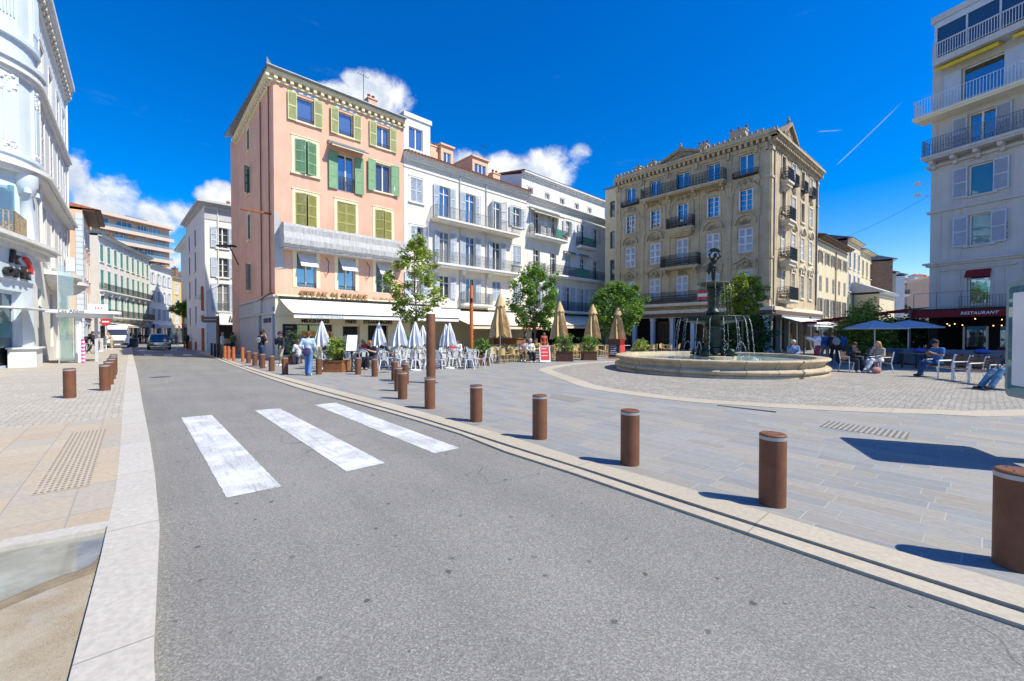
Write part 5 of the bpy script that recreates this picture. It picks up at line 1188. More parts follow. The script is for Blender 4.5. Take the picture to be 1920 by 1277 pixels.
# restaurant front
mb = MB(); mb.box(-.3, LE, -1.3, -1.25, 2.62, 3.02); rv = mb.build('restaurant_valance', M['red_cloth'], be)
text('RESTAURANT', .22, M['white_letter'], rv, TR((2.62, -1.315, 2.82)), ext=.004, shear=.25, spacing=1.1)
mb = MB(); mb.box(-.3, LE, -1.28, -.0, 3.03, 3.12); mb.build('canopy_roof', M['black'], be)
mb = MB(); rail(mb, [(-.25, -1.15), (2.9, -1.15)], 3.13, .95, 1.1); rail(mb, [(1.75, -1.1), (3.8, -1.1)], 3.13, .65, .12); mb.build('terrace_railing', M['grey_iron'], be)
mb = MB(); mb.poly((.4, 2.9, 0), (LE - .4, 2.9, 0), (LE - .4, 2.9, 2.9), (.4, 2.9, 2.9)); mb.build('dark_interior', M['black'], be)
mb = MB(); mb.box(1.55, 1.62, -.05, .05, .3, 2.1); mb.box(2.5, 2.57, -.05, .05, .3, 2.1); mb.build('window_post', M['pale_stone'], be)
mb = MB(); mb.box(1.65, 2.48, .1, .13, .9, 1.75); mb.build('bar_window', M['glass_dark'], be); mb = MB(); mb.box(1.65, 2.48, .1, .13, 1.75, 2.1); mb.build('bright_screen', M['glass_teal'], be)
mb = MB(); mb.box(3.0, 3.75, .1, .14, .9, 2.1); mb.build('display_cabinet', M['glass_clear'], be); mb = MB(); mb.box(2.95, 3.8, -.1, .14, 0, .9); mb.build('red_counter', M['red_cloth'], be)
mb = MB(); random.seed(4)
for k in range(16): mb.ball((.5 + random.random() * 3.6, -.7 + random.random() * 2.4, 2.05 + random.random() * .5), .030, 6, 4)
mb.build('warm_bulbs', M['bulb'], be)
# ================================================================== RIGHT STREET ROW
S0 = (C0 + SD * (LS + .05)) * SCL
def along(px0, px1, O, d): return tpx(O, d, px0), tpx(O, d, px1)
X1 = tpx(S0, SD, 1587); b, _ = row_house('townhouse', 'plain pale yellow townhouse with grey louvred shutters next to the ornate corner building', S0, SD, X1, 11.8, 'ochre_wall', 5, ((9.3, 10.6), (6.2, 7.9), (3.5, 5.5)), 'grey_shutter', eave=.7, corn='brown_slats', roof='dark_tile', shut=['open', 'closed', 'open'], surround=None, ground='brown_slats', D=9)
chimney(b, I4, 1.2, 2.5, 12.4, .7, .6, 1.5, 'brick_wall'); mb = MB(); antenna(mb, 3, 2, 12, 3); mb.build('antenna', M['iron'], b); mb = MB(); mb.cyl((X1 * .55, -.1, 0), (X1 * .55, -.1, 11.1), .06, 6); mb.build('drain_pipe', M['rustpipe'], b)
S1_ = S0 + SD * X1; X2 = tpx(S1_, SD, 1612); b, _ = row_house('townhouse', 'pale yellow townhouse with blue-grey shutters, glazed first floor and brick gable', S1_, SD, X2, 13.4, 'tan_wall', 3, ((10.0, 12.2), (7.0, 9.2)), 'deep_blue_shutter', eave=.5, corn='cream_trim', roof='zinc', sidem='brick_wall', ground='cream_trim', D=9); mb = MB(); mb.box(.4, X2 - .4, -.3, -.01, 2.9, 6.6); mb.build('glazed_bay', M['glass'], b); mb = MB()
for k in range(6): mb.box(.4 + (X2 - .8) * k / 5 - .05, .4 + (X2 - .8) * k / 5 + .05, -.36, -.3, 2.9, 6.6)
mb.box(.4, X2 - .4, -.37, -.3, 4.9, 5.0); mb.build('bay_frame', M['grey_iron'], b)
S2_ = S1_ + SD * X2; X3 = tpx(S2_, SD, 1634); b, _ = row_house('townhouse', 'cream townhouse with narrow windows at the end of the yellow row', S2_, SD, X3, 12.9, 'ochre_wall', 3, ((9.6, 11.8), (6.6, 8.6), (3.8, 5.6)), 'dark_green_shutter', eave=.6, corn='cream_trim', surround='cream_trim', shut=None, D=9, roof='dark_tile')
pA, pB = at(1680, 72), at(1634, 60); pC = at(1682, 66)
O_ = at(1672, 61); dd_ = Vector((.45, .9)).normalized(); b, _ = row_house('townhouse', 'reddish brick-gabled house front across the end of the right street', O_, dd_, 5.0, 12.2, 'tan_wall', 2, ((9.0, 11.5), (5.5, 7.8)), 'white_shutter', surround='white_trim', sidem='brick_wall', D=9, roof='zinc')
O_ = at(1648, 52); O2_ = at(1672, 56); b, _ = row_house('outhouse', 'low cream outbuilding with sloping roof before the brick gable', O_, (O2_ - O_).normalized(), (O2_ - O_).length + 1.2, 6.6, 'ochre_wall', 1, ((9, 10),), 'white_shutter', surround=None, D=5, roof='grey_trim')
O_ = at(1678, 70); b, _ = row_house('townhouse', 'pink townhouse with roof terrace far down the right street', O_, dd_, 6.0, 11.6, 'tan_wall', 2, ((8.4, 10.3), (4.4, 6.6)), 'white_shutter', D=9)
O_ = at(1695, 80); b, _ = row_house('townhouse', 'white townhouse with stepped balconies far down the right street', O_, dd_, 9.0, 12.6, 'white_wall', 3, ((9.2, 11.2), (5.4, 7.6)), 'white_shutter', D=9, balc=((9.1, .9, .9), (5.3, .9, .9)), roof='zinc')
O_, O2_ = at(1700, 120), at(1742, 112); b, _ = row_house('townhouse', 'pinkish house closing the right street below the hill', O_, (O2_ - O_).normalized(), (O2_ - O_).length, 16.2, 'peach_wall', 2, ((20, 21),), 'white_shutter', surround=None)
mb = MB(); n = 20
for i in range(n): 
    pass
hill = [at(1560, 300), at(1640, 300), at(1690, 300), at(1740, 300), at(1830, 300)]; hz_ = [20, 30, 40, 42, 34]
mb.add([(p.x, p.y, z) for p, z in zip(hill, hz_)] + [(p.x, p.y - 90, 0) for p in hill] + [(p.x, p.y + 120, 0) for p in hill], [(5 + i, 6 + i, i + 1, i) for i in range(4)] + [(i, i + 1, 11 + i, 10 + i) for i in range(4)])
M['hill'] = mat('hill', (.10, .12, .05), .95, .4, .2); tag(mb.build('hill', M['hill']), kind='structure')
random.seed(12)
proto = None
HCOL = ['pink', 'white', 'ochre']
for k in range(9):
    px = 1684 + k * 7.5; p = at(px, 262 + random.random() * 20); zz = 34 + 3.6 * math.sin(k * 1.7) + (2 if 1 < k < 6 else 0)
    c_ = HCOL[k % 3]; hb = thing('hill_house', f'tiny {c_} house with tiled roof on the distant hill, {ORD[k]} along the hilltop', 'house', (p.x, p.y, zz - 4), 0, 'houses on the distant hill')
    mb = MB(); mb.box(-2.4, 2.4, -2.4, 2.4, -9, 3.6); mb.build('wall', M[('pink_wall', 'white_wall', 'yellow_wall')[k % 3]], hb)
    mb = MB(); mb.add([(-2.8, -2.8, 3.6), (2.8, -2.8, 3.6), (2.8, 2.8, 3.6), (-2.8, 2.8, 3.6), (0, 0, 5)], [(0, 1, 4), (1, 2, 4), (2, 3, 4), (3, 0, 4)]); mb.build('roof', M['tile'], hb)
mb = MB(); a, b_ = (C0 + SD * 1.0) * SCL, E0
for z0_, z1_ in ((8.9, 10.2),):
    pts = [Vector((a.x, a.y, z0_)).lerp(Vector((b_.x, b_.y, z1_)), t / 10) - Vector((0, 0, .9 * math.sin(math.pi * t / 10))) for t in range(11)]; mb.tube(pts, .009, 4)
tag(mb.build('overhead_cable', M['black']), 'thin black cable slung between the ornate building and the grey-white one', 'cable')
# ================================================================== FIGURES (one smooth surface grown from tapered limbs)
def surfnet(F, o, h):
    s = F < 0; nx, ny, nz_ = F.shape; idx = -np.ones((nx - 1, ny - 1, nz_ - 1), int)
    C = [(i, j, k) for i in (0, 1) for j in (0, 1) for k in (0, 1)]
    cn = lambda A, c: A[c[0]:nx - 1 + c[0], c[1]:ny - 1 + c[1], c[2]:nz_ - 1 + c[2]]
    cnt = sum(cn(s, c).astype(int) for c in C); act = (cnt > 0) & (cnt < 8)
    P = np.zeros(act.shape + (3,)); W = np.zeros(act.shape)
    for a in C:
        for ax in range(3):
            if a[ax]: continue
            b = list(a); b[ax] = 1; fa, fb = cn(F, a), cn(F, b); x = (fa < 0) != (fb < 0)
            t = np.where(x, fa / np.where(x, fa - fb, 1), 0)
            for q in range(3): P[..., q] += np.where(x, a[q] + (t if q == ax else 0), 0)
            W += x
    I = np.argwhere(act); idx[act] = np.arange(len(I)); V = (I + P[act] / W[act][:, None]) * h + np.array(o)
    Fs = []
    for ax in range(3):
        b, c = [(1, 2), (2, 0), (0, 1)][ax]; sl0 = [slice(1, -1)] * 3; sl0[ax] = slice(0, -1); sl1 = list(sl0); sl1[ax] = slice(1, None)
        s0_, s1_ = s[tuple(sl0)], s[tuple(sl1)]; E = np.argwhere(s0_ != s1_)
        if not len(E): continue
        flip = s0_[s0_ != s1_]; base = E.copy(); base[:, b] += 1; base[:, c] += 1
        def g(db, dc):
            q = base.copy(); q[:, b] -= db; q[:, c] -= dc; return idx[q[:, 0], q[:, 1], q[:, 2]]
        Q = np.stack([g(1, 1), g(0, 1), g(0, 0), g(1, 0)], 1); Q[~flip] = Q[~flip][:, ::-1]; Fs.append(Q)
    return V, np.concatenate(Fs)
def blobmesh(prims, h=.02, k=.03, cut=None):
    """prims: (a, b, ra, rb); smooth union"""
    A = np.array([p[0] for p in prims]); B = np.array([p[1] for p in prims]); m = max(max(p[2], p[3]) for p in prims) + h * 2
    lo = np.minimum(A, B).min(0) - m; hi = np.maximum(A, B).max(0) + m; n = np.ceil((hi - lo) / h).astype(int) + 1
    X, Y, Z = np.meshgrid(*[lo[i] + h * np.arange(n[i]) for i in range(3)], indexing='ij'); F = None
    for a, b, ra, rb in prims:
        a, b = np.array(a, float), np.array(b, float); d = b - a; L = max(1e-9, d @ d)
        t = np.clip(((X - a[0]) * d[0] + (Y - a[1]) * d[1] + (Z - a[2]) * d[2]) / L, 0, 1)
        D = np.sqrt((X - a[0] - t * d[0]) ** 2 + (Y - a[1] - t * d[1]) ** 2 + (Z - a[2] - t * d[2]) ** 2) - (ra + (rb - ra) * t)
        if F is None: F = D
        else: g = np.clip(.5 + .5 * (D - F) / k, 0, 1); F = D * (1 - g) + F * g - k * g * (1 - g)
    if cut is not None: F = np.maximum(F, cut(X, Y, Z))
    return surfnet(F, lo, h)
def vfmesh(name, V, Fc, m, par, extra=None):
    mb = MB(); mb.smooth = True; mb.add([tuple(v) for v in V], [list(map(int, f)) for f in Fc])
    if extra: extra(mb)
    return mb.build(name, m, par)
SKIN = {'light': mat('skin_light', (.55, .33, .24), .6, .06, 20), 'tan': mat('skin_tan', (.42, .23, .15), .6, .06, 20), 'dark': mat('skin_dark', (.16, .08, .05), .6, .06, 20)}
HAIR = {'brown': mat('hair_brown', (.09, .045, .022), .6, .25, 40), 'black': mat('hair_black', (.018, .014, .012), .6, .25, 40), 'blonde': mat('hair_blonde', (.45, .28, .10), .6, .2, 40), 'grey': mat('hair_grey', (.5, .48, .46), .6, .15, 40), 'ginger': mat('hair_ginger', (.32, .12, .04), .6, .2, 40)}
CLO = {}
def cloth(c):
    if c not in CLO: CLO[c] = mat('cloth', c, .9, .14, 9, .3, 30)
    return CLO[c]
STAND = dict(pelvis=(0, 0, .95), waist=(0, .0, 1.10), chest=(0, .0, 1.32), neck=(0, .0, 1.47), head=(0, .03, 1.62), shl=(-.18, 0, 1.41), shr=(.18, 0, 1.41),
             ell=(-.235, -.02, 1.14), elr=(.235, -.02, 1.14), wrl=(-.25, .07, .91), wrr=(.25, .07, .91), hal=(-.25, .10, .83), har=(.25, .10, .83),
             hil=(-.09, 0, .92), hir=(.09, 0, .92), knl=(-.10, .03, .50), knr=(.10, .03, .50), anl=(-.10, -.02, .09), anr=(.10, -.02, .09), tol=(-.12, .15, .03), tor=(.12, .15, .03))
WALK = dict(STAND, knl=(-.09, .22, .53), anl=(-.09, .26, .12), tol=(-.09, .43, .08), knr=(.09, -.06, .50), anr=(.09, -.30, .13), tor=(.1, -.16, .03), ell=(-.24, -.12, 1.16), wrl=(-.26, -.10, .92), hal=(-.26, -.08, .85), elr=(.24, .06, 1.15), wrr=(.24, .24, .98), har=(.23, .30, .93))
SIT = dict(STAND, pelvis=(0, 0, .54), waist=(0, -.02, .70), chest=(0, -.01, .92), neck=(0, .03, 1.07), head=(0, .07, 1.22), shl=(-.18, .0, 1.01), shr=(.18, .0, 1.01), ell=(-.24, .05, .76), elr=(.24, .05, .76),
           wrl=(-.14, .27, .70), wrr=(.14, .27, .70), hal=(-.08, .34, .68), har=(.08, .34, .68), hil=(-.09, .02, .52), hir=(.09, .02, .52), knl=(-.11, .42, .53), knr=(.11, .42, .53), anl=(-.11, .42, .10), anr=(.11, .42, .10), tol=(-.12, .58, .04), tor=(.12, .58, .04))
PHONE = dict(elr=(.27, .06, 1.17), wrr=(.16, .10, 1.45), har=(.12, .08, 1.56))
READ = dict(ell=(-.24, .05, .80), elr=(.24, .05, .80), wrl=(-.10, .28, .88), wrr=(.10, .28, .88), hal=(-.05, .33, .92), har=(.05, .33, .92), head=(0, .12, 1.20))
def person(label, loc, yaw, pose, top, legs, hair='brown', skin='light', shoes=(.7, .7, .7), sleeve='long', shorts=False, h=1.72, longhair=False, hat=None, coat=0, skirt=False, group=None, name='person'):
    J = {k: np.array(v, float) for k, v in pose.items()}; s = h / 1.72
    J = {k: v * s for k, v in J.items()}; r = lambda x: x * s
    o = thing(name, label, 'person' if h > 1.4 else 'child', loc, yaw, group)
    if name != 'person': o['category'] = 'statue'
    hd = J['head']; up = hd - J['neck']; up = up / np.linalg.norm(up)
    f0 = np.array((0, 1, 0.)); fwd = f0 - up * (f0 @ up); fwd /= np.linalg.norm(fwd); side = np.cross(fwd, up)
    arm = lambda q, e=0: [(J['sh' + q], J['el' + q], r(.050) + e, r(.042) + e), (J['el' + q], J['wr' + q], r(.042) + e, r(.030) + e)]
    leg = lambda q, e=0: [(J['hi' + q], J['kn' + q], r(.085) + e, r(.056) + e), (J['kn' + q], (J['kn' + q] * .6 + J['an' + q] * .4), r(.055) + e, r(.056) + e), ((J['kn' + q] * .6 + J['an' + q] * .4), J['an' + q], r(.056) + e, r(.036) + e)]
    tor = lambda e=0: [(J['pelvis'] + (-.055 * s, 0, 0), J['pelvis'] + (.055 * s, 0, 0), r(.105) + e, r(.105) + e), (J['pelvis'], J['waist'], r(.115) + e, r(.105) + e), (J['waist'], J['chest'], r(.105) + e, r(.125) + e),
                       (J['chest'] + (-.07 * s, 0, .0), J['chest'] + (.07 * s, 0, 0), r(.112) + e, r(.112) + e), (J['shl'], J['shr'], r(.058) + e, r(.058) + e)]
    headp = [(J['chest'] * .3 + J['neck'] * .7, hd, r(.055), r(.05)), (hd + up * r(.02), hd + up * r(.045), r(.093), r(.09)), (hd - up * r(.05) + fwd * r(.02), hd - up * r(.06) + fwd * r(.035), r(.062), r(.05)), (hd - up * r(.0) + fwd * r(.09), hd - up * r(.03) + fwd * r(.11), r(.013), r(.018)),
             (hd + side * r(.088), hd + side * r(.09) - up * r(.03), r(.02), r(.016)), (hd - side * r(.088), hd - side * r(.09) - up * r(.03), r(.02), r(.016))]
    palms = [(J['wr' + q], J['ha' + q], r(.028), r(.034)) for q in 'lr']
    body = tor(-.012) + headp + arm('l') + arm('r') + leg('l', -.008) + leg('r', -.008) + palms + [(J['an' + q], J['to' + q], r(.036), r(.03)) for q in 'lr']
    V, Fc = blobmesh(body, .018 * s, .025 * s)
    def fingers(mb):
        for q, sg in (('l', -1), ('r', 1)):
            w_, p = J['wr' + q], J['ha' + q]; d = (p - w_) / max(1e-6, np.linalg.norm(p - w_)); a = np.cross(d, fwd); 
            if np.linalg.norm(a) < .2: a = np.cross(d, up)
            a /= np.linalg.norm(a); c = np.cross(a, d)
            for i, ln in enumerate((.072, .082, .076, .058)):
                b = p + a * r((i - 1.5) * .018) + d * r(.012); mb.tube([b, b + d * r(ln * .55) + c * r(.008), b + d * r(ln * .85) + c * r(.03)], [r(.009), r(.008), r(.006)], 5)
            b = w_ + (p - w_) * .45 + a * r(.024) * sg; mb.tube([b, b + a * sg * r(.03) + d * r(.03), b + a * sg * r(.035) + d * r(.06) + c * r(.012)], [r(.011), r(.009), r(.007)], 5)
        mb.c = 1
        for sg in (-1, 1): mb.ball(tuple(hd + up * r(.018) + fwd * r(.085) + side * sg * r(.034)), r(.012), 6, 4)
        mb.c = 2; mb.ball(tuple(hd - up * r(.052) + fwd * r(.082)), r(.018), 6, 4, (1.2, .5, .5)); mb.c = 0
    if name != 'person':
        vfmesh('figure', V, Fc, M['bronze'], o, fingers); return o, J
    vfmesh('body', V, Fc, [SKIN[skin], M['black'], M['red_cloth']], o, fingers)
    e = .016 * s
    tp_ = tor(e)[1:] if not coat else tor(e + .015)
    if coat: tp_ += [(J['pelvis'], J['pelvis'] - (0, 0, coat), r(.13), r(.15))]
    for q in 'lr':
        a = arm(q, e + .004)
        if sleeve == 'long': tp_ += a
        elif sleeve == 'short': m_ = J['sh' + q] * .4 + J['el' + q] * .6; tp_ += [(J['sh' + q], m_, r(.055) + e, r(.05) + e)]
    V, Fc = blobmesh(tp_, .02 * s, .03 * s); vfmesh('top', V, Fc, cloth(top), o)
    lp = tor(e + .004)[:1]
    for q in 'lr':
        L = leg(q, e); lp += [L[0]] + ([] if shorts else [(L[1][0], L[1][1], L[1][2] + .006, L[1][3] + .006), (L[2][0], L[2][1], L[2][2] + .006, L[2][3] + .022)])
    V, Fc = blobmesh(lp, .02 * s, .025 * s); vfmesh('shorts' if shorts else 'trousers', V, Fc, cloth(legs), o)
    V, Fc = blobmesh([(J['an' + q] - (0, 0, .03 * s), J['to' + q] + (0, 0, .012), r(.05), r(.04)) for q in 'lr'], .018 * s, .01); vfmesh('shoes', V, Fc, cloth(shoes), o)
    hp = [(hd + up * r(.04) - fwd * r(.015), hd + up * r(.05) - fwd * r(.02), r(.106), r(.105)), (hd - fwd * r(.04), hd - up * r(.05) - fwd * r(.045), r(.08), r(.06))]
    if longhair: hp += [(hd + sg * side * r(.06) - fwd * r(.03), hd + sg * side * r(.075) - up * r(.17) - fwd * r(.04), r(.055), r(.045)) for sg in (-1, 1)] + [(hd - fwd * r(.06), hd - up * r(.22) - fwd * r(.07), r(.075), r(.05))]
    c0 = hd + fwd * r(.075) - up * r(.03); V, Fc = blobmesh(hp, .018 * s, .02, lambda X, Y, Z: r(.092) - np.sqrt((X - c0[0]) ** 2 + (Y - c0[1]) ** 2 + (Z - c0[2]) ** 2)); vfmesh('hair', V, Fc, HAIR[hair], o)
    if hat:
        V, Fc = blobmesh([(hd + up * r(.075), hd + up * r(.085), r(.112), r(.10))], .018, .02, lambda X, Y, Z: -((X - hd[0]) * up[0] + (Y - hd[1]) * up[1] + (Z - hd[2]) * up[2] - r(.05)))
        def peak(mb):
            b = hd + up * r(.06) + fwd * r(.09); mb.add([tuple(b + side * r(.075)), tuple(b - side * r(.075)), tuple(b + fwd * r(.09) - side * r(.05) - up * r(.02)), tuple(b + fwd * r(.09) + side * r(.05) - up * r(.02)), tuple(b + side * r(.075) - up * r(.008)), tuple(b - side * r(.075) - up * r(.008)), tuple(b + fwd * r(.09) - side * r(.05) - up * r(.03)), tuple(b + fwd * r(.09) + side * r(.05) - up * r(.03))], [(0, 1, 2, 3), (7, 6, 5, 4), (3, 2, 6, 7), (0, 3, 7, 4), (2, 1, 5, 6)])
        vfmesh('cap', V, Fc, cloth(hat), o, peak)
    return o, J
def gp(px, py, z=PZ): p = G(px, py, z); return (p.x, p.y, z)
def carry(name, label, cat, o, J, pt, build, m):
    """a thing held by a person: stays top-level, set where the hand is"""
    q = Matrix.Translation(o.location) @ Matrix.Rotation(o.rotation_euler.z, 4, 'Z'); mb = MB(q @ TR(tuple(pt))); build(mb); return tag(mb.build(name, m), label, cat)

# ------------------------------------------------------------------ people on the plaza
wl = dict(WALK, knr=(.09, .0, .5), anr=(.09, -.14, .09), tor=(.1, .02, .03), knl=(-.09, .12, .52), anl=(-.09, .10, .09), tol=(-.1, .26, .03), ell=(-.27, -.08, 1.17), wrl=(-.24, .12, 1.02), hal=(-.22, .18, .98))
o, J = person('woman in pale blue denim jacket and jeans walking away towards the cafe', gp(578, 704), R(6), wl, (.44, .55, .66), (.10, .22, .46), 'brown', shoes=(.75, .75, .75), longhair=False)
carry('waist_bag', 'purple jacket tied at the waist of the denim-clad woman', 'jacket', o, J, J['waist'] + (0, -.13, -.16), lambda mb: (mb.ball((0, 0, 0), .15, 10, 8, (1, .45, 1.2)), mb.tube([(-.14, .02, .1), (0, -.04, .14), (.14, .02, .1)], .03, 6)), cloth((.07, .05, .13)))
carry('camera', 'black camera in the left hand of the denim-clad woman', 'camera', o, J, J['hal'] + (0, .04, -.03), lambda mb: (mb.box(-.07, .07, -.03, .04, -.05, .05), mb.cyl((0, .04, 0), (0, .14, 0), .035, 10)), M['black'])
ph = dict(STAND, **PHONE)
o, J = person('man in black T-shirt with a white emblem on the back, phone to his ear', gp(491, 688), R(-25), ph, (.012, .012, .014), (.03, .06, .12), 'black', 'tan', sleeve='short', hat=(.02, .02, .02), shoes=(.6, .6, .62), h=1.8)
mb = MB(); mb.arch(0, 1.36, .10, .135, -.158, -.15, 0, 2 * math.pi, 14); mb.box(-.015, .015, -.158, -.15, 1.26, 1.46); mb.obox(TR((0, -.154, 1.36)) @ Matrix.Rotation(.9, 4, 'Y'), .2, .008, .03); mb.build('emblem', M['white_letter'], o)
ph2 = dict(STAND, elr=(.25, .10, 1.15), wrr=(.10, .22, 1.40), har=(.06, .22, 1.50), knl=(-.12, .08, .5))
person('man in navy cap, dark jacket and khaki shorts standing by the cafe corner', gp(527, 686), R(150), ph2, (.03, .035, .045), (.42, .36, .28), 'black', 'tan', hat=(.02, .03, .06), shorts=True, shoes=(.8, .8, .8))
READ2 = dict(SIT, **READ)
person('seated man in black shirt looking down beside the menu stand', gp(697, 692), R(160), READ2, (.015, .017, .025), (.02, .02, .03), 'ginger', 'light', sleeve='short', shoes=(.3, .25, .2))
person('seated woman in a red top at a white cafe table', gp(684, 682), R(150), READ2, (.45, .03, .04), (.1, .1, .15), 'blonde', longhair=True, sleeve='short')
person('seated man in white shirt behind the woman in red', gp(701, 674), R(170), SIT, (.75, .72, .72), (.2, .2, .22), 'black', 'tan')
person('brown-haired person standing at the shop window behind a folded parasol', gp(621, 677), R(20), STAND, (.25, .14, .08), (.12, .08, .06), 'brown', longhair=True)
person('seated person in olive shirt seen from behind near the blue jacket woman', gp(593, 689), R(-10), SIT, (.32, .30, .18), (.1, .1, .1), 'black', sleeve='short')
person('seated woman in pale top facing the cafe wall', gp(560, 684), R(40), SIT, (.7, .7, .72), (.2, .2, .25), 'brown', longhair=True)
person('white-haired guest with dark trousers at the end of the rattan tables', gp(994, 679), R(-165), SIT, (.62, .6, .56), (.015, .017, .03), 'grey', shoes=(.75, .75, .75))
person('guest in pale pink top seated beside the white-haired guest', gp(983, 677), R(170), SIT, (.62, .45, .42), (.2, .15, .12), 'brown')
person('waiter in black standing under the beige awning', gp(984, 668), R(-90), dict(STAND, wrr=(.2, .28, 1.1), har=(.2, .36, 1.12), elr=(.24, .05, 1.14)), (.012, .012, .014), (.02, .02, .02), 'black', 'tan')
person('person in peach coat standing in the cafe doorway', gp(1020, 667), R(200), STAND, (.42, .10, .07), (.05, .05, .07), 'black', 'tan', coat=.15)
for i, (px, py, c, hr_) in enumerate(((846, 682, (.6, .05, .05), 'brown'), (858, 681, (.7, .7, .72), 'black'), (1006, 676, (.5, .35, .1), 'brown'), (720, 680, (.04, .05, .08), 'black'))):
    person(('guest in red seated among the white chairs by the tall brown post', 'guest in white seated among the white chairs by the orange post', 'guest in mustard seated under the leafy green tree', 'guest in dark shirt seated behind the bollards')[i], gp(px, py), R((30, 170, 150, -40)[i]), SIT, c, (.1, .1, .14), hr_)
# by the fountain and on the right
person('seated man in blue shirt with hand to his chin behind the fountain rim', gp(1487, 690), R(150), dict(SIT, elr=(.22, .22, .84), wrr=(.06, .22, 1.04), har=(.03, .2, 1.1)), (.16, .26, .46), (.12, .12, .16), 'grey', 'tan')
o, J = person('man in white shirt and maroon trousers holding up a phone beyond the fountain', gp(1532, 688), R(75), dict(STAND, ell=(-.22, .2, 1.28), wrl=(-.08, .42, 1.42), hal=(-.04, .5, 1.46), elr=(.22, .2, 1.28), wrr=(.10, .42, 1.42), har=(.06, .5, 1.46)), (.80, .78, .82), (.26, .05, .09), 'black', 'tan', h=1.78)
carry('phone', 'dark phone held up by the man in white shirt', 'phone', o, J, (J['hal'] + J['har']) / 2 + (0, .06, .05), lambda mb: mb.box(-.075, .075, -.006, .006, -.04, .04), M['black'])
person('person in blue jacket walking away behind the man in white', gp(1547, 681), R(-15), WALK, (.04, .12, .30), (.25, .23, .2), 'brown')
o, J = person('walker in black carrying a pale grey backpack near the parasols', gp(1565, 682), R(-20), WALK, (.03, .03, .035), (.03, .03, .04), 'brown')
carry('backpack', 'pale grey backpack on the walker in black', 'backpack', o, J, J['chest'] + (0, -.2, -.08), lambda mb: (mb.ball((0, 0, 0), .2, 12, 8, (.95, .6, 1.15)), mb.box(-.12, .12, -.15, -.1, -.15, .02)), cloth((.40, .40, .38)))
person('person in bright blue jacket walking away past the parasols', gp(1578, 681), R(-10), WALK, (.03, .12, .42), (.05, .05, .07), 'black', 'tan')
# seated on the plaza chairs (chairs placed further down)
SEATS = []
def seat_px(px, py, yaw): SEATS.append((gp(px, py, PZ + .008), yaw)); return gp(px, py, PZ + .008)
person('woman in dark navy jacket with sunglasses eating on a plaza chair', seat_px(1597, 697, R(180)), R(180), READ2, (.02, .025, .045), (.02, .025, .04), 'black', 'tan', longhair=True, shoes=(.7, .7, .7), h=1.66)
person('blonde woman in spotted blouse and white trousers sitting sideways on a plaza chair', seat_px(1648, 699, R(95)), R(95), dict(SIT, elr=(.22, .16, .80), wrr=(.08, .26, .98), har=(.04, .26, 1.06), knl=(-.09, .42, .56), anl=(-.06, .62, .22), tol=(-.06, .74, .14)), (.40, .36, .30), (.74, .74, .74), 'blonde', longhair=True, h=1.68)
o, J = person('man in blue T-shirt and navy cap reading his phone on a plaza chair', seat_px(1757, 707, R(88)), R(88), dict(READ2, head=(0, .09, 1.22), knl=(-.1, .46, .54), anl=(-.04, .66, .12), tol=(-.02, .82, .07), knr=(.11, .44, .53), anr=(.1, .52, .1), tor=(.1, .68, .04)), (.04, .14, .40), (.02, .06, .16), 'black', 'tan', hat=(.015, .02, .04), sleeve='short', shoes=(.03, .03, .03), h=1.8)
carry('phone', 'dark phone in the hands of the man in blue T-shirt', 'phone', o, J, (J['hal'] + J['har']) / 2 + (0, .05, .06), lambda mb: mb.box(-.04, .04, -.006, .006, -.07, .07), M['black'])
person('man in jeans stretched out on the chair half hidden by the advertising panel', seat_px(1902, 731, R(92)), R(92), dict(SIT, knl=(-.11, .52, .56), knr=(.11, .50, .52), anl=(-.11, .80, .12), anr=(.11, .84, .10), tol=(-.12, .98, .08), tor=(.12, 1.02, .05)), (.1, .1, .12), (.10, .20, .34), 'brown', shoes=(.02, .018, .018), h=1.82)
# down the left street
person('person in black walking with the bicycle group by the shelter', gp(174, 662, LZ), R(-60), WALK, (.02, .022, .03), (.02, .02, .03), 'brown', 'tan', h=1.75)
person('woman in pale pink sleeveless top beside the bicycle group', gp(184, 660, LZ), R(-40), STAND, (.60, .36, .32), (.05, .05, .06), 'brown', longhair=True, sleeve='none')
o, J = person('cyclist leaning over the handlebars with a dark helmet', gp(163, 662, LZ), R(-100), dict(SIT, pelvis=(0, -.25, .95), waist=(0, -.12, 1.05), chest=(0, .08, 1.22), neck=(0, .2, 1.34), head=(0, .3, 1.44), shl=(-.18, .12, 1.3), shr=(.18, .12, 1.3), ell=(-.24, .3, 1.12), elr=(.24, .3, 1.12), wrl=(-.2, .45, 1.02), wrr=(.2, .45, 1.02), hal=(-.2, .52, 1.0), har=(.2, .52, 1.0), hil=(-.09, -.22, .93), hir=(.09, -.22, .93), knl=(-.1, .1, .62), knr=(.1, .05, .55), anl=(-.1, -.02, .25), anr=(.1, -.1, .12), tol=(-.1, .12, .2), tor=(.1, .06, .05)), (.03, .03, .04), (.03, .03, .04), 'black', 'tan', hat=(.02, .02, .025))
person('man in beige shirt and shorts bending beside the no entry sign', gp(210, 656, LZ), R(120), dict(STAND, chest=(0, .10, 1.28), neck=(0, .19, 1.40), head=(0, .27, 1.52), shl=(-.18, .14, 1.35), shr=(.18, .14, 1.35), elr=(.24, .24, 1.12), wrr=(.16, .36, 1.0), har=(.12, .42, .96), ell=(-.24, .22, 1.10), wrl=(-.16, .36, 1.0), hal=(-.12, .42, .96)), (.52, .42, .28), (.50, .40, .26), 'blonde', sleeve='short', shorts=True, shoes=(.8, .8, .8))
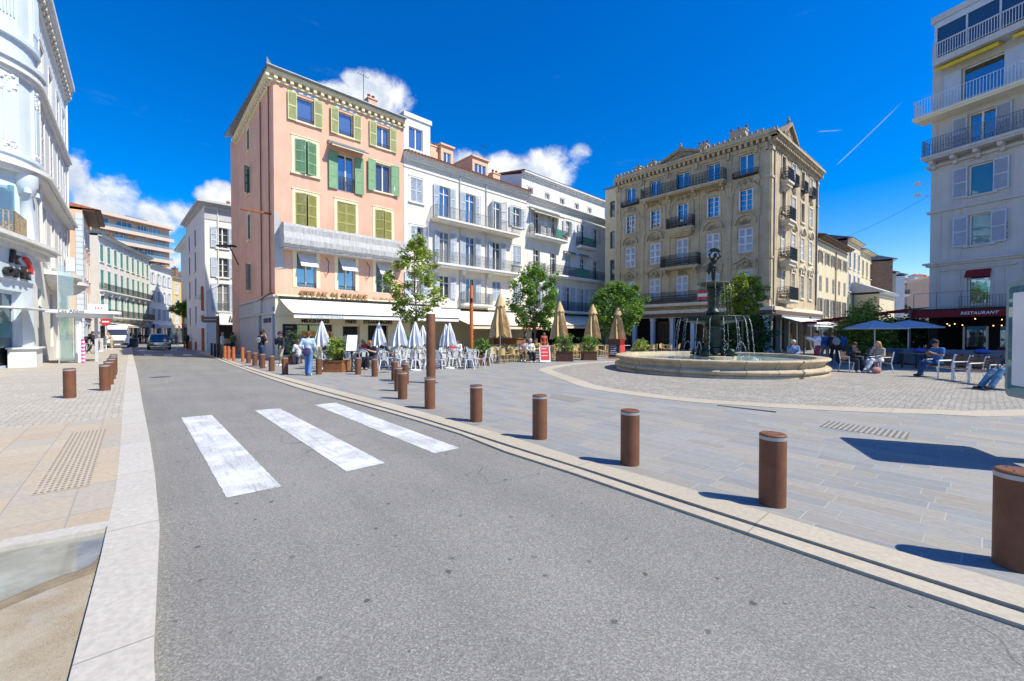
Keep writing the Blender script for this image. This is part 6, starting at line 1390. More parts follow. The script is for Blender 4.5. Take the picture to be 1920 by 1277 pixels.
person('child in pale T-shirt and shorts running across the road', gp(310, 658, 0), R(-75), dict(WALK, ), (.72, .70, .74), (.45, .5, .5), 'ginger', 'light', sleeve='short', shorts=True, h=1.3, shoes=(.1, .1, .1))
person('person in black with backpack walking away along the far street, nearer the kerb', gp(263, 645, 0), R(35), WALK, (.03, .03, .04), (.05, .05, .07), 'black', 'tan')
person('person in dark blue walking away along the far street, nearer the car', gp(274, 644.5, 0), R(35), WALK, (.04, .05, .09), (.2, .18, .18), 'brown')
person('person in bright blue by the blue shop sign', gp(268, 642, 0), R(20), WALK, (.10, .32, .62), (.5, .45, .4), 'grey')
person('pedestrian in pale blue at the far end of the street', gp(323, 644.5, PZ), R(180), WALK, (.40, .52, .66), (.3, .3, .3), 'grey')
person('pedestrian in lilac at the far end of the street', gp(330, 644.0, PZ), R(0), STAND, (.50, .42, .6), (.35, .3, .28), 'brown')
person('person in dark green hood leaning on the far bollards', gp(352, 655, PZ), R(100), dict(STAND, chest=(0, .08, 1.3), head=(0, .16, 1.56), neck=(0, .1, 1.44)), (.015, .035, .035), (.015, .015, .018), 'black', 'tan')
person('man in black standing by the wall of the white corner house', gp(367, 655, PZ), R(-120), STAND, (.02, .02, .022), (.2, .18, .17), 'black', 'tan', shorts=True)
person('woman in white standing before the side street shop', gp(417, 662, PZ), R(-60), dict(STAND, elr=(.24, .05, 1.13), wrr=(.16, .26, 1.15), har=(.12, .33, 1.2)), (.74, .74, .74), (.78, .78, .78), 'blonde')
person('person in green pushing a dark stroller by the side street shop', gp(437, 662, PZ), R(80), dict(STAND, wrl=(-.2, .3, 1.0), hal=(-.18, .38, .98), wrr=(.2, .3, 1.0), har=(.18, .38, .98)), (.16, .24, .05), (.04, .05, .06), 'black', 'tan')
# ================================================================== BOLLARDS AND POSTS
def bollard_proto(name, r, h, m, band=True):
    t = thing(name, '', 'bollard'); mb = MB(); mb.smooth = True
    mb.lathe([(r, 0), (r, h - .055 if band else h - .01)], 28); mb.smooth = False
    if not band: mb.lathe([(r, h - .01), (r - .01, h), (0, h)], 28)
    mb.build('shaft', M[m], t)
    if band:
        mb = MB(); mb.smooth = True; mb.lathe([(r + .002, h - .055), (r + .002, h - .022)], 28); mb.build('reflective_band', M['band'], t)
        mb = MB(); mb.lathe([(r, h - .022), (r, h - .01), (r - .012, h), (0, h)], 28)
        for a in range(3): mb.ball((r * .6 * math.cos(a * 2.1), r * .6 * math.sin(a * 2.1), h), .008, 6, 4)
        mb.build('cap', M[m], t)
    return t
def place(proto, used, loc, rz=0, label=None, group=None, scale=None):
    if not used: used.append(1); proto.location = loc; proto.rotation_euler.z = rz; o = proto; o['label'] = label or o.get('label', ''); 
    else: o = copy_tree(proto, loc, rz, label)
    if group: o['group'] = group
    if scale: o.scale = scale
    return o
bp_ = bollard_proto('bollard', .118, .70, 'rust'); KIDS = {}
u = []
front = [(1905, 1062), (1448, 945), (1181, 870), (1012, 822), (893, 790), (806, 766), (755, 748), (747, 733), (740, 712.5), (760, 720), (702.5, 706), (671.5, 702), (598, 702), (534.5, 702), (509.5, 696), (492.5, 690.5), (478, 686), (466, 681)]
lab = ['rusty brown bollard nearest the camera, cut by the edge of the picture', 'second bollard from the cut-off one along the plaza kerb, near the camera', 'third bollard along the plaza kerb, before the fountain', 'fourth bollard along the plaza kerb, below the fountain basin edge',
       'fifth bollard along the plaza kerb, right of the tall brown post', 'sixth bollard along the plaza kerb, standing in front of the tall brown post', 'front bollard of the tight cluster beside the tall post', 'second bollard of the tight cluster beside the tall post', 'rear left bollard of the tight cluster beside the tall post', 'rear right bollard of the tight cluster beside the tall post',
       'bollard between the cluster and the seated man in black', 'bollard beside the menu stand in front of the cafe', 'bollard next to the woman in denim', 'bollard between the woman in denim and the man in shorts', 'bollard in front of the man in khaki shorts', 'bollard just right of the man in black T-shirt', 'shaded bollard half hidden by the man in black T-shirt', 'bollard just left of the man in black T-shirt']
for (x, y), l in zip(front, lab): place(bp_, u, gp(x, y), random.random() * 6, l, 'rusty bollards along the plaza kerb')
for i, (x, y) in enumerate(((131, 746), (197, 732), (204, 721), (209, 711), (212, 703), (213.5, 697))):
    place(bp_, u, gp(x, y, LZ), random.random() * 6, ('lone rusty bollard on the pale cobbles of the left pavement', 'front bollard of the row along the left kerb', 'second bollard of the row along the left kerb', 'third bollard of the row along the left kerb', 'fourth bollard of the row along the left kerb', 'farthest bollard of the row along the left kerb')[i], 'rusty bollards on the left pavement', (1, 1, 1.06))
tp1 = bollard_proto('thin_bollard', .085, .85, 'orange_steel', False); u = []
for i, (x, y) in enumerate(((455, 678.5), (438, 676.6), (429, 675), (422, 673), (367, 657), (358, 656), (354, 655), (350, 654), (392, 658.5), (346, 653))):
    place(tp1, u, gp(x, y), 0, (f'slim rusty bollard, {ORD[i]} of the row at the pink building corner' if i < 4 else f'slim rusty bollard, {ORD[i - 4]} by the white corner house'), 'slim bollards at the side street')
tp2 = bollard_proto('thin_bollard', .075, .95, 'black', False); u = []
for i, (x, y) in enumerate(((397, 667), (403, 669), (409, 671), (415, 672.5))): place(tp2, u, gp(x, y), 0, f'slim black bollard, {ORD[i]} from the orange camera post', 'slim black bollards at the side street')
t = thing('tall_post', 'tall thick brown steel post standing behind the bollards on the plaza', 'post', gp(808, 718)); mb = MB(); mb.smooth = True; mb.lathe([(.155, 0), (.155, 2.33), (.15, 2.34), (0, 2.34)], 28); mb.build('shaft', M['rust'], t)
mb = MB(); mb.lathe([(.24, 0), (.24, .015), (.155, .015)], 24); mb.build('base_plate', M['rust'], t)
t = thing('lamp_post', 'slim orange steel post rising among the cafe tables', 'post', gp(884, 678)); mb = MB(); mb.smooth = True; mb.lathe([(.11, 0), (.11, 4.5), (.10, 4.52), (0, 4.52)], 16); mb.build('shaft', M['orange_steel'], t)
mb = MB(); mb.box(-.09, .09, -.125, -.1, 3.5, 3.75); mb.build('lamp_slot', M['black'], t); mb = MB(); mb.lathe([(.35, 0), (.35, .35), (.28, .42), (.11, .42)], 16); mb.build('base_cover', M['rust'], t)
t = thing('camera_post', 'orange steel post with white camera and sign boxes at the side street', 'post', gp(381, 659)); mb = MB(); mb.smooth = True; mb.lathe([(.13, 0), (.13, 6.0), (0, 6.02)], 14); mb.build('shaft', M['orange_steel'], t)
mb = MB(); mb.box(-.45, .45, -.2, -.14, 2.15, 2.75); mb.box(-.35, .25, -.2, -.14, 3.35, 3.75); mb.build('sign_box', M['white_paint'], t); mb = MB(); mb.ball((-.2, -.2, 5.0), .2, 10, 8); mb.box(-.35, -.05, -.3, -.1, 5.1, 5.25); mb.build('security_camera', M['white_metal'], t)
t = thing('signpost', 'brown signpost with two dark direction fingers near the side street', 'sign', gp(409, 666)); mb = MB(); mb.lathe([(.11, 0), (.11, 3.0), (0, 3.0)], 12); mb.build('pole', M['brown_slats'], t)
for z in (2.5, 2.75): mb = MB(); mb.box(-1.15, -.1, -.03, .03, z, z + .2); mb.build('sign_panel', M['plastic_grey'], t)
t = thing('street_lamp', 'black arm lamp with flat head fixed beside the pink building', 'street lamp', (P0.x - 6.9, P0.y + 7.1, 0)); mb = MB(); mb.tube([(0, 0, 7.2), (-.55, -.2, 8.6)], .05, 6); mb.build('arm', M['iron'], t); mb = MB(); mb.obox(TR((-.75, -.3, 8.65)), 1.3, .5, .12); mb.build('lamp_head', M['iron'], t)
# no entry sign, shelter, striped post, kiosk box
t = thing('no_entry_sign', 'round red no entry sign with white bar on a white pole', 'sign', gp(199, 656, LZ)); mb = MB(); mb.cyl((0, 0, 0), (0, 0, 3.1), .05, 8); mb.build('pole', M['white_metal'], t)
mb = MB(); rzz = Matrix.Rotation(R(40), 4, 'Z'); mb.T = rzz @ TR((0, -.06, 2.75)) @ Matrix.Rotation(R(90), 4, 'X'); mb.lathe([(0, 0), (.36, 0), (.36, .02), (0, .02)], 24); o = mb.build('disc', M['red_paint'], t)
mb = MB(); mb.T = rzz; mb.box(-.25, .25, -.09, -.083, 2.68, 2.82); mb.build('white_bar', M['white_letter'], o)
sp_ = gp(143, 680, LZ); t = thing('bus_shelter', 'glass bus shelter with curved white roof reading Les Allées', 'bus shelter', sp_, R(46))
mb = MB(); mb.poly((-.62, -.2, .1), (-.05, -.2, .1), (-.05, -.2, 5.0), (-.62, -.2, 5.4)); mb.box(-.6, -.1, .4, .44, .1, 2.6); mb.build('glass_panel', M['glass_clear'], t)
mb = MB(); mb.smooth = True; mb.lathe([(.16, 0), (.16, 2.85)], 16, (.1, -.1, 0)); mb.smooth = False; mb.build('white_column', M['white_metal'], t)
mb = MB(); mb.box(-.66, -.62, -.23, -.17, 0, 5.4); mb.box(.75, .9, .6, .75, 0, 2.6); mb.build('column', M['grey_trim'], t)
mb = MB(); pts = [(-1.1, -.6), (1.2, -.5), (1.9, .3), (1.4, 1.7), (-.9, 1.3)]; c_ = catmull([Vector((*p, 0)) for p in pts + pts[:1]], 5)[:-1]; mb.slab([(p.x, p.y) for p in c_], 2.72, 2.88); cx_ = [((p.x - .4) * .75 + .4, (p.y - .5) * .75 + .5) for p in c_]; mb.slab(cx_, 2.5, 2.718); ro = mb.build('roof', M['white_paint'], t)
text('Les Allées', .24, M['navy_letter'], ro, TR((-.15, -.72, 2.80)) @ Matrix.Rotation(R(2), 4, 'Z'), ext=.004)
mb = MB(); mb.box(.5, 1.3, -.2, -.15, 2.88, 3.25); rb_ = mb.build('roof_sign', M['white_paint'], t); mb = MB()
for k in range(3): mb.prism([(.75 + k * .12, 2.98), (.84 + k * .12, 2.98), (.79 + k * .12, 3.12)], -.21, -.201)
mb.build('red_mark', M['red_paint'], rb_)
t = thing('striped_post', 'pink and white striped post on the left pavement', 'post', gp(156, 681, LZ)); mb = MB()
for k in range(13): mb.c = k % 2; mb.box(-.06, .06, -.05, .05, k * .1, k * .1 + .1)
mb.build('post', [M['pink_paint'], M['white_paint']], t)
t = thing('parking_meter', 'pale grey service cabinet beside the no entry sign', 'cabinet', gp(188, 659, LZ), R(40)); mb = MB(); mb.box(-.2, .2, -.2, .2, .0, 1.1); mb.box(-.22, .22, -.22, .22, 1.1, 1.17); mb.build('cabinet_body', M['white_metal'], t); mb = MB(); mb.box(-.16, .16, -.212, -.202, .15, 1.0); mb.build('door', M['grey_trim'], t)
t = thing('litter_bin', 'dark litter bin at the kerb beyond the van', 'bin', gp(251, 651, 0.03), R(40)); mb = MB(); mb.lathe([(.4, 0), (.48, 1.0), (.5, 1.05), (.4, 1.1), (0, 1.1)], 12); mb.build('bin_body', M['plastic_grey'], t); mb = MB(); mb.box(-.3, .3, -.49, -.46, .8, .92); mb.build('slot', M['black'], t)
# bicycle
def bike(loc, rz, label):
    t = thing('bicycle', label, 'bicycle', loc, rz)
    for y in (-.52, .52):
        mb = MB(); pts = [(0, y + .33 * math.cos(a), .35 + .33 * math.sin(a)) for a in [R(q * 20) for q in range(19)]]; mb.tube(pts, .022, 5, False)
        o = mb.build('wheel', M['rubber'], t); mb = MB()
        for q in range(10): a = R(q * 36); mb.cyl((0, y, .35), (0, y + .32 * math.cos(a), .35 + .32 * math.sin(a)), .004, 3)
        mb.build('spokes', M['steel'], o)
    mb = MB(); 
    for a, b in (((0, -.52, .35), (0, -.05, .3)), ((0, -.05, .3), (0, -.2, .85)), ((0, -.05, .3), (0, .4, .8)), ((0, -.18, .78), (0, .4, .8)), ((0, .42, .95), (0, .52, .35)), ((0, -.52, .35), (0, -.18, .78))): mb.cyl(a, b, .018, 6)
    mb.build('frame', M['white_paint'], t); mb = MB(); mb.tube([(-.28, .36, 1.03), (0, .42, .98), (.28, .36, 1.03)], .016, 6); mb.build('handlebar', M['black'], t); mb = MB(); mb.ball((0, -.22, .9), .1, 8, 6, (.8, 1.4, .4)); mb.build('saddle', M['black'], t)
bike(gp(164, 663, LZ), R(-100), 'bicycle with black tyres under the cyclist by the shelter')
t = thing('stroller', 'dark stroller pushed by the person in green', 'stroller', gp(428, 663), R(80)); mb = MB(); mb.ball((0, 0, .62), .34, 12, 8, (.8, 1.2, .7)); mb.build('seat', cloth((.02, .03, .06)), t); mb = MB()
for s_ in (-1, 1): mb.tube([(.22 * s_, .4, .18), (.22 * s_, -.2, .6), (.22 * s_, -.5, 1.0)], .018, 5); mb.cyl((.22 * s_, -.3, .18), (.22 * s_, .1, .6), .018, 5)
mb.cyl((-.22, -.5, 1.0), (.22, -.5, 1.0), .02, 5); mb.build('frame', M['grey_iron'], t)
for sx in (-1, 1):
    for y in (-.3, .4): mb = MB(); mb.tube([(.24 * sx, y + .13 * math.cos(R(q * 30)), .15 + .13 * math.sin(R(q * 30))) for q in range(13)], .02, 5, False); mb.build('wheel', M['rubber'], t)

# ================================================================== VEHICLES (front at -y, length along y)
def vehicle(name, label, cat, loc, rz, W, st, paint, belt_mats, wheels, wr, extras):
    """st: stations (y, z bottom, z belt, z top, half width belt, half width top)"""
    t = thing(name, label, cat, loc, rz); mb = MB(); ring_ = []
    for y, zb, zl, zt, wb, wt in st: ring_.append([(-wb * .94, y, zb), (-wb, y, zb + .15), (-wb, y, zl), (-wt, y, zt - .03), (-wt + .1, y, zt), (wt - .1, y, zt), (wt, y, zt - .03), (wb, y, zl), (wb, y, zb + .15), (wb * .94, y, zb)])
    gl = MB(); ws = MB()
    for i in range(len(ring_) - 1):
        A, B = ring_[i], ring_[i + 1]
        for k in range(9):
            q = (A[k], B[k], B[k + 1], A[k + 1])
            tall = min(st[i][3] - st[i][2], st[i + 1][3] - st[i + 1][2])
            if k in (2, 6) and tall > .25 and i in belt_mats: gl.poly(*q[::-1])
            elif k in (3, 4, 5) and i in extras['screen']: ws.poly(*q[::-1])
            elif k in (2, 6) and i in extras['screen']: mb.poly(*q[::-1])
            else: mb.poly(*q[::-1])
        mb.poly(A[9], A[0], B[0], B[9])
    mb.poly(*ring_[0]); mb.poly(*ring_[-1][::-1]); b = mb.build('body', M[paint], t)
    gl.build('side_window', M['glass_dark'], t); ws.build('windscreen', M['glass_dark'], t)
    for y in wheels:
        for s_ in (-1, 1):
            mb = MB(); mb.T = TR((s_ * (W / 2 - .11), y, wr)) @ Matrix.Rotation(R(90), 4, 'Y'); mb.lathe([(wr * .62, -.12), (wr * .95, -.12), (wr, -.08), (wr, .08), (wr * .95, .12), (wr * .62, .12)], 18); o = mb.build('tyre', M['rubber'], t)
            mb = MB(); mb.T = TR((s_ * (W / 2 - .11), y, wr)) @ Matrix.Rotation(R(90), 4, 'Y'); mb.lathe([(0, .09), (wr * .3, .10), (wr * .62, .08), (wr * .62, -.08), (wr * .3, -.1), (0, -.09)], 10); mb.build('rim', M['steel'], o)
    return t
p = G(220, 653.5); yv = math.atan2(VS.y, VS.x)
t = vehicle('delivery_van', 'white delivery van with roof rack parked facing the camera on the left pavement', 'van', (p.x, p.y, .05), yv, 2.0,
            [(-.02, .35, .75, .95, .92, .85), (.12, .25, .85, 1.12, .97, .9), (.75, .25, 1.05, 1.42, .99, .86), (1.4, .25, 1.2, 2.1, 1.0, .80), (1.9, .25, 1.2, 2.5, 1.0, .86), (3.0, .25, 1.2, 2.6, 1.0, .86), (5.8, .3, 1.2, 2.58, 1.0, .86)], 'van_paint', (3,), (1.0, 4.5), .34, {'screen': (2,)})
mb = MB(); mb.box(-.55, .55, -.06, .0, .62, .86); mb.box(-.95, .95, -.1, .1, .28, .56); mb.build('bumper_grille', M['plastic_grey'], t)
for s_ in (-1, 1):
    mb = MB(); mb.box(s_ * .6, s_ * .92, -.05, .1, .72, .92); mb.build('headlight', M['lamp_glass'], t); mb = MB(); mb.box(s_ * 1.02, s_ * 1.22, 1.2, 1.32, 1.3, 1.7); mb.build('mirror', M['black'], t)
mb = MB(); mb.box(-.26, .26, -.115, -.102, .36, .47); mb.build('number_plate', M['white_letter'], t)
mb = MB()
for k in range(5): mb.box(-.8, .8, 2.2 + k * .8, 2.26 + k * .8, 2.75, 2.8); 
for s_ in (-.8, .8): mb.box(s_ - .03, s_ + .03, 2.0, 5.6, 2.75, 2.8); mb.box(s_ - .02, s_ + .02, 2.3, 2.35, 2.55, 2.75); mb.box(s_ - .02, s_ + .02, 5.2, 5.25, 2.55, 2.75)
mb.build('roof_rack', M['steel'], t)
p = G(299.5, 655.8)
t = vehicle('parked_car', 'black sport utility car facing the camera in the street', 'car', (p.x, p.y, 0), yv, 1.86,
            [(0, .32, .6, .78, .82, .7), (.1, .22, .72, .92, .9, .78), (.5, .22, .85, 1.0, .92, .82), (1.15, .22, .95, 1.06, .93, .8), (1.85, .22, 1.0, 1.58, .93, .66), (2.4, .22, 1.0, 1.66, .93, .66), (3.6, .22, 1.0, 1.62, .93, .66), (4.2, .3, 1.0, 1.3, .9, .7), (4.4, .35, .9, 1.0, .85, .7)], 'car_paint', (4, 5), (.85, 3.5), .35, {'screen': (3,)})
mb = MB(); mb.box(-.45, .45, -.04, .0, .55, .75); mb.box(-.8, .8, -.06, .05, .3, .36); mb.build('grille', M['chrome'], t)
for s_ in (-1, 1):
    mb = MB(); mb.box(s_ * .5, s_ * .82, -.01, .15, .66, .78); mb.build('headlight', M['lamp_glass'], t); mb = MB(); mb.box(s_ * .95, s_ * 1.1, 1.35, 1.45, 1.02, 1.18); mb.build('mirror', M['car_paint'], t)
mb = MB(); mb.box(-.26, .26, -.055, -.042, .42, .53); mb.build('number_plate', M['white_letter'], t)

# ================================================================== ADVERTISING PANEL AT THE RIGHT EDGE
A0 = Vector((7.28, 6.05)); ad = Vector((-.37, -.93)).normalized()
t = thing('advertising_panel', 'tall rounded glass advertising panel on a foot, cut by the picture edge', 'advertising panel', (A0.x, A0.y, PZ), math.atan2(ad.y, ad.x))
def rrect(x0, x1, z0, z1, r): return [(cx_ + r * math.cos(R(a)), cz_ + r * math.sin(R(a))) for cx_, cz_, s_ in ((x1 - r, z0 + r, -90), (x1 - r, z1 - r, 0), (x0 + r, z1 - r, 90), (x0 + r, z0 + r, 180)) for a in range(s_, s_ + 91, 15)]
M['panel_frame'] = mat('panel_frame', (.22, .33, .34), .35, .06, 3, metal=.2)
mb = MB(); mb.prism(rrect(0, 1.37, .78, 2.42, .10), -.14, .14); mb.build('frame', M['panel_frame'], t)
mb = MB(); mb.prism(rrect(.07, 1.30, .86, 2.34, .05), -.15, -.142); mb.prism(rrect(.07, 1.30, .86, 2.34, .05), .142, .15); mb.build('glass', M['glass_teal'], t)
mb = MB(); mb.prism(rrect(.16, 1.2, .95, 2.25, .02), -.156, -.151); mb.build('poster', M['lamp_glass'], t)
mb = MB(); mb.box(.55, .85, -.1, .1, 0, .78); mb.build('foot', M['panel_frame'], t)
# ================================================================== FOUNTAIN
FC = Vector((9.35, 19.6, PZ + .006)); GR = .024
ft = thing('fountain', 'round stone fountain with bronze bowls, dolphins and a child statue on top', 'fountain', (FC.x, FC.y, PZ + .004))
prof = [(4.36, 0), (4.36, .09), (4.28, .10), (4.36, .13), (4.43, .19), (4.43, .25), (4.35, .31), (4.24, .335), (4.20, .36), (4.21, .43), (4.27, .50), (4.35, .55), (4.40, .575), (4.41, .60), (4.41, .645), (4.37, .66), (3.95, .66), (3.93, .64), (3.93, .25)]
mb = MB(); mb.smooth = True; mb.lathe(prof, 96); mb.smooth = False
for k in range(8):
    a = R(20 + k * 45); mb.lathe([(r_ + .05, z) for r_, z in prof[:16]] + [(4.0, .664)], 3, a0=a - R(2.6), a1=a + R(2.6))
    for e in (-2.6, 2.6):
        c, s_ = math.cos(a + R(e)), math.sin(a + R(e)); P_ = [((r_ + .05) * c, (r_ + .05) * s_, z) for r_, z in prof[:16]] + [(4.0 * c, 4.0 * s_, .66), (4.0 * c, 4.0 * s_, 0)]; mb.poly(*(P_ if e > 0 else P_[::-1]))
mb.build('basin', M['fountain_stone'], ft)
mb = MB()
for k in range(24):
    a = R(k * 15 + 4); w_ = .0016; mb.lathe([(r_ + .0035, z) for r_, z in prof[1:16]] + [(3.95, .6635)], 1, a0=a - w_, a1=a + w_)
mb.build('stone_joints', M['dark'], ft)
m, p, pos, q = start('fountain_water', .06); p.inputs['Specular IOR Level'].default_value = .8
c = mixc(noise(pos, 2.5, 5, .7).ss(.35, .7), (.20, .33, .31), (.46, .55, .50)); link(c, p.inputs['Base Color']); bump(p, noise(pos, 9, 4, .6), .5, .05); M['fwater'] = m
mb = MB(); mb.lathe([(3.94, .50), (.1, .50)], 64); mb.build('water', M['fwater'], ft)
mb = MB(); mb.lathe([(1.0, .3), (1.0, .62), (.95, .64), (.0, .64)], 8, a0=R(22.5), a1=R(382.5)); mb.build('pedestal', M['fountain_stone'], ft)
mb = MB(); mb.lathe([(.52, .64), (.52, .72), (.44, .80), (.42, 1.0), (.36, 1.05), (.36, 1.85), (.42, 1.9), (.42, 2.0)], 8, a0=R(22.5), a1=R(382.5)); mb.smooth = True
mb.lathe([(.36, 2.0), (.42, 2.06), (.5, 2.12), (.9, 2.17), (1.22, 2.24), (1.40, 2.34), (1.44, 2.39), (1.46, 2.43), (1.43, 2.46), (1.38, 2.44), (1.2, 2.36), (.3, 2.30)], 48)
for k in range(18): a = R(k * 20); mb.ball((1.42 * math.cos(a), 1.42 * math.sin(a), 2.35), .075, 8, 6, (1, 1, .9))
for k in range(54): a = R(k * 6.667); mb.ball((1.25 * math.cos(a), 1.25 * math.sin(a), 2.275), .07, 6, 4, (1, 1, .5))
mb.build('lower_bowl', M['bronze'], ft)
mb = MB(); mb.smooth = True; mb.lathe([(.36, 2.34), (.36, 2.42), (.28, 2.46), (.3, 2.56), (.36, 2.62), (.33, 2.70), (.24, 2.76), (.21, 2.9), (.24, 3.1), (.27, 3.3), (.24, 3.42), (.28, 3.46), (.25, 3.52), (.22, 3.58), (.34, 3.68), (.36, 3.74), (.26, 3.80)], 24); mb.build('stem', M['bronze'], ft)
mb = MB(); mb.smooth = True; mb.lathe([(.26, 3.80), (.4, 3.84), (.6, 3.90), (.69, 3.97), (.70, 4.0), (.66, 4.01), (.5, 3.97), (0, 3.96)], 36); mb.build('upper_bowl', M['moss_bronze'], ft)
# bronze dolphins
for k in range(4):
    a = R(38 + 90 * k); L = Matrix.Rotation(a, 4, 'Z'); mb = MB(L)
    V, Fc = blobmesh([((.82, 0, .80), (.70, 0, .74), .20, .17), ((.70, 0, .76), (.50, 0, .82), .17, .13), ((.50, 0, .82), (.46, 0, 1.05), .13, .10), ((.46, 0, 1.05), (.56, 0, 1.25), .10, .06), ((.56, 0, 1.25), (.72, 0, 1.32), .05, .03), ((.72, 0, 1.32), (.86, .14, 1.40), .035, .015), ((.72, 0, 1.32), (.86, -.14, 1.40), .035, .015), ((.90, 0, .76), (1.06, 0, .72), .12, .06), ((.75, .16, .78), (.72, .32, .70), .05, .02), ((.75, -.16, .78), (.72, -.32, .70), .05, .02), ((.84, .13, .92), (.86, .14, .96), .04, .02), ((.84, -.13, .92), (.86, -.14, .96), .04, .02)], .022, .04)
    mb.smooth = True; mb.add([tuple(v) for v in V], [list(map(int, f)) for f in Fc]); mb.build('dolphin', M['bronze'], ft)
# child statue holding a shell above its head
SP = dict(STAND, pelvis=(.04, 0, .92), waist=(.06, 0, 1.08), chest=(.0, .0, 1.28), neck=(-.02, .02, 1.42), head=(-.07, .07, 1.55), shl=(-.20, 0, 1.36), shr=(.17, 0, 1.38), ell=(-.36, .08, 1.48), wrl=(-.24, .12, 1.72), hal=(-.18, .12, 1.79), elr=(.24, .08, 1.60), wrr=(.08, .12, 1.78), har=(.02, .12, 1.82), knl=(-.06, .12, .5), anl=(-.02, .02, .1), tol=(-.04, .18, .05), knr=(.07, .02, .5), anr=(.05, -.04, .09))
so, J = person('child figure', (0, 0, 0), R(155), SP, (0, 0, 0), (0, 0, 0), h=1.36, name='statue')
for c_ in list(so.children): c_.parent = ft; c_.name = 'statue'; c_.matrix_local = TR((0, 0, 4.04)) @ Matrix.Rotation(R(155), 4, 'Z')
bpy.data.objects.remove(so)
mb = MB(TR((0, 0, 4.0)) @ Matrix.Rotation(R(155), 4, 'Z')); s_ = 1.36 / 1.72
V, Fc = blobmesh([((-.2, .1, 1.50), (.1, .1, 1.52), .07, .08), ((.1, .1, 1.52), (.16, .12, 1.44), .05, .03), ((-.2, .1, 1.5), (-.28, .14, 1.42), .06, .03), ((-.12, .1, 1.55), (.04, .1, 1.56), .06, .05)], .02, .03); mb.smooth = True; mb.add([tuple(v) for v in V], [list(map(int, f)) for f in Fc])
V, Fc = blobmesh([((.13, -.08, .86), (.2, -.06, .6), .10, .09), ((.2, -.06, .6), (.18, -.05, .42), .07, .03), ((-.08, -.12, 1.0), (.12, -.1, .9), .06, .09), ((.0, -.1, .04), (.0, -.1, .5), .09, .06)], .02, .04); mb.add([tuple(v) for v in V], [list(map(int, f)) for f in Fc])
mb.lathe([(.26, 0), (.26, .05), (.2, .07), (0, .07)], 14); mb.build('shell_and_drapery', M['bronze'], ft)
# falling water: strings of drops
m = bpy.data.materials.new('water_drops'); m.use_nodes = True; p = m.node_tree.nodes['Principled BSDF']; p.inputs['Base Color'].default_value = (.82, .86, .88, 1); p.inputs['Roughness'].default_value = .15; p.inputs['Specular IOR Level'].default_value = .8; M['drops'] = m
def jet(p0, v, z_end, r0=.012, nm='water_jet'):
    mb = MB(); mb.smooth = True; t = 0; P_ = Vector(p0); V_ = Vector(v)
    while True:
        q = P_ + V_ * t + Vector((0, 0, -4.9 * t * t))
        if q.z < z_end or t > 1.2: break
        if t < .16: 
            q2 = P_ + V_ * (t + .021) + Vector((0, 0, -4.9 * (t + .02) ** 2)); mb.tube([q, q2], r0 * .9, 5)
        else:
            mb.ball((q.x + random.gauss(0, .006 + .012 * t), q.y + random.gauss(0, .006 + .012 * t), q.z), r0 * random.uniform(.7, 1.5), 6, 4, (1, 1, random.uniform(1.0, 2.0)))
            if random.random() < .3: mb.ball((q.x + random.gauss(0, .05 * t), q.y + random.gauss(0, .05 * t), q.z + random.gauss(0, .03)), r0 * .6, 5, 3)
        t += .02 if t < .16 else .0105 + .004 * random.random()
    mb.build(nm, M['drops'], ft)
random.seed(5)
for k in range(18):
    a = R(k * 20); jet((1.46 * math.cos(a), 1.46 * math.sin(a), 2.36), (.42 * math.cos(a), .42 * math.sin(a), .05), .52, .0085)
for k in range(4):
    a = R(38 + 90 * k); jet((1.05 * math.cos(a), 1.05 * math.sin(a), .95), (.75 * math.cos(a), .75 * math.sin(a), 2.6), .52, .0065)
for k in range(12):
    a = R(k * 30 + 11); jet((.69 * math.cos(a), .69 * math.sin(a), 3.97), (.22 * math.cos(a), .22 * math.sin(a), 0), 2.45, .0055)
mb = MB(); mb.smooth = True
for k in range(26):
    a = R(k * 360 / 18) if k < 18 else random.random() * 6.28; rr_ = random.gauss(1.85, .08) if k < 18 else random.uniform(1.2, 2.2)
    for q in range(5): mb.ball((rr_ * math.cos(a) + random.gauss(0, .07), rr_ * math.sin(a) + random.gauss(0, .07), .51 + abs(random.gauss(0, .03))), random.uniform(.012, .03), 6, 4, (1.3, 1.3, .6))
mb.build('splashes', M['drops'], ft)

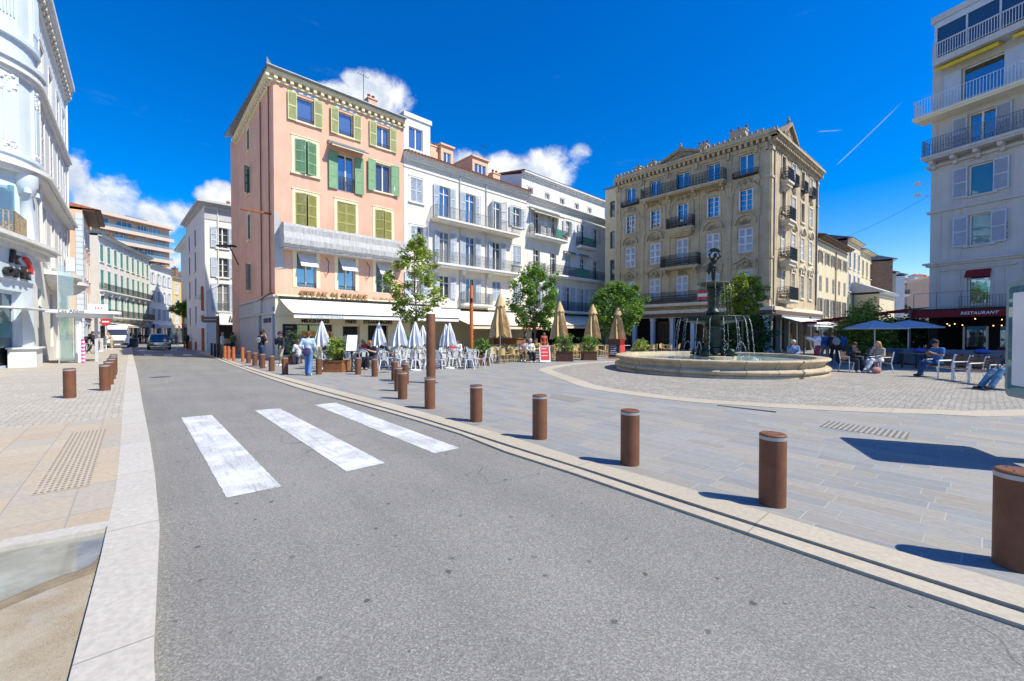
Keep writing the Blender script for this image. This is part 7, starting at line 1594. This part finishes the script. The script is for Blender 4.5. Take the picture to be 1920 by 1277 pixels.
# ================================================================== TREES AND PLANTS
def leaves(mb, c, rad, n, size, flat=.8):
    for _ in range(n):
        d = Vector((random.gauss(0, 1), random.gauss(0, 1), random.gauss(0, 1) * flat)); d = d * (rad / max(.6, d.length) * random.random() ** .45)
        p = Vector(c) + d; nrm = (d.normalized() * .5 + Vector((random.gauss(0, .5), random.gauss(0, .5), .55 + random.random() * .5))).normalized()
        t = nrm.orthogonal().normalized(); t = (Matrix.Rotation(random.random() * 6.28, 3, nrm) @ t); b = nrm.cross(t); s_ = size * random.uniform(.6, 1.25)
        mb.add([p - t * s_ * .5, p + b * s_ * .34 - nrm * s_ * .08, p + t * s_ * .55 - nrm * s_ * .12, p - b * s_ * .34 - nrm * s_ * .08], [(0, 1, 2, 3)])
def tree(name, label, loc, H, z0, rx, ncl, nleaf, size, m, tr=.07, crad=.42, lean=(0, 0), top_bias=0, cat='tree', shape=None, seed=1, group=None, z_power=1.0):
    random.seed(seed); t = thing(name, label, cat, loc, random.random() * 6, group); tk = MB(); lf = MB(); tk.smooth = True
    tops = [Vector((random.gauss(0, .03) + lean[0] * k / 6, random.gauss(0, .03) + lean[1] * k / 6, (H * .9) * k / 6)) for k in range(7)]; tops[0] = Vector((0, 0, 0))
    tk.tube(catmull(tops, 3), [tr * 1.25] + [max(.012, tr * (1 - .85 * k / 18)) for k in range(1, 19)], 8)
    zc = (H + z0) / 2; hz = (H - z0) / 2
    for k in range(ncl):
        u_ = 2 * ((k + .5) / ncl) - 1; a = k * 2.39996 + random.gauss(0, .35); zz = math.copysign(abs(u_) ** z_power, u_)
        rr_ = rx * math.sqrt(max(.05, 1 - (zz * .96) ** 2)) * (random.uniform(.45, 1.08)); rr_ *= (1 - top_bias * max(0, zz))
        c = Vector((rr_ * math.cos(a), rr_ * math.sin(a), zc + hz * zz * random.uniform(.9, 1.05))) + Vector((lean[0], lean[1], 0)) * .6
        zb = max(z0 * .75, c.z - rr_ * random.uniform(.5, .9)); zb = min(zb, H * .85); f = zb / (H * .9); b0 = tops[0].lerp(tops[-1], f)
        mid = b0.lerp(c, .5) + Vector((random.gauss(0, .06), random.gauss(0, .06), random.uniform(-.02, .12)))
        tk.tube([b0, mid, c], [max(.012, tr * .42 * (1 - f * .6)), .014, .006], 5)
        cr = crad * random.uniform(.65, 1.25); leaves(lf, c, cr, int(nleaf / ncl * random.uniform(.6, 1.4)), size)
        for q in range(3):
            e = c + Vector((random.gauss(0, 1), random.gauss(0, 1), random.gauss(0, .7))) * cr * .7; tk.tube([c, e], [.007, .003], 4); leaves(lf, e, cr * .5, int(nleaf / ncl * .18), size)
    tk.build('trunk', M['bark'], t); lf.build('crown', M[m], t); return t
def P3(px, Y, z=PZ): return ((px - CX) / F_PX * Y, Y, z)
tree('tree', 'slender light-green young tree with airy crown before the cream building', P3(780, 22.0), 6.55, 2.4, 1.6, 48, 3900, .15, 'leaf_light', .075, .34, lean=(-.15, 0), top_bias=.45, seed=4)
tree('tree', 'fuller mid-green tree among the rattan tables', P3(1002, 29.0), 6.2, 2.1, 1.75, 42, 6000, .17, 'leaf_mid', .085, .44, top_bias=.25, seed=9)
tree('tree', 'dense round green tree before the white building end', P3(1158, 35.0), 5.75, 2.0, 2.0, 50, 7600, .18, 'leaf_mid', .09, .56, seed=14)
tree('tree', 'yellow-green tree rising behind the fountain bowl', P3(1388, 27.0), 5.25, 3.0, 1.25, 34, 3800, .16, 'leaf_yellow', .08, .42, lean=(.3, 0), top_bias=.3, seed=22)
tree('tree', 'darker leafy bush under the yellow-green tree behind the fountain', P3(1402, 28.5), 2.9, .3, 1.5, 40, 4200, .17, 'leaf_dark', .05, .45, seed=27, cat='bush')
tree('tree', 'clipped box-shaped green tree at the far end of the left street', P3(345, 68), 6.6, 4.6, 1.6, 30, 3500, .22, 'leaf_mid', .09, .5, seed=31)
for px, Y, H, rx, n, m, l, sd in ((1592, 30, 2.6, .9, 1800, 'leaf_mid', 'feathery green bush by the awnings of the ornate building', 41), (1610, 28, 3.0, 1.0, 2400, 'leaf_light', 'tall bamboo-like shrub left of the blue parasols', 42), (1632, 27.5, 3.5, 1.2, 3200, 'leaf_light', 'tall loose shrub behind the nearer blue parasol', 43), (1662, 28.5, 2.5, 1.1, 2600, 'leaf_dark', 'dark climbing shrub under the red pergola', 44), (1690, 28.0, 2.5, 1.1, 2600, 'leaf_dark', 'dark shrub with gaps between the two blue parasols', 45), (1716, 27.5, 2.6, .9, 2200, 'leaf_dark', 'dark climbing shrub beside the red restaurant front', 46)):
    tree('shrub', l, P3(px, Y), H, .3, rx, 26, n, .16, m, .04, .5, seed=sd, cat='shrub')
def planter(px, py, w_, h_, label, wood, plant_label, pm, pr, ph, sd, n=900, ls=.09, sk=None):
    loc = gp(px, py); t = thing('planter', label, 'planter', loc, R(random.choice((-4, 3, 6)))); mb = MB(); hw = w_ / 2
    for k in range(7):
        a = -hw + w_ * k / 7
        for y in (-hw, hw): mb.box(a + .004, a + w_ / 7 - .004, y - .015, y + .015, .06, h_)
        for x in (-hw, hw): mb.box(x - .015, x + .015, a + .004, a + w_ / 7 - .004, .06, h_)
    mb.box(-hw + .02, hw - .02, -hw + .02, hw - .02, .05, h_ - .08); mb.build('box', M[wood], t); mb = MB()
    for y in (-hw, hw): mb.box(-hw - .04, hw + .04, y - .04, y + .04, h_, h_ + .04); mb.box(-hw - .03, hw + .03, y - .03, y + .03, 0, .07)
    for x in (-hw, hw): mb.box(x - .04, x + .04, -hw + .04, hw - .04, h_, h_ + .039); mb.box(x - .03, x + .03, -hw + .03, hw - .03, 0, .069)
    mb.build('rim', M[wood], t)
    tree('potted_shrub', plant_label, (loc[0], loc[1], loc[2] + h_ - .09), ph, .15, pr, 16, n, ls, pm, .02, .22, seed=sd, cat='shrub')
planter(632, 696.5, .82, .46, 'slatted brown wooden planter beside the menu stand', 'wood', 'feathery bright green shrub in the planter beside the menu stand', 'leaf_light', .48, 1.05, 51, 1500, .10)
planter(905, 685, .72, .50, 'slatted brown wooden planter between the white and rattan chairs', 'wood', 'small round shrub in the planter beside the orange post', 'leaf_mid', .42, .95, 52)
planter(1058, 677, .95, .55, 'dark brown planter box in front of the rattan tables', 'dark_wood', 'bushy shrub in the dark planter box', 'leaf_mid', .55, 1.1, 53)
planter(1104, 675, .8, .5, 'second dark planter nearer the chalk board', 'dark_wood', 'bright green shrub near the chalk board', 'leaf_mid', .5, 1.1, 54)
planter(1201, 671, .6, .35, 'low planter at the left of the fountain', 'dark_wood', 'bright round shrub just left of the fountain rim', 'leaf_light', .55, 1.0, 55)
planter(553, 682, .5, .4, 'dark pot by the cafe blackboard', 'dark_wood', 'dark slim shrub beside the cafe blackboard', 'leaf_dark', .3, 1.4, 56, 500)
planter(762, 676, .5, .4, 'pot hidden among the folded white parasols', 'dark_wood', 'green shrub behind the folded white parasols', 'leaf_mid', .45, 1.3, 57)

# ================================================================== CAFE FURNITURE
def white_chair():
    t = thing('cafe_chair', 'x', 'chair'); mt = M['white_metal']
    mb = MB(); mb.slab([(-.17, -.17), (.17, -.17), (.19, .19), (-.19, .19)], .435, .455); mb.box(-.19, .19, .17, .19, .40, .455); mb.build('seat', mt, t)
    mb = MB(); mb.tube([(-.17, -.17, .44), (-.20, -.23, .70), (-.15, -.26, .84), (0, -.275, .87), (.15, -.26, .84), (.20, -.23, .70), (.17, -.17, .44)], .014, 6); mb.add([(-.07, -.18, .45), (.07, -.18, .45), (.075, -.265, .85), (-.075, -.265, .85)], [(0, 1, 2, 3)]); mb.build('backrest', mt, t)
    for x in (-1, 1):
        for y in (-1, 1):
            mb = MB(); a = (.17 * x, .17 * y, .44); b = (.235 * x, .25 * y, 0)
            mb.add([(a[0] - .05 * x, a[1], .44), (a[0], a[1], .44), (a[0], a[1] - .05 * y, .44), (b[0] - .03 * x, b[1], 0), (b[0], b[1], 0), (b[0], b[1] - .03 * y, 0)], [(0, 1, 4, 3), (1, 2, 5, 4)]); mb.build('leg', mt, t)
    return t
def rattan_chair():
    t = thing('bistro_chair', '', 'chair'); mt = M['rattan']
    mb = MB(); mb.lathe([(.0, .44), (.21, .44), (.225, .455), (.21, .47), (0, .47)], 14); mb.build('seat', mt, t)
    mb = MB(); vs = []; fs = []
    for i in range(9):
        a = R(-150 + 120 * i / 8); zt = .86 - .10 * abs(i - 4) / 4
        for z in (.50, .68, zt): vs.append((.235 * math.cos(a), .235 * math.sin(a) - (z - .5) * .12, z))
    for i in range(8):
        for j in (0, 1): fs.append((i * 3 + j, i * 3 + 3 + j, i * 3 + 4 + j, i * 3 + j + 1))
    mb.add(vs, fs); mb.tube([vs[i * 3 + 2] for i in range(9)], .014, 5); mb.tube([vs[i * 3] for i in range(9)], .012, 5); mb.build('backrest', mt, t)
    for x in (-1, 1):
        for y in (-1, 1): mb = MB(); mb.tube([(.16 * x, .15 * y, .45), (.19 * x, .20 * y, 0)], .016, 6); mb.build('leg', mt, t)
    mb = MB(); mb.tube([(.17 * math.cos(R(a)), .17 * math.sin(R(a)), .2) for a in range(0, 361, 30)], .01, 4, False); mb.build('stretcher', mt, t)
    return t
def cafe_table(top, sq):
    t = thing('cafe_table', '', 'table'); mb = MB()
    if sq: mb.box(-.34, .34, -.34, .34, .72, .75)
    else: mb.lathe([(0, .72), (.35, .72), (.36, .735), (.35, .75), (0, .75)], 18)
    mb.build('table_top', M[top], t); mb = MB(); mb.cyl((0, 0, .03), (0, 0, .72), .03, 8); mb.build('pedestal', M['iron'], t)
    mb = MB(); mb.box(-.26, .26, -.03, .03, .0, .035); mb.box(-.03, .03, -.26, .26, .0, .034); mb.build('foot', M['iron'], t); return t
random.seed(21)
wc, rc2, wt, rt = white_chair(), rattan_chair(), cafe_table('table_top', True), cafe_table('pale_top', False)
uw, ur, uwt, urt = [], [], [], []
NB = WD.x, WD.y
def dist_fac(p): v = Vector((p[0] - P0.x, p[1] - P0.y)); return v.dot(Vector((.691, -.722)))
ORD += ['twenty-' + w_ for w_ in ORD[:9]]
def setlab(objs, kind, where, row):
    for i, o in enumerate(sorted(objs, key=lambda o: o.location.x / o.location.y)): o['label'] = f'{kind}, {ORD[row]} row of {where}, {ORD[i]} from left'
def terrace(rows, ch, uch, tb_, utb, kind, where, group, tgroup, tkind, z=PZ):
    for r_, (x0_, x1_, y0_, y1_, n) in enumerate(rows):
        cs, ts_ = [], []
        for i in range(n):
            f = i / max(1, n - 1); x = x0_ + (x1_ - x0_) * f + random.uniform(-.15, .15); y = y0_ + (y1_ - y0_) * f + random.uniform(-.15, .15)
            if dist_fac((x, y)) < 1.6: continue
            a0 = random.uniform(-.3, .3)
            ts_.append(place(tb_, utb, (x, y, z), a0, None, tgroup))
            for k, a in enumerate(random.sample((0, 90, 180, 270), random.choice((3, 3, 4)))):
                b = a0 + R(a) + random.uniform(-.25, .25); d_ = random.uniform(.55, .72); px_, py_ = x + d_ * math.sin(b), y - d_ * math.cos(b)
                cs.append(place(ch, uch, (px_, py_, z), b + random.uniform(-.3, .3), None, group))
        setlab(cs, kind, where, r_); setlab(ts_, tkind, where, r_)
terrace([(-8.2, -2.2, 19.9, 20.3, 6), (-9.0, -1.8, 21.5, 21.9, 6), (-9.6, -1.6, 23.1, 23.6, 6), (-9.6, -1.7, 25.0, 25.6, 5)], wc, uw, wt, uwt, 'white metal chair', 'the white terrace', 'white metal chairs before the pink building', 'wooden-topped tables among the white chairs', 'brown square table')
terrace([(-1.0, 7.0, 24.0, 31.0, 8), (-1.3, 7.0, 26.0, 33.0, 7), (-1.5, 6.6, 28.2, 35.2, 6), (-1.4, 5.6, 30.8, 37.2, 5)], rc2, ur, rt, urt, 'woven rattan chair', 'the rattan terrace', 'rattan chairs before the cream and white buildings', 'round tables among the rattan chairs', 'small round table')
terrace([(8.8, 12.5, 33.0, 33.6, 3)], rc2, ur, rt, urt, 'woven rattan chair', 'the left fountain side', 'rattan chairs before the ornate building', 'round tables before the ornate building', 'small round table')
def folded(name, label, loc, H, zc, r, m, group, pole='white_metal', collar=False, base=.25, seed=1):
    random.seed(seed); t = thing(name, label, 'parasol', loc, random.random() * 6, group); mb = MB(); mb.cyl((0, 0, .05), (0, 0, H), .024, 8); mb.build('pole', M[pole], t)
    mb = MB(); mb.lathe([(0, 0), (base, 0), (base, .04), (.05, .08), (0, .08)], 16); mb.build('base', M[pole], t)
    mb = MB(); n = 18; k = 9; vs = []; fs = []
    for j in range(k + 1):
        f = j / k; z = H - (H - zc) * f; rr_ = .03 + (r - .03) * f ** (.75)
        for i in range(n):
            w_ = rr_ * (1 + (.34 if i % 2 else -.36) * min(1, f * 1.6) + random.uniform(-.05, .05)); zz = z - ((.12 if i % 2 else -.06) * (f ** 3) * (H - zc) * .5); a = 2 * math.pi * i / n + f * .35; vs.append((w_ * math.cos(a), w_ * math.sin(a), zz))
    for j in range(k):
        for i in range(n): i2 = (i + 1) % n; fs.append((j * n + i, (j + 1) * n + i, (j + 1) * n + i2, j * n + i2))
    mb.add(vs, fs); o = mb.build('canopy', M[m], t)
    if collar:
        mb = MB(); mb.smooth = True; vs = []; fs = []; n = 16
        for j, (z, r_) in enumerate(((H + .02, .05), (H - .25, .17), (H - .62, .33))):
            for i in range(n): w_ = r_ * (1 + (.13 if i % 2 else -.13) * j / 2); a = 2 * math.pi * i / n; vs.append((w_ * math.cos(a), w_ * math.sin(a), z - (.1 if i % 2 and j == 2 else 0)))
        for j in range(2):
            for i in range(n): i2 = (i + 1) % n; fs.append((j * n + i, (j + 1) * n + i, (j + 1) * n + i2, j * n + i2))
        mb.add(vs, fs); mb.build('vent', M[m], o)
    return t
for i, (px, py, H, r, l) in enumerate(((604, 692, 2.25, .30, 'folded white parasol left of the feathery planter'), (711, 689, 2.2, .30, 'folded white parasol behind the seated man in black'), (750, 690, 2.3, .33, 'folded white parasol in front of the slender tree, left one'), (779, 695, 2.2, .28, 'folded white parasol with round white foot by the slender tree trunk'), (793, 684, 2.1, .28, 'folded white parasol behind the tall brown post'), (836, 687, 2.15, .26, 'rear folded white parasol of the pair right of the tall post'), (843, 691, 2.18, .28, 'front folded white parasol of the pair right of the tall post'))): folded('parasol', l, gp(px, py), H, 1.1, r, 'grey_cloth', 'folded white parasols', seed=i + 60)
for i, (px, Y, H, zc, l) in enumerate(((938, 23.6, 3.85, 1.55, 'big folded tan parasol nearest the orange post'), (1049, 27.5, 3.75, 1.4, 'big folded tan parasol before the green tree'), (1111, 31.0, 3.78, 1.35, 'big folded tan parasol between the two leafy trees'), (1158, 33.2, 3.75, 1.3, 'big folded tan parasol before the round tree'))): folded('parasol', l, P3(px, Y), H, zc, .50, 'tan_cloth', 'folded tan parasols', 'steel', True, .3, seed=i + 80)
def aframe(px, py, w_, h_, label, face, side, rz, rows=0, inset='black'):
    t = thing('easel_sign', label, 'sign', gp(px, py), R(rz)); L = TR((0, -.22, 0)) @ Matrix.Rotation(R(-14), 4, 'X'); mb = MB(L); mb.box(-w_ / 2, w_ / 2, -.015, .015, .05, h_); f = mb.build('front_board', M[face], t)
    mb = MB(TR((0, .22, 0)) @ Matrix.Rotation(R(14), 4, 'X')); mb.box(-w_ / 2, w_ / 2, -.015, .015, .05, h_); mb.build('rear_board', M[side], t)
    if inset: mb = MB(L); mb.box(-w_ / 2 + .06, w_ / 2 - .06, -.022, -.016, .16, h_ - .08); o = mb.build('panel', M[inset], f)
    mb = MB(L); random.seed(px)
    for k in range(rows): z = h_ - .2 - k * (h_ - .4) / rows; mb.box(-w_ / 2 + .1, w_ / 2 - random.uniform(.12, .3), -.028, -.0225, z, z + .03)
    if rows: mb.build('chalk_lines', M['white_letter'], f)
aframe(1021, 680, .62, 1.0, 'red and white easel sign on the plaza before the rattan chairs', 'white_paint', 'white_paint', 8, 3, 'red_letter'); aframe(1152, 673, .75, 1.35, 'black chalk board easel in a red frame', 'orange_steel', 'dark_wood', -20, 8, 'black')
aframe(1163, 671, .6, 1.35, 'tilted plain red board behind the chalk board', 'red_letter', 'red_letter', 15, 0, None)
t = thing('menu_stand', 'black menu stand holding a white tilted page in front of the cafe', 'menu stand', gp(660, 697), R(12)); mb = MB(); mb.box(-.03, .03, -.03, .03, 0, 1.0); mb.box(-.25, .25, -.2, .2, 0, .03); mb.build('stand', M['black'], t); mb = MB(TR((0, 0, 1.25)) @ Matrix.Rotation(R(-32), 4, 'X')); mb.box(-.24, .24, -.02, .02, -.42, .42); o = mb.build('menu_frame', M['plastic_grey'], t); mb = MB(TR((0, 0, 1.25)) @ Matrix.Rotation(R(-32), 4, 'X')); mb.box(-.21, .21, -.026, -.0205, -.39, .39); mb.build('menu_page', M['white_letter'], o)
for px, py, l in ((925, 668, 'woven rattan sofa under the beige awning, nearer the orange post'), (958, 668, 'woven rattan sofa under the beige awning, nearer the leafy tree')):
    t = thing('rattan_sofa', l, 'sofa', gp(px, py), R(40)); mb = MB(); mb.box(-.8, .8, -.4, .4, .1, .45); mb.build('seat', M['rattan'], t); mb = MB(); mb.box(-.8, .8, -.42, -.28, .45, .9); mb.build('backrest', M['rattan'], t)
t = thing('bar_counter', 'long reddish wooden bar counter under the beige awning', 'counter', (PA.x + WD.x * 10.6 + .691 * .5, PA.y + WD.y * 10.6 - .722 * .5, PZ), math.atan2(WD.y, WD.x)); mb = MB(); mb.box(-1.6, 2.4, -.4, .1, 0, 1.15); mb.build('front', M['wood'], t); mb = MB(); mb.box(-1.7, 2.5, -.5, .2, 1.15, 1.22); mb.build('counter_top', M['table_top'], t)
# plaza armchairs
def armchair():
    t = thing('plaza_armchair', '', 'chair')
    mb = MB()
    for k in range(6): mb.box(-.27, .27, -.22 + k * .078, -.22 + k * .078 + .066, .43, .455)
    mb.build('seat', M['brown_slats'], t); mb = MB(Matrix.Translation((0, -.25, .52)) @ Matrix.Rotation(R(14), 4, 'X'))
    for k in range(4): mb.box(-.27, .27, -.012, .012, k * .09, k * .09 + .078)
    mb.build('backrest', M['brown_slats'], t)
    for x in (-.3, .3):
        mb = MB(); mb.tube([(x, .25, 0), (x, .24, .44), (x, .22, .66), (x, -.22, .67)], .02, 6); mb.build('front_leg', M['white_metal'], t); mb = MB(); mb.tube([(x, -.36, 0), (x, -.24, .42), (x, -.26, .5), (x, -.36, .9)], .02, 6); mb.build('rear_leg', M['white_metal'], t)
    mb = MB(); mb.cyl((-.3, .22, .42), (.3, .22, .42), .016, 6); mb.cyl((-.3, -.23, .42), (.3, -.23, .42), .016, 6); mb.build('rail', M['white_metal'], t); return t
ac = armchair(); ua = []
for (loc, yaw), l in zip(SEATS, ('slatted wood and metal armchair under the woman in navy', 'slatted wood and metal armchair under the blonde woman', 'slatted wood and metal armchair under the man in blue T-shirt', 'slatted wood and metal armchair under the stretched-out man in jeans')): place(ac, ua, loc, yaw, l, 'slatted armchairs on the plaza')
for i, (px, py, yw) in enumerate(((1787, 712, 85), (1815, 716, 88), (1848, 721, 92))): place(ac, ua, gp(px, py, PZ + .008), R(yw), ('empty slatted armchair nearest the man in blue T-shirt', 'middle empty slatted armchair of the row of three', 'empty slatted armchair nearest the advertising panel')[i], 'slatted armchairs on the plaza')
o = thing('handbag', 'dusky pink handbag on the ground at the blonde woman feet', 'bag', gp(1643, 700.5), .4); mb = MB(); mb.smooth = True; mb.ball((0, 0, .14), .2, 12, 8, (1.3, .7, .7)); mb.build('bag', cloth((.40, .20, .18)), o); mb = MB(); mb.tube([(-.15, 0, .24), (0, .02, .38), (.15, 0, .24)], .012, 5); mb.build('handle', cloth((.3, .14, .12)), o)
# blue parasols, pergola, lounge sofas
for px, Y, H, r, l in ((1640, 22.0, 2.35, 1.35, 'open grey-blue parasol before the shrubs, pale rim catching the sun'), (1703, 23.5, 2.42, 1.45, 'open grey-blue parasol nearer the restaurant front')):
    t = thing('open_parasol', l, 'parasol', P3(px, Y), .3); mb = MB(); mb.cyl((0, 0, 0), (0, 0, H), .03, 8); mb.build('pole', M['white_metal'], t); mb = MB(); mb.box(-.35, .35, -.35, .35, 0, .06); mb.build('base', M['plastic_grey'], t)
    mb = MB(); n = 8; z = lambda q: H - .40 * q
    pts_ = [(r * math.cos(R(22.5 + 45 * i)), r * math.sin(R(22.5 + 45 * i))) for i in range(8)]
    mb.add([(0, 0, H)] + [(x * .5, y * .5, z(.42)) for x, y in pts_] + [(x, y, z(1)) for x, y in pts_] + [(x * 1.0, y * 1.0, z(1) - .06) for x, y in pts_], [(0, 1 + i, 1 + (i + 1) % 8) for i in range(8)] + [(1 + i, 9 + i, 9 + (i + 1) % 8, 1 + (i + 1) % 8) for i in range(8)] + [(9 + i, 17 + i, 17 + (i + 1) % 8, 9 + (i + 1) % 8) for i in range(8)])
    o = mb.build('canopy', M['parasol_blue'], t)
    for i in range(8): mb = MB(); mb.cyl((0, 0, H - .06), (pts_[i][0] * .97, pts_[i][1] * .97, H - .44), .011, 4); mb.build('rib', M['white_metal'], t)
t = thing('pergola', 'dark red canvas pergola over the terrace beside the grey-white building', 'pergola', (E0.x - .3, E0.y, 0), math.atan2(QD.y, QD.x)); mb = MB()
for k in range(6):
    a, b = -6.5 + k * 1.05, -6.5 + (k + 1) * 1.05; za, zb = 2.55 + .11 * k, 2.55 + .11 * (k + 1); mb.poly((a, -1.3, za), (b, -1.3, zb), (b, 3, zb + .25), (a, 3, za + .25)); mb.box(a, b, -1.32, -1.29, za - .16, za + .02)
mb.build('canvas', M['red_cloth'], t); mb = MB()
for x, z in ((-6.4, 2.5), (-3.2, 2.85), (-.15, 3.1)): mb.cyl((x, -1.2, 0), (x, -1.2, z), .05, 8); mb.cyl((x, -1.2, z), (x, 3, z + .2), .04, 6)
mb.build('frame', M['plastic_grey'], t)
def sofa(px, Y, L, rz, label):
    t = thing('lounge_sofa', label, 'sofa', P3(px, Y), R(rz)); mb = MB(); mb.box(-L / 2, L / 2, -.4, .4, .08, .38); mb.build('base', M['blue_grey_cloth'], t); mb = MB(); mb.box(-L / 2, L / 2, -.42, -.24, .38, .85); mb.build('backrest', M['blue_grey_cloth'], t)
    n = max(1, int(L / .7))
    for k in range(n): mb = MB(); a = -L / 2 + L * k / n; mb.box(a + .02, a + L / n - .02, -.23, .38, .385, .48); mb.build('cushion', M['blue_grey_cloth'], t)
sofa(1672, 23.5, 2.0, 180, 'long grey-blue terrace sofa behind the blonde woman'); sofa(1840, 20.6, 2.6, 155, 'high grey-blue sofa in front of the bar window'); sofa(1735, 22.3, 1.6, 170, 'grey-blue terrace sofa under the second parasol')
sofa(1775, 21.2, 1.5, 160, 'grey-blue terrace sofa left of the bar window')
for i, (px, Y, z, l) in enumerate(((1727, 20.4, .78, 'crumpled blue cushion on the table behind the man in blue'), (1842, 19.2, .78, 'crumpled blue cushion on the table near the empty chairs'))):
    p = P3(px, Y); t2_ = thing('low_table', f'dark low terrace table under the {"left" if i == 0 else "right"} blue cushion', 'table', p, .2); mb = MB(); mb.box(-.8, .8, -.4, .4, .70, .74); mb.build('table_top', M['table_top'], t2_)
    for x in (-.7, .7):
        for y in (-.3, .3): mb = MB(); mb.box(x - .03, x + .03, y - .03, y + .03, 0, .70); mb.build('leg', M['iron'], t2_)
    mb = MB(); mb.smooth = True; mb.ball((p[0], p[1], p[2] + .74 + .11), .3, 12, 8, (1.1, .8, .42)); tag(mb.build('cushion', M['blue_cushion']), l, 'cushion')
